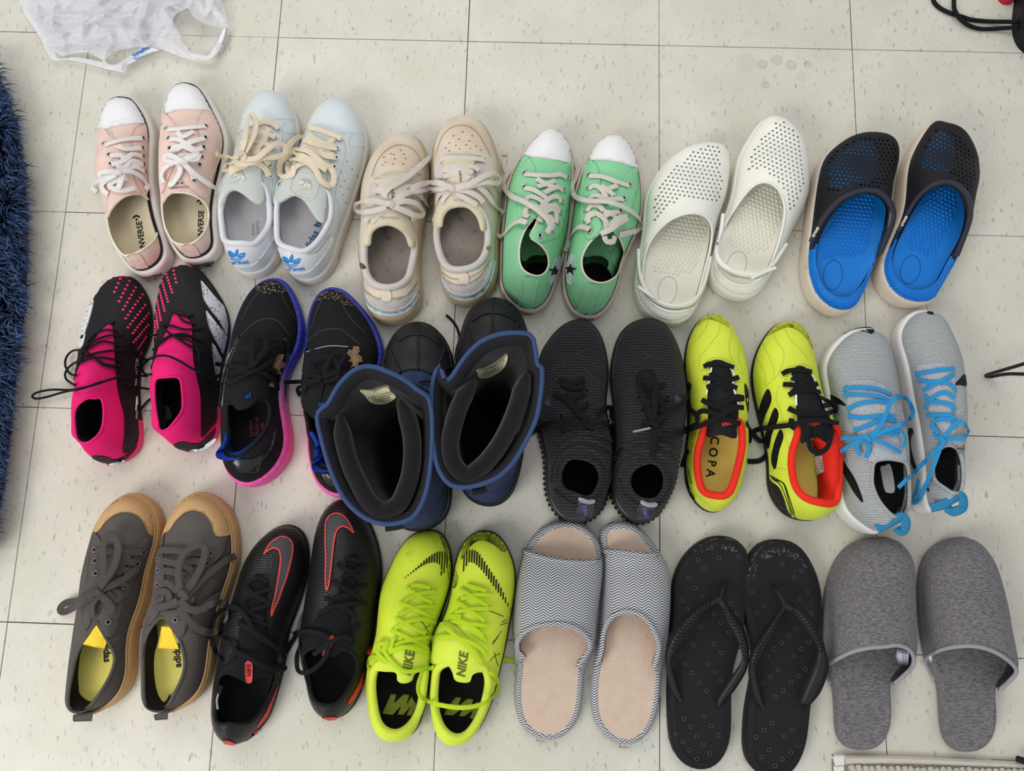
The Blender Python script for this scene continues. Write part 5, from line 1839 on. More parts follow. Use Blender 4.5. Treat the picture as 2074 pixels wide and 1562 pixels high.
boost('left', [(410, 45), (470, 55), (530, 108), (575, 190), (610, 280), (630, 380), (622, 500), (590, 590), (545, 670), (518, 760), (512, 850), (522, 950), (540, 1050), (550, 1130), (540, 1220), (500, 1310), (430, 1390), (350, 1440), (270, 1455), (190, 1437), (130, 1395), (90, 1335), (70, 1270), (58, 1180), (55, 1060), (58, 950), (65, 850), (80, 740), (95, 640), (110, 560), (122, 460), (150, 350), (190, 240), (250, 140), (320, 72), (370, 50)],
      [(95, 900), (98, 1000), (100, 1090), (90, 1170), (85, 1220), (120, 1250), (190, 1240), (260, 1180), (335, 1100), (380, 1010), (388, 930), (370, 868), (320, 855), (250, 900), (190, 920), (130, 880)],
      [(95, 865), (135, 875), (172, 932), (240, 920), (290, 880), (335, 848), (380, 868), (370, 780), (395, 620), (440, 480), (300, 442), (190, 470), (150, 600), (110, 740)],
      [(98, 1040, .07), (75, 1140, .085), (22, 1225, .092), (40, 1262, .092), (110, 1272, .09), (185, 1258, .085), (260, 1185, .075), (335, 1102, .066)], [(106, 1060, .058), (125, 1130, .05), (145, 1180, .045), (170, 1205, .044), (200, 1195, .045), (235, 1170, .05), (280, 1140, .055), (335, 1092, .06)],
      [[(190, 485), (260, 455), (350, 450), (440, 462)], [(185, 560), (280, 530), (380, 500), (440, 505)], [(170, 555), (220, 590), (260, 640)], [(255, 650, .012), (268, 560, .015), (265, 480, .016), (305, 432, .016), (355, 450, .015), (358, 510, .014), (300, 590, .013), (255, 650, .012)], [(20, 622, .008), (110, 635, .010), (240, 650, .011)], [(-20, 722, .006), (80, 695, .009), (240, 658, .011)], [(-30, 780, .006), (120, 745, .009), (250, 680, .011), (340, 640, .011), (420, 590, .009)], [(250, 660, .010), (340, 680, .009), (415, 735, .007), (432, 780, .005)], [(200, 640), (280, 590), (400, 570)], [(270, 640, .014), (330, 570, .015), (390, 500, .014)], [(300, 660), (370, 650), (430, 680)]],
      [[(408, 620), (440, 560), (470, 555), (455, 600), (478, 610), (472, 640), (440, 650), (448, 690), (425, 690), (420, 650), (400, 655)], [(375, 755), (400, 740), (420, 765), (412, 785), (385, 775)]],
      [(300, 100), (360, 70), (430, 62), (490, 90), (510, 130), (440, 150), (350, 150), (300, 140)],
      [[(185, 445), (160, 470), (110, 590), (75, 740), (58, 900), (70, 910), (92, 760), (130, 600), (175, 500)], [(470, 450), (490, 450), (520, 560), (510, 700), (490, 920), (470, 935), (440, 740), (470, 640), (490, 540)]],
      [[(150, 520), (105, 640), (75, 780), (62, 915)], [(130, 560), (92, 680)], [(490, 640), (500, 740)], [(445, 745), (478, 930)], [(460, 740), (490, 850)], [(505, 560), (520, 640)]],
      [[(200, 330), (240, 240), (290, 170), (330, 120)], [(190, 440), (280, 350), (380, 318), (460, 350), (520, 440)], [(460, 140), (500, 230), (560, 330)]], b1)
boost('right', [(800, 105), (870, 117), (930, 160), (990, 220), (1050, 290), (1100, 370), (1140, 460), (1165, 560), (1155, 650), (1135, 740), (1120, 850), (1105, 1000), (1095, 1150), (1080, 1300), (1050, 1400), (1000, 1470), (930, 1518), (850, 1525), (780, 1500), (720, 1450), (680, 1380), (655, 1290), (640, 1200), (635, 1100), (622, 1000), (608, 900), (602, 800), (606, 700), (616, 580), (626, 450), (640, 340), (670, 220), (720, 142), (760, 114)],
      [(612, 915), (640, 1000), (652, 1100), (690, 1200), (690, 1290), (760, 1315), (850, 1290), (950, 1200), (1000, 1100), (990, 980), (900, 910), (800, 970), (720, 995), (655, 950)],
      [(605, 890), (640, 935), (690, 990), (760, 985), (840, 920), (900, 850), (900, 700), (915, 560), (780, 520), (650, 540), (625, 700)],
      [(655, 1080, .07), (692, 1170, .075), (680, 1270, .09), (668, 1320, .092), (690, 1345, .09), (800, 1350, .085), (880, 1320, .075)], [(668, 1090, .06), (725, 1180, .055), (745, 1250, .05), (760, 1285, .05), (780, 1298, .05), (820, 1300, .05), (880, 1280, .055)],
      [[(640, 555), (720, 540), (820, 530), (900, 522)], [(735, 715, .012), (660, 690, .013), (640, 630, .014), (700, 582, .014), (800, 575, .014), (845, 640, .013), (835, 715, .013), (750, 738, .012)], [(755, 720, .014), (765, 640, .015), (810, 565, .016), (865, 530, .015), (890, 570, .014), (840, 640, .013)], [(480, 745, .008), (600, 742, .010), (730, 728, .012)], [(735, 735, .010), (640, 758, .009), (575, 790, .007), (592, 835, .005)], [(750, 710, .015), (800, 690, .015), (845, 668, .014)], [(700, 740, .010), (630, 770, .008), (600, 880, .005)], [(650, 640), (720, 640), (830, 650)], [(640, 700), (720, 690), (830, 610)], [(740, 740, .008), (720, 850, .006), (700, 930, .004)], [(740, 740), (800, 770), (850, 760)]],
      [[(905, 560), (918, 535), (940, 540), (948, 512), (982, 516), (988, 545), (972, 560), (995, 580), (1000, 612), (975, 618), (972, 650), (945, 640), (930, 652), (940, 615), (912, 612), (930, 590)]],
      [(690, 190), (730, 150), (810, 130), (890, 140), (950, 190), (970, 240), (900, 230), (800, 190), (710, 205)],
      [[(622, 530), (640, 520), (632, 640), (610, 760), (600, 860), (608, 700)]],
      [[(620, 560), (612, 680), (604, 800)], [(645, 548), (780, 512), (915, 515)]],
      [[(650, 440), (700, 280), (740, 190)], [(640, 470), (720, 410), (800, 388), (880, 400), (1000, 500)], [(860, 190), (920, 300), (1030, 420)]], b2)

# ================================================================ navy and black winter boots
k = K(630, 600, .31373)
RUBB = M('black_rubber_shell', '2d2d2f', 0.45, bump=0.06, bscale=300)
SUEB = M('navy_suede', '2c3756', 0.98, var=0.25, vscale=90, bump=0.4, bscale=400)
NYLB = M('navy_binding', '364a74', 0.8, bump=0.3, bscale=700)
FOAMK = M('charcoal_foam', '303034', 0.9)
FLEE = M('plum_black_fleece', '211c21', 1.0, var=0.2, vscale=60, bump=0.4, bscale=500, sheen=0.2)
LABC = M('cream_label', 'e2dcb4', 0.8)


def boot(side, outline, shell, ridges, rimpts, lab, roll, labtxt, lace, pull):
    s = Shoe('winter_boot', k, outline, 'tall navy and black lined winter boot, %s one of its pair' % side, 'boot', 'navy winter boots',
             [(0, .10), (.14, .105), (.3, .11), (.45, .105), (.58, .092), (.72, .078), (.85, .068), (1, .055)], zs=[(0, .034), (1, .028)], zf=0.035, p=2.3, inset=0.003, spring=.008, s1=.78)
    s.sole(BLACKR)
    for f_ in (0.35, 0.65):
        s.band('sole_rib', BLACKR, -0.0008, f_, f_ + 0.12, 0.0016)
    s.patch('rubber_shell', shell, RUBB, 0.002, puff=.001)
    for r_ in ridges:
        s.laces([[p + (0.0035,) for p in r_]], RUBB, 0.004, 0.003, name='shell_ridge', rnd=True)
    s.band('rubber_rand', RUBB, -0.006, 0.95, 1.5, 0.005)
    # shaft
    R = catmull(s.K(rimpts), True, 72)
    top = np.array([at(*p) for p in R])
    n = len(top)
    ctr = s.spn(0.30)
    ax = s.toe_p - s.heel_p
    ax = ax / np.linalg.norm(ax)
    lat = np.array([-ax[1], ax[0]])
    tc_ = top.mean(0)
    low = []
    for p in top:
        d = p[:2] - tc_[:2]
        a = math.atan2(d @ lat, d @ ax)
        q = ctr + ax * math.cos(a) * 0.072 + lat * math.sin(a) * 0.044
        low.append((q[0], q[1], 0.078))
    low = np.array(low)
    ank = low.copy()
    ank[:, :2] = ctr + (low[:, :2] - ctr) * 0.9
    ank[:, 2] = [s.dome.down(p[0], p[1]) for p in ank]
    s.upper(SUEB, ank)
    s.insole(DARKIN)
    V, Fc = [], []
    lev = [(0, 0), (.15, .12), (.35, .3), (.6, .58), (.85, .85), (1, 1)]
    for t, u in lev:
        q = low + (top - low) * t
        q[:, :2] = low[:, :2] + (top[:, :2] - low[:, :2]) * u
        V.append(q)
    for kk in range(len(lev) - 1):
        for i in range(n):
            j = (i + 1) % n
            Fc.append((kk * n + i, kk * n + j, (kk + 1) * n + j, (kk + 1) * n + i))
    mesh_obj('shaft', np.vstack(V), Fc, SUEB, s.root)
    # padded inside: foam edge, lining, fleece roll
    V2, F2 = [], []
    spec = [(0.0, 0.0), (0.006, -0.002), (0.012, -0.016), (0.016, -0.05), (0.02, -0.11), (0.024, -0.20)]
    for d, dz in spec:
        q = top.copy()
        q[:, :2] = offset_loop(top[:, :2], -d)
        if dz < -0.04:
            f_ = min(1.0, (-dz) / (top[:, 2].mean() - 0.06))
            q[:, :2] = q[:, :2] + (offset_loop(low[:, :2], -0.008) - q[:, :2]) * f_
        q[:, 2] = np.maximum(top[:, 2] + dz, 0.05)
        V2.append(q)
    for kk in range(len(spec) - 1):
        for i in range(n):
            j = (i + 1) % n
            F2.append((kk * n + i, kk * n + j, (kk + 1) * n + j, (kk + 1) * n + i))
    F2.append(tuple(range((len(spec) - 1) * n, len(spec) * n)))
    mi = [0] * (2 * n) + [1] * (3 * n) + [1]
    mesh_obj('lining', np.vstack(V2), F2, [FOAMK, FLEE], s.root, mi=mi)
    s.lin = Surf(np.vstack(V2), F2[:-1])
    s.collar(top, NYLB, 0.0027, name='top_binding')
    q = top.copy()
    tube = catmull(s.K(roll), False, 40)
    P = np.array([at(*p) for p in tube])
    tube_obj('fleece_roll', [tuple(p) for p in P[::3]], 0.0105, FLEE, s.root, flat=1.3, taper=12)
    drape('size_label', catmull([p[:2] for p in s.K(lab)], True, -4), s.lin, LABC, s.root, 0.002, 4.0)
    s.stroke('label_print', labtxt, PRINTK, 0.0013, 0.0032, on=s.lin, dash=1, gap=1)
    s.laces(lace, CORD, 0.0035, 0.002, 0.003, rnd=True)
    tube_obj('pull_loop', [at(*p) for p in s.K(pull)], 0.0045, BLACKR, s.root, flat=.6)
    return s


boot('left', [(700, 180), (770, 195), (840, 248), (890, 330), (915, 400), (930, 480), (935, 600), (925, 750), (915, 900), (910, 1080), (908, 1260), (905, 1330), (880, 1410), (830, 1468), (760, 1503), (690, 1515), (610, 1505), (555, 1460), (520, 1380), (500, 1200), (480, 1000), (465, 800), (460, 600), (470, 440), (500, 340), (550, 250), (620, 195)],
     [(700, 165), (780, 180), (855, 235), (905, 320), (940, 470), (945, 600), (860, 560), (760, 500), (690, 478), (600, 490), (520, 560), (450, 600), (460, 440), (490, 330), (540, 235), (615, 180)],
     [[(690, 185), (690, 330), (688, 475)], [(505, 340), (540, 420), (575, 490)], [(868, 310), (840, 400), (815, 460)], [(560, 290), (620, 255), (690, 245), (760, 260), (830, 310)]],
     [(38, 790, .25), (55, 735, .255), (110, 690, .26), (180, 570, .265), (280, 475, .27), (380, 452, .27), (490, 485, .27), (610, 545, .265), (700, 615, .26), (745, 638, .255), (775, 720, .25), (782, 900, .245), (770, 1100, .24), (740, 1270, .24), (680, 1400, .24), (600, 1455, .24), (470, 1472, .24), (350, 1432, .24), (250, 1352, .24), (180, 1250, .24), (110, 1080, .242), (60, 900, .246)],
     [(315, 602), (400, 598), (490, 575), (520, 610), (552, 642), (500, 678), (440, 692), (378, 680), (345, 640)],
     [(190, 760, .238), (205, 900, .235), (250, 1080, .232), (330, 1250, .23), (400, 1360, .23), (470, 1390, .23), (545, 1360, .23), (600, 1270, .23), (640, 1150, .232), (655, 1000, .234), (640, 850, .236), (600, 730, .238), (565, 670, .238)],
     [[(385, 650), (440, 655), (520, 635)], [(395, 664), (460, 666)], [(435, 625), (515, 605)], [(440, 640), (520, 618)], [(365, 640), (395, 632)], [(360, 648), (410, 642)]],
     [[(690, 580, .006), (740, 610, .006), (775, 630, .006)], [(700, 555, .006), (790, 545, .006)], [(650, 560, .006), (720, 600, .006)]],
     [(480, 1495, .2), (530, 1490, .2), (590, 1478, .2)])
boot('right', [(1180, 25), (1260, 40), (1330, 90), (1372, 160), (1397, 240), (1405, 320), (1405, 450), (1398, 600), (1385, 800), (1370, 1000), (1350, 1120), (1320, 1220), (1270, 1308), (1200, 1350), (1120, 1352), (1040, 1322), (985, 1262), (962, 1190), (950, 1000), (940, 800), (930, 600), (935, 420), (958, 300), (985, 200), (1030, 102), (1100, 42)],
     [(1180, 10), (1270, 25), (1345, 80), (1390, 155), (1415, 240), (1420, 420), (1330, 330), (1240, 300), (1160, 300), (1060, 340), (980, 420), (920, 470), (940, 300), (970, 190), (1020, 88), (1095, 26)],
     [[(1170, 30), (1172, 150), (1170, 300)], [(1010, 215), (1035, 290), (1060, 350)], [(1340, 150), (1320, 220)], [(1040, 160), (1100, 120), (1170, 108), (1250, 118), (1330, 160)]],
     [(775, 640, .245), (798, 510, .248), (830, 448, .25), (880, 545, .255), (1000, 385, .26), (1100, 292, .265), (1220, 245, .268), (1330, 236, .268), (1420, 252, .265), (1446, 330, .26), (1462, 440, .252), (1492, 475, .25), (1482, 640, .245), (1450, 800, .242), (1380, 950, .24), (1300, 1080, .24), (1200, 1170, .24), (1060, 1225, .24), (930, 1230, .24), (860, 1180, .24), (810, 1080, .24), (785, 900, .242)],
     [(1070, 472), (1130, 458), (1200, 420), (1265, 368), (1262, 420), (1230, 470), (1160, 510), (1082, 525)],
     [(1060, 545, .238), (970, 680, .236), (915, 850, .234), (895, 960, .232), (915, 1070, .23), (960, 1140, .23), (1030, 1155, .23), (1100, 1100, .23), (1200, 985, .232), (1275, 850, .234), (1335, 700, .236), (1370, 570, .238), (1395, 490, .24)],
     [[(1095, 500), (1150, 480), (1190, 455)], [(1180, 425), (1240, 395)], [(1185, 440), (1245, 405)], [(1110, 480), (1135, 470)]],
     [[(872, 122, .004), (905, 150, .004), (940, 200, .004), (958, 270, .005), (940, 340, .005), (930, 410, .004)], [(862, 470, .006), (900, 465, .006), (950, 440, .006)], [(1420, 885, .003), (1478, 848, .003)], [(1400, 420, .01), (1440, 450, .01)]],
     [(1040, 1262, .2), (1090, 1255, .2), (1130, 1238, .2)])

# ================================================================ black knit trainers
k = K(1070, 630, .28169)
KKNIT = M('black_rib_knit', '262427', 0.95, kind='knit', bscale=75, bump=0.7, c2='343135', amt=0.9, sheen=0.1)
SMOKE = M('smoky_translucent_sole', '3a3638', 0.35, coat=0.2)
GREYT = M('grey_tab', '97979c', 0.6)
BADGEP = M('dull_purple', '55495a', 0.7)
BLUET = M('blue_silver_print', '6a70b8', 0.4)


def knit(side, outline, opening, seams, ribs, eye, lace, tip, tab, lab, labtxt, side_b):
    s = Shoe('knit_trainer', k, outline, 'all black ribbed knit trainer with black laces, %s one of its pair' % side, 'shoe', 'black knit trainers',
             [(0, .088), (.14, .094), (.28, .096), (.42, .094), (.56, .082), (.7, .064), (.85, .054), (1, .05)], zs=[(0, .03), (1, .022)], zf=0.03, p=2.1, inset=0.004)
    s.sole(SMOKE)
    lugs(s, SMOKE)
    rim = s.rim(opening)
    s.upper(KKNIT, rim, DARKIN, 0.003)
    s.collar(rim, KKNIT, 0.0028)
    s.insole(DARKIN)
    s.stroke('seam', seams, M('black_zigzag', '3c383b', .9), 0.0024, 0.0008, dash=1, gap=1)
    s.laces([[q + (0.001,) for q in r_] for r_ in ribs], KKNIT, 0.006, 0.004, name='collar_rib', rnd=True)
    s.eyelets(eye, SMOKE, 0.0042, 0.0014, HOLE)
    s.laces(lace, CORD, 0.0075, 0.002, 0.0045)
    if tip:
        s.laces(tip, GREYT, 0.003, 0.003, 0.009, name='lace_tip', rnd=True)
    s.patch('pull_tab', tab, GREYT, 0.004)
    s.patch('heel_label', lab, M('clear_label', '37363d', .25, coat=.4), 0.002)
    s.text('NIKE', labtxt[0], labtxt[1], 22, 100, BLUET, on='dome', off=.0035, bold=.02)
    s.patch('side_badge', side_b, BADGEP, 0.001)


knit('left', [(380, 58), (450, 80), (505, 140), (545, 230), (570, 340), (580, 450), (572, 560), (562, 680), (580, 800), (602, 900), (612, 1020), (605, 1150), (585, 1270), (560, 1370), (530, 1430), (490, 1475), (420, 1518), (340, 1530), (270, 1510), (210, 1470), (160, 1400), (130, 1320), (118, 1220), (118, 1100), (98, 980), (75, 880), (62, 760), (68, 660), (75, 560), (72, 470), (70, 380), (100, 280), (150, 200), (220, 122), (300, 72)],
     [(300, 1056), (250, 1108), (228, 1190), (250, 1278), (330, 1315), (410, 1345), (470, 1322), (510, 1250), (520, 1175), (480, 1100), (400, 1060)],
     [[(80, 470), (190, 415), (340, 315), (440, 275), (550, 235)], [(345, 310), (440, 365), (550, 480)], [(270, 480), (400, 445), (505, 412)], [(400, 420), (500, 520), (560, 640)]],
     [[(165, 1240), (180, 1100), (240, 980), (340, 920), (460, 930), (590, 1010)], [(130, 1100), (190, 960), (300, 880)], [(190, 1290), (280, 1370), (360, 1400)], [(470, 1390), (550, 1290), (590, 1180)], [(200, 1200), (220, 1080), (290, 1000), (400, 985), (510, 1040), (560, 1130)], [(350, 880), (480, 880), (600, 940)]],
     [(395, 490), (420, 580), (420, 665), (460, 852), (228, 495), (240, 760)],
     [[(245, 490), (300, 520), (350, 510), (400, 480)], [(235, 520), (320, 555), (410, 540)], [(180, 590), (260, 630), (330, 700), (390, 780)], [(405, 585), (340, 620), (260, 600)], [(425, 665), (370, 690), (300, 640)], [(385, 775, .010), (470, 785, .010), (580, 820, .009), (605, 860, .007), (602, 895, .005)], [(500, 740, .006), (545, 705, .007), (590, 695, .006), (605, 735, .005), (600, 770, .004)], [(15, 880, .003), (100, 825, .005), (240, 790, .008), (370, 795, .010)], [(395, 790, .008), (440, 825, .006), (465, 855, .005)], [(235, 860, .005), (290, 815, .008), (370, 800, .010)], [(350, 740, .010), (420, 760, .012), (430, 790, .010)]],
     None, [(368, 1335), (420, 1352), (464, 1350), (460, 1374), (415, 1378), (364, 1360)], [(365, 1365), (460, 1378), (450, 1475), (350, 1472)], (402, 1420),
     [(98, 665), (130, 635), (160, 618), (168, 650), (166, 692), (128, 672)])
knit('right', [(860, 52), (940, 65), (1000, 110), (1050, 190), (1090, 280), (1115, 380), (1135, 500), (1145, 620), (1138, 720), (1120, 830), (1105, 930), (1088, 1050), (1072, 1180), (1048, 1270), (1005, 1360), (970, 1425), (910, 1490), (830, 1530), (760, 1522), (700, 1492), (650, 1440), (608, 1375), (585, 1290), (580, 1180), (600, 1080), (615, 960), (614, 850), (606, 740), (598, 640), (586, 540), (582, 460), (595, 350), (620, 240), (660, 160), (720, 97), (790, 62)],
     [(830, 1095), (762, 1130), (725, 1200), (732, 1272), (780, 1338), (860, 1365), (930, 1345), (975, 1282), (985, 1200), (958, 1130), (900, 1085)],
     [[(640, 215), (760, 260), (880, 325), (1080, 400)], [(590, 520), (680, 450), (760, 385), (890, 322)], [(615, 660), (700, 615), (800, 565)], [(735, 415), (850, 490)], [(900, 520), (1000, 570), (1120, 600)]],
     [[(620, 1080), (660, 990), (760, 950), (870, 940)], [(640, 1130), (700, 1040), (800, 1000), (900, 1010), (1000, 1070)], [(665, 1200), (720, 1100), (800, 1050)], [(650, 1220), (700, 1330), (790, 1400)], [(940, 1400), (1010, 1300), (1040, 1180)], [(930, 960), (1020, 990), (1070, 1060)]],
     [(820, 525), (805, 622), (825, 715), (830, 792), (975, 530), (1000, 625), (985, 705)],
     [[(820, 525), (880, 565), (930, 550), (980, 522)], [(808, 622), (880, 600), (940, 640), (1000, 625)], [(828, 712), (890, 690), (950, 720), (985, 700)], [(840, 540), (900, 620), (990, 700)],
      [(895, 800, .010), (860, 700, .013), (805, 570, .014), (795, 470, .014), (845, 432, .014), (895, 455, .014), (912, 550, .014), (910, 680, .013), (902, 790, .011)], [(898, 830, .010), (905, 920, .010), (895, 1045, .010)], [(920, 850, .010), (960, 885, .010), (1050, 885, .010), (1140, 850, .008), (1225, 805, .006)], [(920, 805, .009), (980, 750, .008), (1060, 690, .007), (1130, 640, .006), (1160, 520, .004)], [(820, 790), (880, 812), (965, 795)], [(870, 800, .014), (905, 805, .015), (925, 830, .013)]],
     [[(890, 838, .009), (840, 850, .009), (755, 868, .009)]], [(818, 1352), (860, 1370), (913, 1370), (910, 1395), (860, 1398), (816, 1378)], [(810, 1378), (905, 1395), (875, 1490), (785, 1470)], (842, 1435),
     [(1055, 612), (1105, 640), (1085, 665), (1058, 692)])

# ================================================================ neon yellow football boots with red collars
k = K(1350, 620, .28816)
NEON = M('neon_yellow_leather', 'd8e544', 0.5, var=0.04, bump=0.1, bscale=400)
REDC = M('bright_red_lining', 'ee2f1e', 0.85, bump=0.3, bscale=900)
INYEL = M('yellow_green_insole', 'dcd868', 0.85, var=0.05)
KTON = M('black_tongue', '1f1e20', 0.7, bump=0.2)
YST = M('olive_stitch', '9aa32c', 0.9)
SCUF = M('scuffed_toe', 'b7c12f', 0.8, kind='dirt', bscale=70, c2='55582a', amt=0.5)
REDP = M('red_print', 'd8392e', 0.6)
ORP = M('orange_print', 'd97a26', 0.6)


def copa(side, outline, opening, tongue, edge, stripes, stit, heel, hl, lace, scuff, ext):
    s = Shoe('football_boot', k, outline, 'neon yellow football boot with red collar and black laces, %s one of its pair' % side, 'shoe', 'neon yellow boots with red collars',
             [(0, .07), (.14, .074), (.3, .068), (.45, .076), (.58, .076), (.72, .06), (.85, .05), (1, .044)], zs=0.014, zf=0.03, p=2.2, inset=0.001, spring=.004)
    s.sole(BLACKR)
    rim = s.rim(opening)
    s.upper(NEON, rim, REDC, 0.006)
    s.collar(rim, REDC, 0.0052, name='padded_collar', skip=tongue)
    s.insole(INYEL)
    s.patch('tongue', tongue, KTON, 0.0016, puff=0.002)
    s.stroke('tongue_edge', edge, PRINTW, 0.0026, 0.0036)
    for st in stripes:
        s.patch('stripe', st, PRINTK, 0.0008, step=4)
    s.stroke('stitching', stit, YST, 0.0008, 0.0006, dash=1, gap=1)
    for q in heel:
        s.patch('heel_counter', q, PRINTK, 0.0008)
    s.stroke('heel_lines', hl, PRINTK, 0.0014, 0.0008)
    s.patch('scuffed_toe', scuff, SCUF, 0.0004)
    s.laces(lace, CORD, 0.0072, 0.002, 0.0045)
    ext(s)


def cp1(s):
    s.text('C O P A', 325, 1062, 60, 263, PRINTK, bold=.02, sx=.95)
    s.text('COPA', 185, 965, 26, 258, ORP, on='dome', off=.0008, sx=1.7)
    for i in range(3):
        s.patch('logo', [(385 + i * 20, 828 - i * 4), (398 + i * 20, 846 - i * 5), (412 + i * 20, 838 - i * 5), (405 + i * 20 - 4, 812 - i * 8)], REDP, .0052, smooth=False, step=3)


def cp2(s):
    s.text('adidas', 1018, 832, 26, 178, REDP, on='dome', off=.0054, bold=.02)
    w = loft2('inner_wall', s.K([(1130, 860, .072), (1190, 900, .07), (1208, 1000, .068), (1212, 1150, .066), (1205, 1290, .064), (1175, 1380, .064)]), s.K([(1018, 950, .03), (1035, 1000, .022), (1045, 1080, .02), (1058, 1200, .02), (1062, 1300, .02), (1060, 1350, .025)]), REDC, s.root, .002)
    wl = surf_of(w, s.root)
    s.patch('size_tag', [(1020, 1065), (1095, 1050), (1110, 1165), (1062, 1188)], M('white_tag', 'd6d2c4', .7), .001, on=wl, step=4, smooth=False)
    s.stroke('tag_print', [[(1075, 1062), (1092, 1150)], [(1085, 1060), (1100, 1148)], [(1048, 1130), (1066, 1182)], [(1060, 1128), (1078, 1172)]], PRINTK, .0008, .002, on=wl, dash=1, gap=1)


copa('left', [(330, 55), (390, 70), (440, 120), (490, 190), (530, 280), (558, 380), (575, 480), (577, 600), (574, 720), (575, 850), (578, 960), (565, 1080), (545, 1180), (520, 1280), (480, 1362), (420, 1420), (350, 1450), (280, 1445), (210, 1400), (165, 1330), (135, 1250), (124, 1150), (126, 1040), (138, 920), (146, 800), (145, 680), (135, 560), (120, 440), (125, 340), (145, 240), (190, 150), (250, 85)],
     [(278, 800), (255, 900), (225, 1000), (215, 1110), (228, 1220), (258, 1305), (330, 1330), (425, 1330), (470, 1245), (508, 1110), (532, 980), (530, 880), (505, 790), (470, 860), (380, 890), (305, 860)],
     [(350, 380), (300, 410), (310, 500), (292, 640), (298, 740), (292, 850), (290, 922), (380, 906), (482, 930), (490, 850), (500, 740), (475, 600), (455, 480), (425, 405)],
     [[(425, 425), (465, 485), (460, 560), (490, 680), (512, 735)], [(318, 440), (308, 540), (290, 620)]],
     [[(548, 545), (568, 580), (576, 640), (576, 760), (560, 690), (550, 620)]],
     [[(295, 65), (280, 150), (230, 220), (180, 275), (150, 350)], [(375, 70), (370, 180), (300, 280), (235, 360), (232, 450)], [(460, 170), (440, 300), (470, 400), (535, 480)], [(510, 240), (508, 380), (540, 470)], [(250, 460), (280, 392), (350, 360), (420, 378), (480, 430)], [(165, 820), (155, 960), (150, 1150), (200, 1300), (300, 1400)]],
     [[(125, 1150), (150, 1225), (165, 1295), (205, 1375), (165, 1335), (134, 1250)]], [[(140, 1140), (165, 1250), (200, 1340)], [(150, 1140), (175, 1250)], [(158, 1145), (182, 1250)]],
     [[(262, 428), (310, 405), (400, 408), (474, 432)], [(258, 505), (350, 512), (430, 520), (508, 500)], [(282, 572), (340, 550), (430, 550), (497, 578)], [(310, 470), (380, 545), (450, 585)], [(440, 460), (380, 540), (310, 580)], [(248, 660), (320, 690), (420, 665), (545, 650)], [(300, 740), (400, 690), (480, 640), (545, 645)],
      [(-10, 905, .006), (100, 890, .008), (200, 855, .010), (300, 815, .011), (400, 760, .011), (480, 715, .010), (542, 715, .007)], [(212, 810, .006), (225, 750, .007), (270, 738, .009), (340, 760, .010), (430, 800, .010), (520, 828, .008)], [(150, 540, .004), (145, 640, .005), (165, 720, .006), (210, 765, .006), (215, 805, .005)], [(565, 820, .006), (588, 890, .005), (578, 960, .004)], [(110, 1130, .003), (150, 1010, .004)]],
     [(235, 95), (275, 60), (330, 52), (390, 68), (430, 110), (440, 150), (380, 120), (310, 95), (260, 105), (215, 150)], cp1)
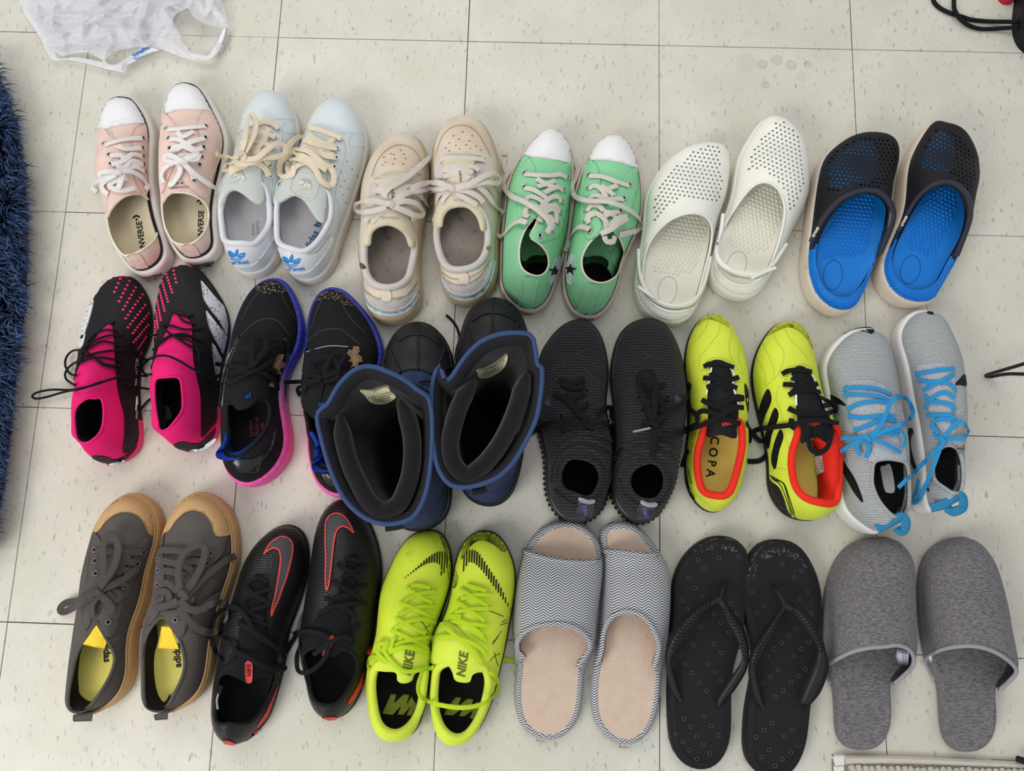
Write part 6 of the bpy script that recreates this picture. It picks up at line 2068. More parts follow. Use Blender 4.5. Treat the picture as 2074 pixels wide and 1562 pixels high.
copa('right', [(860, 107), (920, 115), (970, 160), (1010, 230), (1036, 320), (1056, 410), (1075, 500), (1095, 600), (1130, 710), (1175, 790), (1218, 880), (1230, 1000), (1226, 1150), (1222, 1290), (1210, 1395), (1150, 1460), (1060, 1500), (980, 1510), (900, 1500), (830, 1472), (770, 1412), (722, 1330), (702, 1250), (700, 1150), (690, 1040), (668, 920), (640, 800), (612, 680), (592, 560), (590, 460), (610, 370), (640, 290), (682, 220), (740, 152), (800, 118)],
     [(918, 820), (925, 900), (888, 1000), (878, 1100), (888, 1200), (918, 1290), (980, 1350), (1070, 1378), (1180, 1388), (1208, 1300), (1214, 1150), (1214, 1000), (1206, 890), (1160, 815), (1110, 880), (1040, 900), (970, 880)],
     [(935, 422), (880, 465), (890, 560), (908, 680), (918, 780), (935, 870), (948, 965), (1000, 935), (1060, 925), (1140, 962), (1165, 870), (1120, 730), (1055, 600), (1010, 470)],
     [[(985, 462), (1020, 510), (1060, 620), (1110, 745)], [(880, 500), (905, 600), (912, 700)]],
     [[(712, 582), (738, 660), (695, 770), (668, 845), (643, 795), (662, 690)], [(762, 716), (788, 775), (742, 900), (718, 1005), (693, 935), (722, 810)], [(800, 866), (822, 920), (792, 1020), (765, 1148), (738, 1080), (760, 960)]],
     [[(740, 150), (770, 240), (825, 330), (800, 450), (755, 520)], [(820, 130), (860, 220), (930, 300), (1000, 380)], [(672, 250), (740, 400), (755, 490), (700, 570)], [(625, 340), (690, 470), (695, 560)], [(830, 520), (880, 450), (940, 410), (1010, 430), (1060, 500)], [(790, 570), (770, 650), (810, 760), (830, 900), (860, 1000), (850, 1120)], [(730, 1160), (800, 1140), (850, 1160)]],
     [[(702, 1175), (735, 1230), (790, 1275), (825, 1350), (850, 1430), (885, 1495), (830, 1472), (768, 1410), (722, 1335)]],
     [[(715, 1180), (760, 1220), (820, 1245), (850, 1330), (885, 1450), (920, 1500)], [(735, 1195), (790, 1225), (830, 1255), (862, 1340), (900, 1460)], [(745, 1215), (800, 1255), (838, 1340), (880, 1470)]],
     [[(812, 478), (860, 455), (950, 450), (1022, 462)], [(818, 550), (900, 555), (980, 570), (1062, 545)], [(858, 625), (920, 600), (1000, 590), (1082, 605)], [(880, 500), (950, 545), (1010, 590)], [(1010, 500), (940, 560), (880, 610)], [(855, 718), (940, 755), (1050, 765), (1140, 750), (1192, 735)], [(1080, 640), (1150, 680), (1192, 715), (1185, 740)], [(690, 1040, .003), (680, 1070, .003), (640, 1090, .002), (570, 1092, .002)],
      [(690, 970, .004), (640, 935, .005), (612, 895, .006), (640, 868, .007), (740, 852, .008), (880, 835, .009), (990, 805, .010), (1100, 805, .010), (1208, 822, .008)], [(880, 790, .008), (878, 840, .007), (905, 860, .006)], [(985, 830, .010), (995, 930, .012), (1020, 1010, .012), (1080, 1028, .012), (1135, 985, .012), (1165, 880, .010)], [(1110, 700, .006), (1180, 690, .007), (1190, 735, .007)]],
     [(690, 215), (750, 150), (860, 104), (925, 112), (978, 160), (1020, 240), (1030, 310), (990, 240), (930, 180), (860, 150), (780, 175)], cp2)

# ================================================================ grey flyweight knit runners with blue laces
k = K(1640, 610, .31365)
GKNIT = M('grey_knit', 'a3a6a6', 0.95, kind='knit', bscale=95, bump=0.7, c2='b9bcbc', amt=0.8, sheen=0.1)
GTON = M('light_grey_mesh', 'aeb3ba', 0.9, kind='mesh', bscale=420, c2='6b7078')
WFOX = M('white_foam_midsole', 'e6e4e2', 0.5)
GLIN = M('grey_heel_lining', '8b8b92', 0.9, sheen=0.3)
CYAN = M('cyan_lace', '3aa3dc', 0.9, kind='herring', bscale=260, c2='1e78b0', amt=0.9)
CYLT = M('light_cyan_edge', '66c4ef', 0.85)
CYST = M('striped_pull_loop', '3fb0ea', 0.85, kind='herring', bscale=150, c2='14222c', amt=0.25)


def fly(side, outline, opening, tongue, sw, toe, lace, linpatch, loop, ext):
    s = Shoe('running_shoe', k, outline, 'grey knit running shoe with bright blue laces, %s one of its pair' % side, 'shoe', 'grey knit runners with blue laces',
             [(0, .078), (.14, .082), (.3, .074), (.45, .082), (.58, .08), (.72, .064), (.85, .056), (1, .05)], zs=[(0, .04), (.5, .03), (1, .024)], zf=0.034, p=2.2, inset=0.005, spring=.01)
    s.sole(WFOX, 'midsole')
    rim = s.rim(opening)
    s.upper(GKNIT, rim, DARKIN, 0.004)
    s.collar(rim, GKNIT, 0.0026)
    s.insole(DARKIN)
    s.patch('tongue', tongue, GTON, 0.0012, puff=0.0015)
    for q in sw:
        s.patch('side_mark', q, PRINTK, 0.0010)
    s.patch('toe_guard', toe, PRINTK, 0.0010)
    s.patch('heel_lining', linpatch, GLIN, 0.001, on=s.lin)
    s.laces(lace, CYAN, 0.0058, 0.0016, 0.005)
    pl = [at(*p) for p in s.K(loop)]
    tube_obj('pull_loop', pl, 0.0062, CYST, s.root, flat=.35)
    ext(s)


def fl1(s):
    s.patch('sticker', [(455, 1078), (480, 1065), (520, 1063), (548, 1222), (500, 1238), (478, 1210)], M('white_sticker', 'cfd0c8', .5), .001, on='insole', step=4)


fly('left', [(370, 175), (440, 185), (490, 230), (528, 310), (555, 420), (575, 540), (592, 660), (618, 780), (640, 900), (648, 1050), (646, 1200), (640, 1320), (610, 1390), (560, 1440), (490, 1475), (430, 1500), (380, 1512), (320, 1492), (260, 1455), (200, 1405), (150, 1345), (130, 1250), (115, 1100), (102, 920), (85, 770), (68, 620), (52, 500), (48, 430), (80, 360), (120, 300), (180, 240), (240, 202), (300, 182)],
    [(420, 1035), (405, 1110), (405, 1185), (440, 1275), (500, 1355), (560, 1398), (610, 1392), (642, 1330), (643, 1150), (632, 1060), (600, 1032), (510, 1018)],
    [(265, 525), (380, 512), (480, 545), (535, 640), (560, 780), (600, 900), (615, 1000), (600, 1040), (500, 1028), (420, 1040), (380, 1038), (378, 1008), (400, 950), (330, 900), (290, 800), (255, 690), (240, 600)],
    [[(78, 597), (130, 600), (195, 635), (238, 678), (170, 662), (112, 685)], [(200, 1010), (250, 1080), (302, 1170), (347, 1300), (290, 1240), (230, 1130), (198, 1060)]],
    [(210, 212), (300, 176), (380, 168), (416, 184), (404, 212), (350, 197), (290, 195)],
    [[(213, 568, .004), (300, 556), (430, 565), (530, 602, .004)], [(216, 606, .004), (330, 602), (440, 612), (522, 645, .004)], [(240, 700, .004), (320, 662), (430, 645), (520, 655, .004)], [(245, 742, .004), (340, 752), (450, 742), (552, 745, .004)], [(283, 838, .004), (380, 800), (470, 765), (560, 772, .004)],
     [(368, 885, .012), (440, 830, .014), (490, 740, .016), (515, 665, .017), (575, 615, .017), (630, 635, .016), (665, 710, .016), (645, 765, .015), (570, 805, .014), (470, 845, .013), (385, 885, .012)], [(360, 888, .012), (290, 885, .010), (200, 888, .008)], [(360, 895, .011), (290, 915, .010), (200, 972, .008)], [(380, 888, .011), (460, 910, .010), (590, 977, .006)], [(390, 880, .011), (480, 850, .010), (570, 832, .009), (612, 870, .008), (612, 920, .006), (598, 945, .005)], [(345, 895, .010), (305, 930, .009), (315, 975, .007), (332, 992, .006)], [(370, 900, .010), (382, 950, .008), (362, 1012, .006)], [(480, 852, .009), (530, 860, .008), (580, 848, .007)], [(335, 880, .015), (375, 880, .016), (385, 905, .014)]],
    [(560, 1390), (600, 1320), (620, 1200), (590, 1100), (610, 1060), (640, 1120), (645, 1300), (615, 1395)],
    [(430, 1470, .062), (500, 1440, .068), (560, 1405, .074), (600, 1392, .078), (622, 1425, .08), (612, 1475, .076), (585, 1488, .07), (560, 1465, .066)], fl1)
fly('right', [(760, 58), (830, 75), (882, 130), (930, 220), (970, 310), (996, 400), (1006, 500), (1016, 620), (1020, 740), (1014, 860), (1004, 980), (1002, 1120), (990, 1200), (962, 1262), (895, 1308), (810, 1350), (740, 1378), (685, 1365), (655, 1310), (648, 1210), (650, 1080), (640, 950), (622, 800), (602, 680), (582, 560), (562, 430), (540, 350), (520, 260), (535, 190), (575, 130), (625, 90), (690, 66)],
    [(812, 1000), (797, 1090), (812, 1160), (880, 1212), (935, 1242), (982, 1222), (994, 1110), (978, 1000), (935, 938), (870, 935)],
    [(695, 425), (780, 402), (920, 420), (938, 560), (925, 700), (945, 800), (915, 920), (840, 900), (800, 780), (760, 650), (722, 530)],
    [[(930, 547), (965, 505), (1003, 470), (1012, 548), (965, 540)], [(640, 822), (675, 842), (652, 880), (655, 960), (692, 1080), (777, 1228), (720, 1172), (658, 1052), (640, 930)]],
    [(732, 56), (800, 64), (802, 86), (770, 84)],
    [[(678, 472, .004), (770, 455), (850, 442), (935, 434, .004)], [(690, 506, .004), (760, 520), (820, 520)], [(725, 577, .004), (800, 540), (880, 500), (936, 468, .004)], [(840, 525), (900, 530), (948, 578, .004)], [(740, 690, .004), (780, 635), (850, 592), (905, 600), (936, 628, .004)], [(738, 608, .004), (790, 645), (870, 658), (920, 675), (930, 712, .004)], [(750, 737, .004), (830, 735), (910, 738), (945, 790, .004)], [(780, 812, .004), (810, 772), (880, 760), (925, 775), (940, 805, .004)],
     [(848, 905, .012), (910, 830, .013), (965, 778, .013), (1010, 800, .012), (1022, 845, .012), (995, 885, .011), (920, 892, .011), (855, 910, .012)], [(840, 930, .012), (780, 1000, .012), (690, 1090, .010), (572, 1205, .008)], [(838, 960, .011), (790, 1090, .009), (745, 1200, .007), (695, 1290, .004), (660, 1298, .003), (690, 1215, .005), (705, 1150, .006)], [(800, 850, .006), (830, 885, .009)], [(830, 880, .014), (862, 900, .016), (850, 935, .014), (820, 970, .013)], [(790, 795, .005), (830, 860, .008)]],
    [(930, 1225), (960, 1150), (960, 1060), (985, 1080), (995, 1180), (975, 1225)],
    [(780, 1335, .062), (860, 1315, .068), (930, 1272, .074), (975, 1255, .078), (992, 1290, .08), (985, 1335, .076), (925, 1360, .07), (885, 1335, .066)], lambda s: None)

# ================================================================ charcoal canvas sneakers on gum soles
k = K(110, 980, .3202)
CHAR = M('charcoal_canvas', '57524d', 0.95, var=0.08, vscale=30, bump=0.25, bscale=700)
CHARIN = M('dark_brown_lining', '2e2722', 0.95)
CARAM = M('caramel_gum', 'c49f6d', 0.55, var=0.08, vscale=14, bump=0.06)
YELIN = M('yellow_insole', 'dfd26c', 0.85, var=0.04)
YELT = M('yellow_tag', 'f2cf35', 0.7)
CHLACE = M('charcoal_lace', '514b47', 0.95, bump=0.4, bscale=900)
CHST = M('charcoal_stitch', '7b746d', 0.9)
GUNM = M('gunmetal_eyelet', '6f6a66', 0.3, spec=0.7)


def nizza(side, outline, opening, cap, tag_, eye, lace, stit, tab, stays, txt, wall):
    s = Shoe('canvas_sneaker', k, outline, 'charcoal canvas sneaker with caramel gum sole and yellow insole, %s one of its pair' % side, 'shoe', 'charcoal canvas sneakers',
             [(0, .062), (.14, .065), (.3, .06), (.45, .07), (.58, .074), (.72, .06), (.85, .052), (1, .047)], zs=0.027, zf=0.034, p=2.3, inset=0.0055, s1=.82)
    s.sole(CARAM)
    s.band('sole_ridge', CARAM, -0.0045, 0.95, 1.12, 0.002)
    rim = s.rim(opening)
    s.upper(CHAR, rim, CHARIN, 0.003)
    s.collar(rim, CHAR, 0.0024)
    s.insole(YELIN)
    loft2('inner_wall', s.K(wall[0]), s.K(wall[1]), CHARIN, s.root, .002)
    for st in stays:
        s.patch('eyestay', st, CHAR, 0.0016, puff=.0006)
    s.patch('toe_bumper', cap, CARAM, 0.0016, puff=.0008)
    s.patch('tongue_tag', tag_, YELT, 0.0006, smooth=False)
    s.eyelets(eye, GUNM, 0.0032, 0.0011, HOLE, off=.0026)
    s.laces(lace, CHLACE, 0.0092, 0.002, 0.0048)
    s.stroke('stitching', stit, CHST, 0.0008, 0.0022, dash=1, gap=1)
    loft2('heel_pull', s.K(tab[0]), s.K(tab[1]), CHAR, s.root, .003, n=8)
    s.text('adidas', txt[0], txt[1], 44, txt[2], PRINTK, bold=.03)


nizza('left', [(520, 60), (590, 75), (650, 120), (690, 190), (706, 260), (702, 340), (688, 410), (664, 480), (645, 560), (620, 690), (588, 800), (552, 890), (537, 970), (533, 1060), (530, 1150), (518, 1222), (488, 1290), (440, 1350), (380, 1400), (310, 1432), (240, 1458), (170, 1470), (110, 1455), (76, 1420), (68, 1370), (74, 1290), (82, 1190), (96, 1080), (112, 970), (128, 870), (146, 760), (160, 650), (180, 520), (205, 430), (222, 365), (248, 288), (292, 210), (342, 140), (402, 90), (460, 66)],
      [(272, 868), (310, 950), (358, 1030), (383, 1090), (374, 1160), (340, 1240), (290, 1320), (240, 1388), (190, 1436), (130, 1444), (90, 1422), (86, 1340), (108, 1220), (132, 1110), (168, 1020), (218, 950)],
      [(255, 302), (285, 220), (335, 145), (410, 92), (500, 76), (585, 100), (645, 180), (662, 280), (655, 325), (600, 324), (560, 240), (510, 195), (450, 182), (390, 195), (330, 242), (285, 302)],
      [(268, 893), (300, 950), (332, 990), (316, 1044), (240, 1030), (172, 1012), (222, 948)],
      [(560, 432), (520, 505), (478, 570), (440, 650), (410, 715), (360, 795), (340, 870), (262, 420), (265, 490), (268, 570)],
      [[(262, 418), (340, 425), (450, 432), (560, 435)], [(470, 450), (430, 500), (390, 570)], [(400, 515), (450, 492), (520, 505)], [(395, 575), (430, 545), (485, 568)], [(265, 490), (300, 500)], [(370, 640), (420, 610), (450, 650)], [(340, 690), (380, 680), (420, 715)],
       [(262, 692, .012), (300, 640, .014), (370, 540, .016), (402, 440, .017), (395, 360, .017), (358, 318, .016), (322, 340, .016), (308, 420, .016), (312, 530, .014), (295, 630, .012)], [(262, 692, .011), (330, 655, .011), (430, 612, .010), (530, 538, .008)], [(270, 695, .010), (320, 730, .009), (365, 785, .007), (345, 808, .005)], [(252, 690, .011), (160, 735, .010), (70, 755, .010), (35, 795, .009), (60, 812, .009), (140, 775, .009), (245, 705, .010)], [(265, 712, .009), (235, 770, .007), (238, 850, .005)], [(330, 690, .007), (385, 735, .006), (430, 700, .005)], [(245, 680, .015), (265, 685, .016), (280, 705, .014)]],
      [[(620, 460), (545, 560), (470, 700), (370, 960)], [(545, 568), (615, 612)], [(505, 640), (575, 690)], [(475, 720), (545, 765)], [(430, 810), (510, 850)], [(405, 900), (480, 950)], [(240, 500), (240, 650), (200, 860), (190, 930)], [(330, 1000), (430, 980), (450, 1100), (420, 1200), (340, 1320)], [(600, 350), (510, 400)]],
      ([(118, 1462, .048), (240, 1446, .048)], [(120, 1506, .03), (238, 1502, .03)]),
      [[(640, 325), (600, 335), (540, 390), (470, 520), (420, 620), (370, 720), (300, 800), (290, 880), (330, 960), (380, 950), (440, 780), (540, 560), (630, 450)], [(250, 310), (300, 370), (300, 480), (290, 600), (250, 700), (240, 840), (200, 930), (180, 800), (210, 600), (230, 420)]],
      (335, 1052, 272),
      ([(218, 950, .058), (168, 1020, .058), (132, 1110, .056), (108, 1220, .055), (87, 1340, .055), (92, 1424, .056), (190, 1436, .057), (240, 1388, .056)], [(185, 1000, .03), (168, 1050, .024), (163, 1130, .02), (165, 1200, .02), (185, 1290, .02), (210, 1340, .02), (238, 1368, .022), (252, 1376, .03)]))
nizza('right', [(930, 52), (1000, 60), (1070, 100), (1130, 170), (1165, 250), (1181, 350), (1184, 450), (1172, 530), (1150, 600), (1120, 690), (1090, 790), (1060, 900), (1040, 1000), (1030, 1090), (1010, 1200), (978, 1280), (920, 1350), (845, 1402), (780, 1432), (720, 1452), (660, 1455), (600, 1438), (562, 1402), (550, 1330), (548, 1250), (547, 1150), (545, 1050), (550, 960), (572, 880), (602, 800), (622, 720), (630, 640), (640, 520), (657, 420), (686, 325), (710, 248), (750, 170), (802, 102), (862, 66)],
      [(690, 835), (740, 900), (790, 980), (815, 1060), (825, 1150), (803, 1240), (758, 1330), (722, 1398), (690, 1434), (630, 1436), (576, 1408), (564, 1330), (562, 1230), (560, 1120), (566, 1020), (592, 940), (640, 872)],
      [(698, 300), (722, 210), (775, 135), (850, 85), (925, 76), (1010, 98), (1080, 165), (1112, 255), (1105, 322), (1020, 330), (990, 250), (950, 195), (890, 172), (830, 185), (770, 240), (730, 302)],
      [(680, 902), (735, 904), (768, 990), (788, 1046), (656, 1042)],
      [(985, 442), (960, 505), (920, 575), (770, 858), (665, 480), (665, 550), (663, 640), (650, 705)],
      [[(662, 420), (760, 422), (880, 435), (985, 440)], [(665, 482), (740, 500), (830, 520), (870, 560)], [(960, 505), (880, 490), (800, 520)], [(665, 550), (740, 555), (830, 580)], [(920, 575), (860, 580)], [(663, 632), (720, 632), (780, 680)], [(648, 720), (640, 690), (690, 680), (722, 700), (725, 745)],
       [(802, 705, .012), (785, 590, .015), (795, 490, .017), (850, 415, .018), (920, 388, .018), (955, 420, .017), (935, 510, .016), (885, 610, .014), (830, 690, .012)], [(830, 720, .011), (900, 640, .010), (970, 575, .009), (1060, 505, .008), (1145, 455, .007)], [(800, 730, .012), (850, 790, .013), (930, 795, .013), (1010, 755, .013), (1070, 762, .012), (1095, 810, .010), (1070, 890, .008), (1000, 940, .008), (920, 920, .008), (850, 860, .009), (795, 780, .010)], [(820, 775, .011), (900, 805, .010), (980, 750, .009), (1050, 700, .008)], [(780, 740, .010), (720, 768, .008), (626, 790, .006)], [(785, 690, .015), (815, 700, .017), (830, 735, .015)], [(830, 730, .010), (860, 745, .008), (865, 715, .008)]],
      [[(1060, 430), (960, 560), (870, 760), (800, 930)], [(1010, 530), (1090, 572)], [(980, 610), (1065, 652)], [(950, 690), (1030, 730)], [(920, 790), (1000, 830)], [(800, 980), (890, 960), (890, 1100), (860, 1200), (800, 1300)], [(1040, 350), (930, 395)]],
      ([(628, 1462, .048), (716, 1436, .048)], [(640, 1498, .03), (720, 1490, .03)]),
      [[(1088, 330), (1020, 350), (950, 420), (900, 560), (860, 680), (800, 780), (705, 800), (700, 850), (760, 940), (820, 960), (880, 760), (970, 560), (1070, 440)], [(700, 320), (690, 420), (700, 560), (700, 720), (660, 830), (590, 900), (625, 720), (645, 520), (660, 400)]],
      (775, 1085, 94),
      ([(640, 872, .058), (592, 940, .058), (566, 1020, .056), (560, 1120, .055), (562, 1230, .055), (564, 1330, .055), (590, 1420, .056), (690, 1434, .057), (722, 1398, .056)], [(655, 960, .03), (664, 1020, .024), (658, 1100, .02), (656, 1180, .02), (668, 1260, .02), (690, 1330, .02), (702, 1366, .02), (715, 1350, .022), (730, 1328, .03)]))

# ================================================================ black textured football boots with red outline
k = K(410, 1000, .33304)
KTEX = M('black_scaled_skin', '252527', 0.38, kind='knit', bscale=95, bump=0.4, spec=0.5, coat=0.1)
REDL = M('coral_red_line', 'd9473f', 0.5)
DKG = M('dark_grey_fill', '3a3a3c', 0.6)
GREYB2 = M('grey_bar', '6a6a6b', 0.6)


def phantom(side, outline, opening, tongue, sw, tab, tabtxt, lace, tip, reds, hang):
    s = Shoe('football_boot', k, outline, 'black textured football boot with coral red swoosh outline, %s one of its pair' % side, 'shoe', 'black boots with red outlines',
             [(0, .062), (.14, .066), (.3, .06), (.45, .07), (.58, .072), (.72, .058), (.85, .05), (1, .044)], zs=0.014, zf=0.032, p=2.1, inset=0.0015, spring=.004)
    s.sole(BLACKR)
    rim = s.rim(opening)
    s.upper(KTEX, rim, DARKIN, 0.003)
    s.collar(rim, M('black_matte_collar', '212122', .8), 0.0024)
    s.insole(DARKIN)
    s.patch('tongue', tongue, M('black_matte_tongue', '1b1b1c', .9), 0.0008, puff=.001)
    s.patch('side_mark', sw, DKG, 0.0008, step=4)
    hatch(s, s_px(sw), hang, 4.0, 0.0010, GREYB2, 0.0016) if False else s.stroke('bars', bars(sw, hang, 13), GREYB2, 0.0011, 0.0016)
    s.stroke('mark_outline', [sw + [sw[0]]], REDL, 0.0022, 0.0020)
    s.patch('pull_tag', tab, REDL, 0.0036)
    s.text('NIKE', *tabtxt, PRINTK, on='dome', off=.0048, bold=.01)
    s.laces(lace, CORD, 0.0062, 0.0018, 0.004)
    s.laces(tip, GREYT, 0.003, 0.003, 0.006, name='lace_tip', rnd=True)
    for q in reds:
        s.patch('red_trim', q, M('red_orange_plate', 'c83f2b', .5), 0.0012, step=4)


def bars(poly, ang, step):
    P = catmull(poly, True, 80)
    ca, sa = math.cos(ang), math.sin(ang)
    R = np.stack([P[:, 0] * ca + P[:, 1] * sa, -P[:, 0] * sa + P[:, 1] * ca], 1)
    lines = []
    for x in np.arange(R[:, 0].min() + step * .5, R[:, 0].max(), step):
        ys = []
        for i in range(len(R)):
            a, b = R[i - 1], R[i]
            if (a[0] - x) * (b[0] - x) < 0:
                ys.append(a[1] + (b[1] - a[1]) * (x - a[0]) / (b[0] - a[0]))
        ys.sort()
        for y0, y1 in zip(ys[::2], ys[1::2]):
            if y1 - y0 > 4:
                lines.append([(ca * x - sa * y0, sa * x + ca * y0), (ca * x - sa * y1, sa * x + ca * y1)])
    return lines


phantom('left', [(520, 190), (580, 200), (625, 240), (646, 310), (655, 400), (646, 500), (622, 590), (590, 690), (552, 790), (525, 880), (512, 980), (500, 1060), (480, 1150), (455, 1230), (430, 1310), (390, 1390), (340, 1442), (290, 1490), (230, 1520), (170, 1530), (110, 1502), (75, 1450), (55, 1390), (52, 1300), (60, 1200), (75, 1100), (92, 1010), (112, 900), (133, 800), (160, 700), (188, 620), (215, 520), (248, 430), (300, 340), (370, 260), (440, 210)],
        [(100, 1120), (85, 1250), (75, 1360), (100, 1405), (160, 1398), (230, 1405), (305, 1382), (365, 1312), (415, 1222), (455, 1100), (445, 1040), (370, 1040), (290, 1050), (210, 1040), (150, 1060)],
        [(95, 1120), (150, 1100), (210, 1120), (265, 1150), (300, 1148), (350, 1110), (410, 1110), (450, 1070), (440, 960), (400, 850), (390, 700), (400, 540), (345, 490), (300, 520), (270, 650), (230, 800), (190, 980), (120, 1060)],
        [(378, 368), (410, 312), (450, 277), (490, 266), (530, 282), (546, 325), (536, 400), (510, 500), (482, 580), (457, 650), (432, 700), (415, 745), (420, 690), (440, 620), (455, 540), (470, 450), (475, 390), (465, 345), (435, 332), (405, 346)],
        [(264, 1022), (300, 1020), (300, 1130), (282, 1148), (264, 1135)], (282, 1065, 24, 92),
        [[(285, 532), (340, 512), (400, 535)], [(252, 550), (310, 610), (412, 668)], [(248, 640), (330, 605), (418, 578)], [(212, 668), (290, 725), (375, 765)], [(298, 705), (360, 690), (415, 675)], [(215, 780), (300, 770), (405, 800)],
         [(485, 955, .008), (400, 905, .008), (330, 865, .008), (270, 760, .008), (200, 692, .008), (130, 700, .008), (75, 755, .007), (52, 850, .006), (75, 950, .006), (112, 1022, .004)], [(150, 735, .008), (112, 820, .007), (125, 890, .006), (180, 920, .006), (197, 965, .005), (165, 1005, .004)], [(200, 962, .006), (280, 1000, .008), (370, 1050, .008), (450, 1072, .008), (505, 1066, .007), (480, 1045, .007), (440, 1052, .007)], [(215, 785, .007), (330, 850, .008), (440, 930, .008), (490, 985, .006)], [(490, 965, .006), (540, 905, .004), (565, 870, .003)], [(460, 930, .009), (500, 970, .008), (495, 1060, .007)], [(115, 1168, .004), (98, 1220, .004)]],
        [[(98, 1215, .004), (88, 1260, .004), (94, 1312, .004)]],
        [[(330, 1412), (385, 1325), (438, 1205), (456, 1165), (442, 1245), (402, 1340), (348, 1412)], [(122, 1500), (165, 1503), (208, 1525), (160, 1532)], [(300, 1475), (345, 1435), (330, 1462)]], 1.05)
phantom('right', [(850, 38), (920, 55), (980, 110), (1030, 190), (1065, 280), (1086, 370), (1095, 460), (1087, 570), (1068, 700), (1056, 800), (1042, 900), (1022, 970), (1002, 1060), (985, 1150), (958, 1230), (912, 1300), (860, 1350), (800, 1378), (740, 1370), (690, 1332), (655, 1270), (635, 1190), (622, 1090), (600, 1010), (585, 940), (584, 870), (600, 780), (620, 660), (640, 540), (660, 400), (675, 290), (700, 190), (740, 100), (790, 56)],
        [(610, 985), (622, 1080), (648, 1180), (685, 1265), (745, 1288), (820, 1275), (880, 1200), (930, 1110), (945, 1035), (905, 960), (830, 940), (740, 930), (660, 940)],
        [(600, 990), (640, 950), (700, 945), (750, 985), (800, 990), (870, 948), (930, 900), (900, 780), (940, 640), (950, 480), (960, 400), (915, 370), (880, 400), (850, 520), (790, 680), (690, 760), (620, 860)],
        [(918, 242), (895, 190), (860, 142), (815, 123), (775, 140), (755, 180), (752, 280), (754, 400), (752, 520), (757, 588), (770, 560), (785, 450), (795, 350), (806, 270), (822, 220), (850, 200), (885, 212)],
        [(770, 870), (795, 855), (808, 885), (785, 930), (760, 985), (735, 985), (740, 945)], (765, 935, 22, 68),
        [[(862, 402), (915, 395), (968, 415)], [(818, 423), (890, 470), (968, 522)], [(848, 517), (920, 475), (1000, 438)], [(792, 528), (870, 580), (968, 638)], [(798, 632), (880, 612), (1002, 552)], [(740, 638), (795, 658)], [(696, 738), (780, 692), (880, 672), (1005, 668)], [(830, 680), (890, 710), (940, 752)], [(910, 855), (965, 785)],
         [(558, 862, .006), (580, 842, .006), (660, 840, .007), (730, 860, .008), (758, 892, .008), (725, 945, .008), (680, 977, .007)], [(912, 888, .006), (850, 870, .008), (790, 900, .009), (720, 945, .009), (675, 980, .008)], [(756, 890, .008), (755, 975, .008), (700, 1050, .010), (630, 1090, .010), (582, 1075, .009), (574, 1000, .008), (590, 930, .006)], [(500, 980, .003), (540, 910, .003), (575, 850, .004)]],
        [[(605, 725, .003), (585, 780, .003), (572, 850, .004)]],
        [[(885, 1268), (930, 1190), (970, 1110), (995, 1052), (997, 1090), (962, 1182), (902, 1272)], [(1000, 962), (1026, 930), (1022, 980), (1010, 1000)], [(728, 1360), (820, 1358), (800, 1380), (740, 1377)]], .55)

# ================================================================ volt yellow football boots
k = K(730, 1050, .30082)
VOLT = M('volt_yellow', 'd7ea3c', 0.55, var=0.04, kind='dirt', bscale=30, c2='97a52a', amt=0.36, bump=0.12)
VOLTC = M('volt_collar', 'd5e64a', 0.8, var=0.05, bump=0.15)
OLIVE = M('olive_print', '5d6a1d', 0.7)
OLIVEI = M('olive_insole_print', '8e9438', 0.8)
DIRT = M('ground_in_dirt', '9ea92a', 0.85, kind='dirt', bscale=60, c2='34371b', amt=0.55)
VLACE = M('volt_lace', 'b9d81f', 0.8, bump=0.3, bscale=900)
BKPL = M('black_plate', '1e1e1f', 0.4)


def mercu(side, outline, opening, tongue, sw, txt, lace, logo, dirt, scr):
    s = Shoe('football_boot', k, outline, 'all volt yellow football boot with yellow laces and black insole, %s one of its pair' % side, 'shoe', 'volt yellow football boots',
             [(0, .06), (.14, .064), (.3, .06), (.45, .07), (.58, .072), (.72, .058), (.85, .05), (1, .044)], zs=0.014, zf=0.032, p=2.2, inset=0.0015, spring=.004)
    s.sole(BKPL)
    rim = s.rim(opening)
    s.upper(VOLT, rim, VOLTC, 0.006)
    s.collar(rim, VOLTC, 0.0055, name='padded_collar')
    s.insole(DARKIN)
    s.patch('tongue', tongue, VOLTC, 0.003, puff=.002)
    s.stroke('side_mark', bars(sw, 0.05, 17), PRINTK, 0.0021, 0.0008)
    s.text('NIKE', txt[0], txt[1], 52, txt[2], OLIVE, on='dome', off=.0056, bold=.03, shear=.25)
    for d_ in dirt:
        s.patch('dirt', d_, DIRT, 0.0003, skirt=.0002)
    s.stroke('scratch', scr, M('dark_scratch', '4a4f1e', .8), 0.0011, 0.0006)
    for q in logo:
        s.patch('insole_mark', q, OLIVEI, 0.0008, on='insole', smooth=False, step=4)
    s.text('MERCURIAL', *logo_txt[side], OLIVEI, on='insole', off=.001)
    s.laces(lace, VLACE, 0.0058, 0.0018, 0.0035)


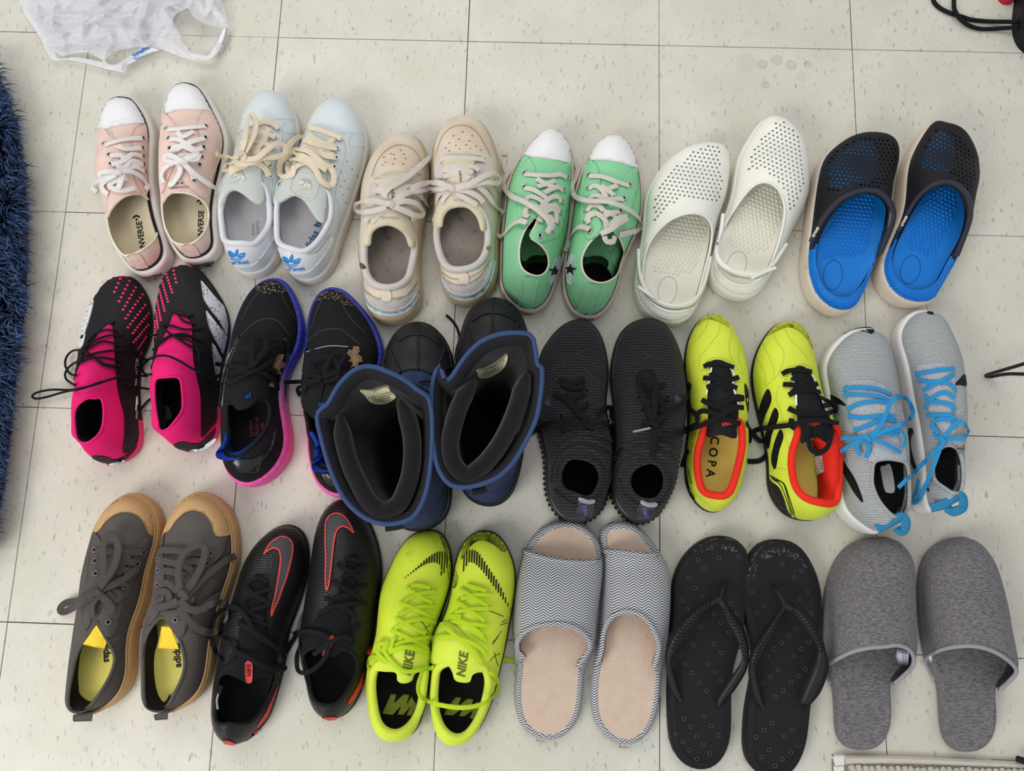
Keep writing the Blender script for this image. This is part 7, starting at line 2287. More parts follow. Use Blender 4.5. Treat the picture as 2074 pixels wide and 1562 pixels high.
logo_txt = {'left': (200, 1245, 16, 62), 'right': (600, 1270, 16, 58)}
mercu('left', [(480, 75), (530, 85), (570, 120), (600, 190), (618, 270), (620, 380), (602, 480), (578, 560), (550, 640), (522, 720), (500, 800), (488, 900), (478, 1000), (472, 1100), (460, 1180), (440, 1260), (415, 1340), (378, 1420), (320, 1480), (250, 1505), (180, 1505), (120, 1470), (80, 1400), (55, 1310), (40, 1200), (36, 1100), (50, 980), (80, 880), (105, 780), (115, 680), (126, 560), (146, 450), (180, 370), (215, 290), (270, 190), (330, 122), (400, 86)],
      [(88, 1040), (78, 1130), (88, 1250), (115, 1370), (165, 1432), (240, 1452), (310, 1420), (370, 1350), (412, 1240), (424, 1130), (436, 1030), (420, 960), (330, 935), (180, 950), (115, 985)],
      [(90, 1015), (160, 1028), (240, 1035), (250, 1090), (290, 1108), (340, 1090), (362, 1040), (420, 1010), (465, 965), (465, 905), (430, 850), (300, 850), (190, 885), (135, 955)],
      [(170, 518), (230, 460), (300, 400), (380, 330), (450, 268), (510, 230), (550, 224), (580, 245), (586, 300), (572, 350), (540, 390), (545, 340), (530, 312), (490, 297), (430, 315), (360, 360), (280, 420), (220, 470)],
      (315, 965, 82),
      [[(340, 452), (400, 450), (470, 468)], [(305, 462), (390, 520), (482, 568)], [(295, 557), (380, 512), (522, 488)], [(260, 563), (370, 612), (484, 668)], [(260, 648), (380, 600), (518, 590)], [(232, 668), (340, 730), (440, 775)], [(228, 742), (330, 692), (430, 678), (512, 708)], [(202, 752), (310, 800), (435, 868)], [(215, 862), (340, 820), (485, 800)],
       [(200, 900, .006), (280, 868, .007), (380, 880, .007), (480, 915, .006)], [(178, 968, .007), (120, 915, .008), (98, 870, .008), (125, 845, .008), (165, 852, .008), (160, 895, .008), (215, 970, .008), (280, 1025, .008), (330, 1032, .008), (420, 1018, .008), (492, 1005, .006)], [(165, 965, .006), (100, 935, .006), (60, 945, .005), (48, 990, .004), (62, 1022, .004)], [(225, 800, .005), (205, 870, .006), (172, 965, .006)]],
      [[(148, 1312), (208, 1182), (244, 1186), (226, 1245), (292, 1184), (330, 1190), (310, 1255), (345, 1200), (378, 1255), (345, 1328), (312, 1325), (340, 1265), (290, 1322), (252, 1320), (275, 1262), (215, 1325)]],
      [[(520, 85), (565, 118), (602, 200), (618, 300), (600, 420), (580, 330), (560, 200)]],
      [[(405, 690), (430, 720), (460, 770)], [(430, 740), (470, 720)], [(225, 800), (230, 850)], [(440, 760), (455, 800)]])
mercu('right', [(830, 80), (900, 90), (950, 130), (990, 190), (1025, 270), (1045, 350), (1046, 460), (1032, 580), (1010, 700), (985, 840), (960, 950), (932, 1070), (902, 1180), (880, 1260), (840, 1345), (792, 1430), (740, 1490), (680, 1525), (610, 1535), (550, 1510), (510, 1450), (485, 1370), (470, 1280), (462, 1180), (468, 1080), (476, 1000), (482, 900), (494, 810), (525, 730), (560, 650), (590, 570), (606, 490), (620, 400), (640, 290), (672, 200), (720, 132), (770, 94)],
      [(515, 1020), (502, 1120), (498, 1240), (522, 1360), (568, 1440), (640, 1482), (712, 1462), (772, 1392), (822, 1290), (852, 1180), (862, 1090), (842, 1015), (780, 970), (650, 960), (560, 980)],
      [(474, 960), (482, 860), (495, 760), (545, 708), (640, 720), (760, 850), (812, 950), (835, 1025), (785, 1032), (752, 1050), (735, 1095), (690, 1102), (640, 1085), (622, 1030), (592, 985), (530, 985)],
      [(700, 372), (690, 312), (695, 260), (715, 225), (750, 212), (790, 230), (830, 285), (880, 360), (930, 440), (975, 530), (1012, 625), (960, 550), (900, 465), (840, 380), (790, 322), (750, 297), (720, 307)],
      (688, 975, 82),
      [[(715, 448), (785, 468), (852, 490)], [(668, 473), (760, 530), (858, 592)], [(676, 542), (780, 515), (888, 516)], [(642, 553), (740, 620), (840, 692)], [(636, 632), (760, 610), (888, 606)], [(598, 658), (720, 710), (828, 792)], [(615, 690), (740, 710), (868, 724)], [(482, 828, .008), (500, 802, .009), (600, 798, .009), (700, 820, .009), (790, 860, .008), (855, 922, .006)], [(550, 715, .009), (640, 790, .009), (720, 850, .009), (812, 965, .008)], [(720, 730), (790, 780), (852, 832)], [(600, 655), (680, 660)],
       [(960, 952, .003), (1000, 955, .002), (1052, 962, .002)], [(868, 1030, .006), (915, 1075, .008), (925, 1140, .008), (885, 1210, .010), (800, 1258, .012), (680, 1275, .014), (550, 1260, .014), (455, 1232, .012), (400, 1190, .010), (390, 1120, .009), (418, 1030, .007)]],
      [[(562, 1322), (640, 1205), (680, 1206), (655, 1265), (722, 1213), (760, 1220), (738, 1285), (785, 1235), (815, 1255), (765, 1352), (735, 1345), (760, 1290), (700, 1332), (665, 1330), (690, 1275), (625, 1325)]],
      [[(700, 150), (760, 95), (830, 78), (905, 90), (960, 140), (990, 200), (960, 230), (900, 180), (820, 150), (750, 180), (680, 280)], [(630, 340), (660, 400), (640, 470), (615, 450)]],
      [[(885, 840), (920, 800), (950, 755)], [(890, 850), (930, 790)], [(870, 960), (900, 930), (940, 910)], [(900, 900), (915, 960), (930, 1000)], [(950, 700), (985, 680)], [(940, 720), (990, 700)], [(860, 620), (960, 660)]])

# ================================================================ herringbone open toe slippers
k = K(1020, 1040, .31362)
HERR = M('herringbone_cloth', 'd4d5d7', 0.95, kind='herring', bscale=92, c2='4c4e55', amt=0.7, bump=0.2)
PEACH = M('peach_terry', 'd3bba8', 1.0, var=0.06, vscale=60, bump=0.6, bscale=500, sheen=0.3)
PEACHL = M('peach_lining', 'b79a88', 1.0, bump=0.3)
SLIPH = [(0, .03), (.28, .032), (.40, .056), (.55, .066), (.7, .06), (.82, .046), (1, .032)]
SPROF = [(-0.003, 0.0), (0, 0.25), (0.0006, 0.6), (-0.0012, 0.9), (-0.0045, 1.12), (-0.0085, 1.1)]


def slide(side, outline, heel_open, toe_open, edges, tufts, tab):
    s = Shoe('house_slipper', k, outline, 'open toe slipper in grey herringbone cloth with peach footbed, %s one of its pair' % side, 'slipper', 'herringbone slippers',
             SLIPH, zs=0.019, zf=0.024, p=2.2, inset=0.001, prof=SPROF, spring=.003)
    s.sole(HERR, 'bound_sole')
    s.slab_top(PEACH, 0.0085, dz=0.0015)
    rims = [s.rim_open(heel_open), s.rim_open(toe_open)]
    s.upper(HERR, rims, PEACHL, 0.004, name='strap', inner_name='strap_lining')
    s.laces(edges, HERR, 0.0075, 0.006, 0.0, name='strap_binding', rnd=True)
    nubs('tufts', s, s.K(tufts), 0.0011, 0.0012, M('pale_tuft', 'e2d2c4', .9))
    loft2('heel_tab', s.K(tab[0]), s.K(tab[1]), PEACH, s.root, .002, n=6)


slide('left', [(420, 45), (500, 60), (570, 110), (620, 190), (642, 262), (643, 340), (640, 430), (622, 560), (606, 700), (592, 850), (560, 930), (525, 990), (520, 1080), (508, 1200), (490, 1300), (440, 1392), (370, 1450), (290, 1468), (210, 1450), (130, 1390), (86, 1300), (70, 1200), (70, 1080), (82, 990), (84, 920), (66, 850), (56, 750), (62, 600), (80, 450), (105, 330), (132, 240), (172, 170), (232, 100), (320, 55)],
      [(140, 935), (105, 890), (92, 830), (130, 770), (200, 732), (300, 713), (400, 716), (490, 750), (550, 812), (555, 868), (520, 930), (478, 990), (560, 1080), (640, 1300), (520, 1560), (280, 1600), (20, 1540), (-20, 1200), (40, 1000)],
      [(80, 225), (130, 245), (200, 270), (300, 297), (420, 313), (520, 318), (600, 308), (660, 270), (720, 150), (620, -20), (400, -80), (180, -20), (60, 120)],
      [[(85, 960), (92, 900), (90, 830), (130, 770), (200, 732), (300, 713), (400, 716), (490, 750), (550, 812), (555, 868), (520, 930), (478, 990)], [(132, 244), (200, 270), (300, 297), (420, 313), (520, 318), (600, 308)]],
      [(375, 205), (255, 245), (460, 795), (297, 1060), (185, 1100), (400, 1138), (275, 1215), (345, 1318), (165, 1290), (300, 890), (190, 750)],
      ([(222, 1410, .02), (287, 1428, .02)], [(210, 1470, .01), (268, 1480, .01)]))
slide('right', [(740, 52), (820, 60), (900, 110), (960, 180), (1005, 245), (1042, 300), (1070, 385), (1078, 520), (1070, 680), (1050, 850), (1028, 980), (1016, 1100), (1000, 1250), (962, 1370), (902, 1460), (830, 1496), (740, 1490), (660, 1442), (600, 1370), (566, 1270), (560, 1150), (570, 1020), (590, 920), (606, 800), (622, 640), (632, 500), (640, 380), (640, 260), (622, 170), (618, 115), (660, 72)],
      [(625, 960), (640, 880), (645, 780), (680, 690), (740, 645), (810, 632), (890, 660), (950, 720), (990, 800), (1000, 880), (968, 1000), (1060, 1080), (1120, 1300), (1050, 1600), (760, 1640), (500, 1580), (480, 1200), (560, 1010)],
      [(600, 225), (650, 245), (730, 250), (830, 260), (920, 272), (990, 265), (1060, 240), (1080, 120), (960, -20), (760, -60), (580, 0), (540, 130)],
      [[(612, 960), (635, 880), (645, 780), (680, 690), (740, 645), (810, 632), (890, 660), (950, 720), (990, 800), (1000, 880), (968, 1005)], [(645, 243), (730, 250), (830, 260), (920, 272), (985, 268)]],
      [(800, 225), (795, 735), (915, 795), (680, 960), (905, 970), (785, 1080), (670, 1140), (885, 1155), (700, 1335), (870, 1340)],
      ([(748, 1448, .02), (811, 1446, .02)], [(745, 1512, .01), (808, 1516, .01)]))

# ================================================================ black flip-flops
k = K(1330, 1070, .31496)
FLIP = M('black_rubber_footbed', '2b2a2c', 0.65, kind='knit', bscale=100, bump=0.45)
FSTR = M('black_rubber_strap', '343436', 0.42)
FRING = M('hole_edge_highlight', '4a4a4d', 0.5)  # grey paints the highlight on the rims of the drain holes
FWORN = M('worn_white_rubber', '29292b', 0.7, kind='dirt', bscale=200, c2='6d727c', amt=0.5)
FCHEV = M('chevron_groove', '111112', 0.8)


def flip(side, outline, holes, arms, post, worn):
    s = Shoe('flip_flop', k, outline, 'black rubber flip-flop with drain holes, %s one of its pair' % side, 'flip-flop', 'black rubber flip-flops',
             [(0, .03), (1, .03)], zs=0.022, zf=0.02, p=2.2, inset=0.001, spring=.004, prof=[(-.003, 0), (0, .15), (0, .8), (-.001, .95), (-.002, 1.0)])
    s.sole(FLIP)
    s.slab_top(FLIP, 0.002, dz=0.0002, dish=.001)
    for p in s.K(holes):
        h = s.ins.hit(*p)
        if h:
            ring_obj('drain_hole', h[0] + h[1] * .0003, h[1], 0.0024, 0.0006, FRING, s.root, HOLE)
    for w_ in worn:
        s.patch('worn_area', w_, FWORN, .0003, on='insole', skirt=.0003)
    for (A, B, t1) in arms:
        w_ = [1.0, 1.12, 1.3, 1.6, 1.8, 1.7, 1.5, 1.25]
        A, B = ([(m[0] + (x[0] - m[0]) * q, m[1] + (x[1] - m[1]) * q, x[2]) for x, m, q in zip(E, [((a_[0] + b_[0]) / 2, (a_[1] + b_[1]) / 2) for a_, b_ in zip(A, B)], w_)] for E in (A, B))
        so = loft2('strap', s.K(A), s.K(B), FSTR, s.root, .006)
        sf = surf_of(so, s.root)
        a, b = catmull(A, False, 60), catmull(B, False, 60)
        ls = []
        for i in range(3, int(60 * t1), 2):
            m = (a[min(i + 2, 59)] + b[min(i + 2, 59)]) / 2
            ls.append([tuple(a[i][:2] * .85 + b[i][:2] * .15), tuple(m[:2]), tuple(b[i][:2] * .85 + a[i][:2] * .15)])
        s.stroke('chevron', ls, FCHEV, .0011, .0006, on=sf)
    tube_obj('toe_post', [at(*p) for p in s.K(post)], .0036, FSTR, s.root)


flip('left', [(400, 48), (480, 60), (548, 108), (590, 165), (592, 250), (580, 360), (572, 480), (566, 600), (545, 720), (510, 840), (488, 950), (482, 1050), (480, 1200), (478, 1320), (450, 1430), (400, 1510), (320, 1552), (250, 1550), (170, 1510), (110, 1440), (76, 1350), (63, 1200), (60, 1050), (66, 850), (76, 700), (90, 500), (96, 340), (140, 220), (210, 130), (300, 66)],
     [(355, 128), (480, 114), (528, 182), (400, 190), (266, 202), (306, 256), (205, 325), (248, 386), (290, 437), (161, 465), (198, 520), (478, 487), (516, 546), (372, 552), (416, 608), (463, 668), (281, 633), (326, 690), (370, 745), (191, 695), (236, 750), (416, 800), (147, 820), (334, 870), (184, 872), (376, 922), (230, 930), (416, 975), (276, 990), (321, 1045), (176, 1224), (303, 1211), (218, 1276), (352, 1270), (127, 1320), (258, 1335), (397, 1332), (170, 1375), (300, 1388), (211, 1428), (344, 1448), (258, 1485)],
     [([(385, 432, .045), (280, 490, .055), (180, 580, .06), (100, 690, .058), (70, 800, .05), (68, 900, .04), (95, 1020, .03), (145, 1118, .024)], [(408, 488, .045), (310, 550, .058), (220, 630, .065), (150, 720, .062), (105, 800, .055), (90, 880, .045), (125, 990, .03), (162, 1100, .024)], .55),
      ([(420, 440, .045), (490, 540, .052), (560, 660, .055), (586, 780, .052), (570, 900, .045), (500, 1020, .034), (440, 1100, .028), (405, 1148, .024)], [(395, 495, .045), (450, 590, .056), (520, 700, .06), (555, 800, .056), (545, 880, .05), (470, 990, .038), (400, 1090, .028), (385, 1135, .024)], .55)],
     [(440, 345, .02), (425, 390, .034), (402, 465, .046)], [[(200, 180), (300, 85), (400, 60), (490, 70), (560, 140), (480, 150), (380, 130), (270, 170)]])
flip('right', [(770, 72), (860, 85), (940, 140), (1000, 230), (1040, 330), (1062, 430), (1062, 560), (1052, 680), (1036, 800), (1016, 950), (992, 1150), (976, 1300), (960, 1400), (920, 1500), (860, 1580), (780, 1610), (700, 1600), (620, 1550), (566, 1480), (546, 1380), (550, 1250), (562, 1120), (590, 980), (604, 850), (596, 760), (572, 640), (542, 520), (532, 400), (550, 270), (582, 172), (640, 102), (700, 76)],
     [(745, 126), (688, 182), (858, 174), (630, 239), (808, 226), (931, 273), (886, 319), (970, 408), (614, 407), (922, 455), (687, 498), (643, 547), (989, 552), (895, 645), (850, 692), (803, 737), (756, 777), (977, 730), (930, 775), (709, 822), (880, 822), (957, 907), (781, 910), (912, 951), (731, 955), (683, 995), (866, 992), (815, 1043), (766, 1085), (743, 1252), (689, 1297), (872, 1297), (637, 1342), (820, 1335), (768, 1380), (910, 1398), (722, 1425), (864, 1441), (675, 1470), (808, 1484), (762, 1526)],
     [([(822, 470, .045), (760, 560, .052), (680, 680, .055), (620, 790, .052), (600, 900, .045), (610, 1000, .034), (640, 1100, .028), (680, 1160, .024)], [(838, 530, .045), (790, 600, .056), (720, 710, .06), (660, 810, .056), (628, 890, .05), (640, 980, .038), (672, 1080, .028), (692, 1150, .024)], .6),
      ([(830, 468, .045), (920, 510, .055), (1000, 590, .06), (1050, 700, .058), (1080, 800, .055), (1085, 900, .045), (1040, 1040, .034), (985, 1130, .028), (920, 1200, .024)], [(828, 535, .045), (900, 570, .058), (970, 640, .062), (1020, 720, .06), (1048, 790, .056), (1020, 900, .045), (960, 1020, .034), (915, 1120, .028), (903, 1190, .024)], .5)],
     [(745, 370, .02), (775, 410, .034), (825, 495, .046)], [[(585, 300), (590, 190), (660, 110), (770, 88), (870, 105), (960, 190), (1020, 300), (950, 250), (860, 195), (760, 180), (660, 230), (620, 330)]])

# ================================================================ heather grey house slippers
k = K(1650, 1070, .31501)
HEATH = M('heather_grey_jersey', '7d797b', 1.0, var=0.16, vscale=160, kind='heather', bscale=170, c2='5c595c', scl=(1.0, 3.6, 2.5), bump=0.3, sheen=0.1)
HEATL = M('light_grey_edge', '9b989b', 1.0, bump=0.3, bscale=500)
DGREY = M('dark_grey_lining', '46444a', 1.0)
CTAG = M('white_care_tag', 'd4d8e4', 0.8)


def mule(side, outline, heel_open, edge, tag_, marks):
    s = Shoe('house_slipper', k, outline, 'closed toe heather grey jersey slipper with open heel, %s one of its pair' % side, 'slipper', 'heather grey slippers',
             [(0, .03), (.26, .034), (.38, .066), (.52, .074), (.68, .068), (.82, .056), (1, .038)], zs=0.018, zf=0.03, p=2.3, inset=0.0012, prof=SPROF, spring=.003, s1=.8)
    s.sole(HEATH)
    s.slab_top(HEATH, 0.006, dz=0.0016)
    s.upper(HEATH, [s.rim_open(heel_open)], DGREY, 0.004, name='vamp', inner_name='vamp_lining')
    s.laces(edge, HEATL, 0.0055, 0.005, 0.0, name='vamp_binding', rnd=True)
    so = loft2('care_tag', s.K(tag_[0]), s.K(tag_[1]), CTAG, s.root, .0006, n=6)
    if marks:
        s.stroke('tag_print', marks, M('grey_print', '6b6e7c', .8), .0011, .0006, on=surf_of(so, s.root), dash=1, gap=1)


mule('left', [(420, 57), (500, 65), (570, 110), (620, 170), (645, 260), (652, 400), (656, 560), (660, 720), (656, 820), (638, 882), (580, 950), (515, 1005), (505, 1100), (496, 1250), (475, 1340), (420, 1410), (340, 1432), (260, 1425), (180, 1390), (135, 1330), (120, 1200), (112, 1050), (92, 975), (72, 905), (58, 830), (42, 700), (45, 550), (60, 400), (100, 260), (150, 170), (220, 105), (310, 68)],
     [(112, 1020), (85, 940), (85, 885), (150, 838), (250, 792), (350, 770), (450, 762), (530, 753), (600, 777), (632, 830), (622, 890), (570, 950), (512, 1003), (580, 1060), (700, 1300), (600, 1560), (320, 1600), (20, 1560), (-40, 1200), (60, 1040)],
     [[(105, 1000), (80, 935), (82, 885), (150, 838), (250, 792), (350, 770), (450, 762), (530, 753), (600, 777), (636, 830), (626, 890), (570, 950), (512, 1000)]],
     ([(528, 768, .05), (606, 786, .05)], [(520, 868, .034), (600, 886, .034)]),
     [[(540, 790), (590, 802)], [(540, 797), (590, 809)], [(562, 820), (598, 826)], [(564, 834), (596, 840)], [(566, 848), (594, 853)], [(568, 860), (592, 866)]])
mule('right', [(940, 57), (1020, 70), (1090, 120), (1150, 200), (1190, 290), (1222, 400), (1250, 520), (1272, 650), (1296, 780), (1313, 870), (1300, 940), (1250, 992), (1190, 1045), (1185, 1150), (1175, 1290), (1150, 1370), (1080, 1430), (990, 1443), (900, 1425), (840, 1380), (806, 1300), (790, 1150), (776, 990), (745, 925), (712, 865), (690, 780), (670, 650), (656, 500), (652, 400), (665, 280), (690, 190), (740, 130), (820, 75)],
     [(778, 985), (740, 910), (715, 852), (745, 815), (830, 777), (950, 759), (1060, 764), (1160, 797), (1240, 847), (1288, 900), (1284, 945), (1190, 1042), (1260, 1100), (1380, 1300), (1280, 1600), (1000, 1640), (700, 1580), (640, 1200), (720, 1010)],
     [[(772, 975), (735, 905), (714, 852), (745, 815), (830, 777), (950, 759), (1060, 764), (1160, 797), (1240, 847), (1290, 900), (1286, 945), (1192, 1038)]],
     ([(733, 826, .045), (750, 820, .045)], [(740, 866, .035), (757, 860, .035)]), None)

# ================================================================ shaggy navy rug at the left edge
from mathutils import noise as mnoise
RUGB = M('rug_backing', '20283f', 0.95)
PILE = bpy.data.materials.new('navy_pile')
PILE.use_nodes = True
_n, _l = PILE.node_tree.nodes, PILE.node_tree.links
_g = _n.new('ShaderNodeNewGeometry')
_r = _n.new('ShaderNodeValToRGB')
_r.color_ramp.elements[0].color = srgb('101c33')
_r.color_ramp.elements[1].color = srgb('435b82')
_q = _r.color_ramp.elements.new(0.55)
_q.color = srgb('22365a')
_l.new(_g.outputs['Random Per Island'], _r.inputs[0])
_l.new(_r.outputs[0], _n['Principled BSDF'].inputs['Base Color'])
_n['Principled BSDF'].inputs['Roughness'].default_value = 0.65
_n['Principled BSDF'].inputs['Specular IOR Level'].default_value = 0.25


def plate(name, P, z0, z1, mat, parent=None, bev=0.002):
    P = np.asarray(P)[:, :2]
    n = len(P)
    Q = offset_loop(P, -bev)
    V = np.vstack([np.column_stack([P, np.full(n, z0)]), np.column_stack([P, np.full(n, z1 - bev)]), np.column_stack([Q, np.full(n, z1)])])
    Fc = []
    for k_ in (0, 1):
        for i in range(n):
            j = (i + 1) % n
            Fc.append((k_ * n + i, k_ * n + j, (k_ + 1) * n + j, (k_ + 1) * n + i))
    Fc.append(tuple(range(2 * n, 3 * n)))
    Fc.append(tuple(range(n))[::-1])
    return mesh_obj(name, V, Fc, mat, parent, smooth=False)


edge = [(-14, 120), (0, 158), (14, 190), (32, 240), (46, 300), (54, 380), (58, 440), (57, 520), (56, 600), (46, 680), (36, 760), (28, 820), (24, 880), (15, 950), (6, 1010), (-8, 1070), (-30, 1130)]
ep = np.array([at(u, v, 0.012)[:2] for u, v in edge])
lft = np.array([[ep[-1][0] - .3, ep[-1][1] - .02], [ep[0][0] - .4, ep[0][1] + .02]])
poly = catmull(np.vstack([ep]), False, 60)
poly = np.vstack([poly, lft])
rug = thing('fluffy_rug', (ep[:, 0].mean() - .1, ep[:, 1].mean(), 0), 'shaggy navy blue rug with long loose pile along the left edge of the floor', 'rug')
rug['base'] = tuple(rug.location)
plate('backing', np.vstack([offset_loop(poly, -0.010)]), 0.0, 0.010, RUGB, rug)
rnd = random.Random(5)
V, Fc = [], []
lo = poly.min(0)
hi = poly.max(0)
cnt = 0
xs_lo = hi[0] - 0.24
while cnt < 15000:
    x, y = rnd.uniform(max(lo[0], xs_lo), hi[0]), rnd.uniform(lo[1], hi[1])
    if not inpoly((x, y), poly):
        continue
    cnt += 1
    a = 0.9 * mnoise.noise((x * 11, y * 11, 0)) * 3.2 - 0.9
    L_ = rnd.uniform(0.030, 0.052)
    a += rnd.gauss(0, .35)
    de = float(np.min(np.linalg.norm(ep - np.array([x, y]), axis=1)))
    if de < .03:
        a = -0.35 + 1.1 * mnoise.noise((x * 16, y * 16, 3)) + rnd.gauss(0, .3)
    d = np.array([math.cos(a), math.sin(a)])
    sp_ = rnd.uniform(0.35, 0.8)
    w_ = rnd.uniform(0.0007, 0.0014)
    s_ = np.array([-d[1], d[0], 0]) * w_
    p0 = np.array([x, y, 0.009])
    p1 = p0 + np.array([d[0] * L_ * .25 * sp_, d[1] * L_ * .25 * sp_, L_ * .45])
    p2 = p0 + np.array([d[0] * L_ * .65 * sp_, d[1] * L_ * .65 * sp_, L_ * .62])
    p3 = p0 + np.array([d[0] * L_ * sp_ * 1.05, d[1] * L_ * sp_ * 1.05, L_ * rnd.uniform(.42, .66)])
    st = len(V)
    V += [p0 - s_, p0 + s_, p1 - s_, p1 + s_, p2 - s_ * .8, p2 + s_ * .8, p3]
    Fc += [(st, st + 1, st + 3, st + 2), (st + 2, st + 3, st + 5, st + 4), (st + 4, st + 5, st + 6)]
pl_ = mesh_obj('pile', V, Fc, PILE, rug)
pl_['kind'] = 'stuff'

# ================================================================ white plastic carrier bag at the top left
k = K(0, 0, .2411)
FILM = bpy.data.materials.new('white_plastic_film')
FILM.use_nodes = True
_n, _l = FILM.node_tree.nodes, FILM.node_tree.links
_b = _n['Principled BSDF']
_b.inputs['Base Color'].default_value = (0.92, 0.92, 0.96, 1)
_b.inputs['Roughness'].default_value = 0.22
_b.inputs['Specular IOR Level'].default_value = 0.6
_t = _n.new('ShaderNodeBsdfTransparent')
_tl = _n.new('ShaderNodeBsdfTranslucent')
_tl.inputs[0].default_value = (0.86, 0.87, 0.92, 1)
_m1 = _n.new('ShaderNodeMixShader')
_m1.inputs[0].default_value = 0.3
_m2 = _n.new('ShaderNodeMixShader')
_m2.inputs[0].default_value = 0.26
_l.new(_b.outputs[0], _m1.inputs[1])
_l.new(_tl.outputs[0], _m1.inputs[2])
_l.new(_m1.outputs[0], _m2.inputs[1])
_l.new(_t.outputs[0], _m2.inputs[2])
_l.new(_m2.outputs[0], _n['Material Output'].inputs['Surface'])
FEDGE = M('white_film_hem', 'eeeef3', 0.35, spec=0.6)
bag = thing('plastic_bag', tuple(at(250, 30, 0)), 'crumpled translucent white plastic carrier bag with looped handle and blue print', 'bag')
bag['base'] = tuple(bag.location)


RIDGES = [[(165, 0), (310, 120), (420, 230), (520, 300)], [(330, 140), (620, 130), (850, 140), (1180, 125), (1240, 30)], [(1240, 20), (1215, 130), (1165, 240), (1200, 340), (1240, 385)], [(860, 120), (1000, 40), (1080, 0)],
            [(1385, 70), (1430, 160), (1480, 260), (1540, 360), (1590, 440)], [(1590, 60), (1650, 160), (1760, 215), (1868, 240)], [(1440, 20), (1520, 60), (1545, 90)], [(1790, 0), (1840, 90), (1885, 160)], [(420, 380), (700, 370), (1000, 395), (1230, 385)], [(1150, 170), (1130, 240), (1180, 300)]]
RPX = [catmull(k(r_), False, -6.0) for r_ in RIDGES]


def film(name, out, holes, z0, amp, seed, step=3.0):
    Q = catmull(k(out), True, -5.0)
    H = [catmull(k(h), True, -4.0) for h in holes]
    lo_, hi_ = Q.min(0), Q.max(0)
    G = np.array([(x, y) for y in np.arange(lo_[1], hi_[1], step) for x in np.arange(lo_[0], hi_[0], step)])
    m = inpoly_np(G, Q)
    for h in H:
        m &= ~inpoly_np(G, h)
    allb = np.vstack([Q] + H)
    G = G[m]
    G = G[np.min(np.linalg.norm(G[:, None] - allb[None], axis=2), axis=1) > step * .5]
    P = [tuple(p) for p in Q]
    loops = [list(range(len(Q)))]
    for h in H:
        loops.append(list(range(len(P), len(P) + len(h))))
        P += [tuple(p) for p in h]
    P += [tuple(g) for g in G]

    def kp(C):
        q = inpoly_np(C, Q)
        for h in H:
            q &= ~inpoly_np(C, h)
        return q
    vo, oi, fo = cdt(P, loops, kp)
    W = []
    for v in vo:
        p = at(v.x, v.y, z0)
        x, y = p.x * 9 + seed, p.y * 9
        r = 1 - abs(mnoise.noise((x, y * 1.4, seed))) * 2.2
        r2 = 1 - abs(mnoise.noise((x * 2.6 + y, y * 2.3 - x, seed + 3))) * 2.0
        r3 = 1 - abs(mnoise.noise((x * 5.5 - y * 2, y * 5.0 + x, seed + 9))) * 2.0
        z = z0 + amp * (0.5 + 0.6 * max(0, r) ** 2 + 0.35 * max(0, r2) ** 2 + 0.16 * r3 ** 2 * np.sign(r3))
        if amp > .01:
            for r_ in RPX:
                d_ = np.min(np.linalg.norm(r_ - np.array([v.x, v.y]), axis=1))
                z += 0.011 * math.exp(-d_ / 5.0) - 0.004 * math.exp(-((d_ - 14) / 8) ** 2)
        e = min(np.linalg.norm(Q - np.array([v.x, v.y]), axis=1))
        z = z0 + (z - z0) * (0.35 + 0.65 * min(1, e / 40))
        W.append(at(v.x, v.y, max(z, 0.001)))
    return mesh_obj(name, W, fo, FILM, bag)


hole1 = [(1450, 150), (1500, 108), (1560, 76), (1585, 72), (1645, 160), (1760, 212), (1868, 242), (1840, 310), (1800, 390), (1762, 455), (1735, 468), (1650, 455), (1600, 438), (1556, 375), (1518, 290), (1470, 210)]
hole2 = [(880, 505), (950, 442), (1080, 408), (1188, 394), (1100, 462), (1000, 528), (940, 545)]
hole3 = [(465, 432), (520, 468), (600, 452), (720, 440), (800, 470), (870, 520), (760, 500), (640, 480), (540, 490), (480, 490)]
film('back_film', [(160, -300), (160, 5), (190, 60), (220, 130), (300, 258), (360, 360), (378, 400), (440, 420), (700, 400), (1000, 420), (1200, 390), (1350, 410), (1420, 250), (1500, 90), (1600, 20), (1640, -300)], [], 0.002, 0.008, 4.3)
film('front_film', [(150, -320), (158, 0), (185, 45), (215, 130), (300, 260), (360, 360), (372, 402), (400, 450), (438, 505), (470, 512), (560, 502), (680, 522), (820, 560), (930, 590), (1040, 610), (1066, 588), (1082, 548), (1200, 482), (1340, 420), (1400, 432), (1500, 470), (1600, 496), (1700, 506), (1782, 494), (1858, 400), (1902, 300), (1914, 200), (1900, 120), (1880, 50), (1858, -20), (1840, -320)], [hole1, hole2, hole3], 0.006, 0.022, 1.7)


def fold(name, pts, z, r):
    return tube_obj(name, [at(u, v, zz) for (u, v), zz in zip(k(pts), z)], r, FEDGE, bag, m=6, flat=.4)


def fold_strip(name, A, B):
    return loft2(name, k(A), k(B), FEDGE, bag, .0008, n=24)


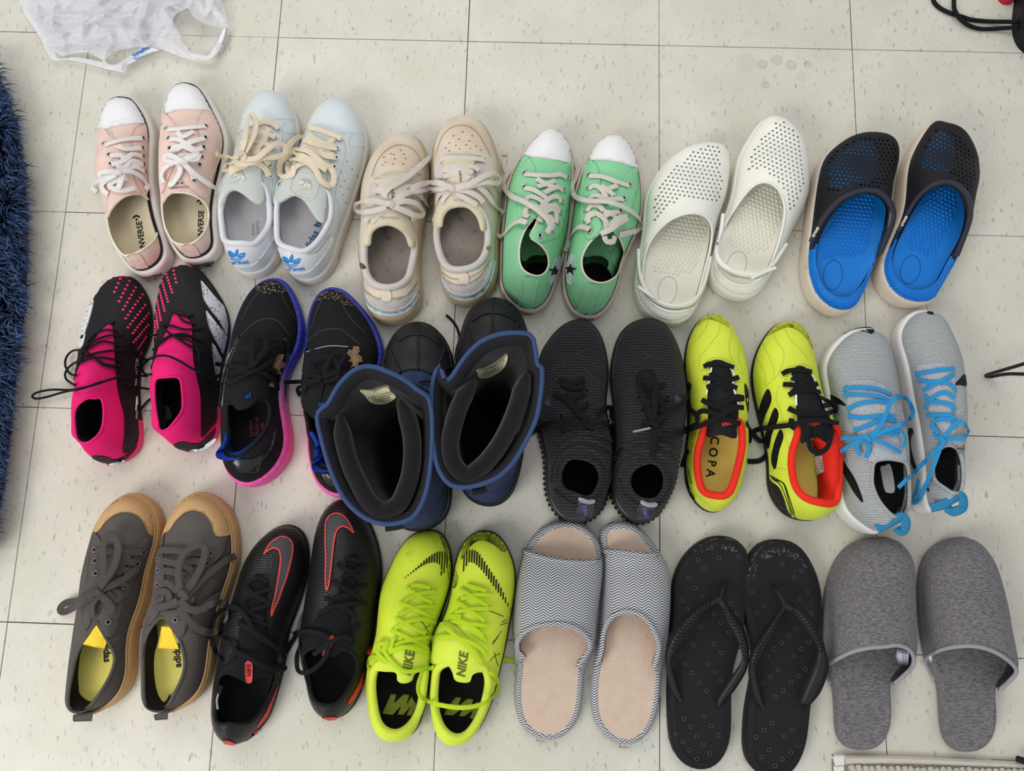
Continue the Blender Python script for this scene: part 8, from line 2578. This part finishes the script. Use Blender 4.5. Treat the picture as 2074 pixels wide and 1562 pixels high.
fold_strip('hem', [(470, 500, .008), (560, 495, .01), (700, 515, .012), (830, 548, .012), (950, 555, .012), (1040, 530, .014), (1140, 465, .016), (1240, 400, .018), (1345, 418, .014)], [(440, 508, .006), (560, 508, .006), (680, 526, .007), (820, 566, .007), (930, 596, .007), (1040, 614, .008), (1075, 560, .01), (1200, 486, .012), (1345, 424, .012)])
fold_strip('handle_band', [(1868, 240, .014), (1835, 310, .014), (1795, 390, .014), (1765, 455, .014), (1735, 470, .014), (1650, 456, .013)], [(1912, 240, .012), (1895, 320, .012), (1860, 400, .012), (1785, 494, .012), (1700, 508, .011), (1620, 498, .01)])
BPR = M('blue_bag_print', '3b78c4', 0.5)
ls = [[(1112, 470), (1120, 440), (1135, 465), (1145, 435), (1150, 460)], [(1150, 455), (1165, 425), (1170, 450), (1185, 420), (1190, 440)], [(1175, 430), (1205, 440), (1190, 410), (1215, 405), (1220, 425)], [(1205, 410), (1235, 402), (1255, 400)], [(1122, 490), (1160, 494), (1205, 470)], [(1140, 452), (1215, 405)], [(1118, 462), (1140, 470)]]
V, Fc = [], []
for l_ in ls:
    lace_strip(V, Fc, [(p[0], p[1], 0.019) for p in k(l_)], [FLOOR], 0.0016, 0.0006, False)
mesh_obj('print', V, Fc, BPR, bag, smooth=False)

# ================================================================ black drawstring bag with a red pouch at the top right
k = K(1850, 0, .108)
KNYL = M('black_nylon', '26262c', 0.6, bump=0.2, bscale=200)
KCORD = M('black_braided_cord', '232027', 0.9, bump=0.6, bscale=900)


def cushion(name, out, h, mat, parent, n=60, p=2.4):
    O = np.array([at(u, v, .006)[:2] for u, v in catmull(k(out), True, n)[:, :2]])
    c = O.mean(0)
    V, Fc = [], []
    m = 10
    for i in range(m + 1):
        l = (i / m) ** 1.5
        g = (1 - (1 - l) ** p) ** (1 / p)
        for q in O:
            xy = q + (c - q) * l
            w = 0.002 * mnoise.noise((xy[0] * 30, xy[1] * 30, 1.0))
            V.append((xy[0], xy[1], max(0.0, h * g + w * g)))
    for i in range(m):
        for j in range(n):
            q = (j + 1) % n
            Fc.append((i * n + j, i * n + q, (i + 1) * n + q, (i + 1) * n + j))
    Fc.append(tuple(range(n))[::-1])
    return mesh_obj(name, V, Fc, mat, parent)


dbag = thing('drawstring_bag', tuple(at(2110, 40, 0)), 'black drawstring bag with two looping cords at the upper right corner', 'bag')
dbag['base'] = tuple(dbag.location)
cushion('body', [(1945, -300), (1925, 0), (1892, 300), (1886, 480), (1902, 600), (1950, 760), (2080, 925), (2400, 1100), (3000, 900), (3200, 0), (2900, -700), (2200, -700)], 0.075, KNYL, dbag)
tube_obj('drawstring', [at(u, v, z) for (u, v), z in zip(k([(340, -200), (370, -20), (410, 70), (520, 165), (700, 250), (900, 312), (1100, 372), (1400, 402), (1700, 408), (1960, 412)]), [.0032] * 7 + [.004, .008, .014])], 0.0031, KCORD, dbag)
tube_obj('drawstring', [at(u, v, z) for (u, v), z in zip(k([(770, -220), (760, 0), (765, 150), (805, 250), (900, 380), (1050, 482), (1250, 540), (1500, 542), (1750, 525), (1960, 510)]), [.0032, .004, .006, .0085, .007, .0045, .0034, .004, .008, .014])], 0.0031, KCORD, dbag)
red = cushion('pouch', [(1600, -120), (1690, 20), (1790, 45), (1880, 22), (1915, -60), (1900, -250), (1700, -300)], 0.02, M('bright_red_cloth', 'c3243a', .8), None)
tag(red, 'small bright red pouch beside the black drawstring bag', 'pouch')

# ================================================================ bent wire stand leg at the right edge
ws = tube_obj('wire_stand', [at(*p) for p in [(2200, 697, .19), (2140, 716, .14), (2074, 737, .082), (2020, 753, .03), (1999, 759.5, .006), (2000, 762.5, .0035), (2012, 762.5, .008), (2026, 759.5, .022), (2045, 757.5, .04), (2074, 757.8, .066), (2140, 758, .12), (2200, 758, .17)]], 0.0026, M('black_powder_coat', '2a2a2f', .35, spec=.5), None, m=10)
tag(ws, 'black bent wire leg of a stand at the right edge of the floor', 'stand')

# ================================================================ cream woven rug at the bottom right
k = K(1660, 1500, .1996)
HEMC = M('cream_cotton_hem', 'c9c2b6', 0.95, bump=0.3, bscale=500, var=.05)
HEMW = M('white_cotton_hem', 'e3e0d8', 0.9, bump=0.3, bscale=700)
LOOPM = M('cream_cotton_loop', 'c8c1b4', 0.95, var=.28, vscale=120, bump=0.5, bscale=800)
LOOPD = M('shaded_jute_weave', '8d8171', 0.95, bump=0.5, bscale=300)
wr = thing('woven_rug', tuple(at(1890, 1600, 0)), 'cream woven cotton rug with plain hem below the grey slippers', 'rug')
wr['base'] = tuple(wr.location)


def xy(pts, z=0.004):
    return np.array([at(u, v, z)[:2] for u, v in k(pts)])


plate('weave_base', xy([(135, 150), (260, 152), (1200, 175), (2400, 225), (2400, 900), (140, 900)]), 0, .006, LOOPD, wr)
plate('hem', xy([(235, 142), (262, 148), (600, 150), (900, 156), (1200, 170), (1600, 190), (1900, 206), (2400, 232), (2400, 290), (1700, 262), (1300, 242), (900, 232), (700, 228), (240, 238)]), 0, .009, HEMC, wr, bev=.0025)
plate('side_hem', xy([(132, 172), (150, 142), (240, 138), (244, 245), (150, 252)]), 0, .0095, HEMW, wr, bev=.002)
plate('side_hem', xy([(140, 256), (242, 248), (245, 900), (140, 900)]), 0, .0093, HEMW, wr, bev=.002)
lm = None
rr_ = random.Random(3)
for row in range(4):
    for i in range(30):
        u, v = 335 + i * 66 + (row % 2) * 33 + rr_.uniform(-5, 5), 288 + row * 62 + i * 1.6 + rr_.uniform(-5, 5)
        P = at(*k([(u, v)])[0], .007)
        if lm is None:
            Vv, Ff = [], []
            for a in range(1, 6):
                th = math.pi * a / 6
                for b in range(8):
                    ph = 2 * math.pi * b / 8
                    Vv.append((0.0052 * math.sin(th) * math.cos(ph), 0.0066 * math.cos(th), 0.0045 * math.sin(th) * math.sin(ph)))
            for a in range(4):
                for b in range(8):
                    c_ = (b + 1) % 8
                    Ff.append((a * 8 + b, a * 8 + c_, a * 8 + 8 + c_, a * 8 + 8 + b))
            Ff += [tuple(range(8)), tuple(range(32, 40))]
            lm = mesh_obj('loop', Vv, Ff, LOOPM, None)
            o = lm
        else:
            o = lm.copy()
            COL.objects.link(o)
        o.parent = wr
        o.location = P - Vector(wr['base'])
        o.rotation_euler = (rr_.uniform(-.2, .2), rr_.uniform(-.3, .3), rr_.uniform(.2, .6))
cb = tube_obj('cable', [at(2061, 1537.5, .014), at(2072, 1541, .014), at(2100, 1552, .014), at(2150, 1570, .014)], .0042, BLACKR, None)
tag(cb, 'black rounded cable end lying on the cream woven rug', 'cable')

tie_laces()
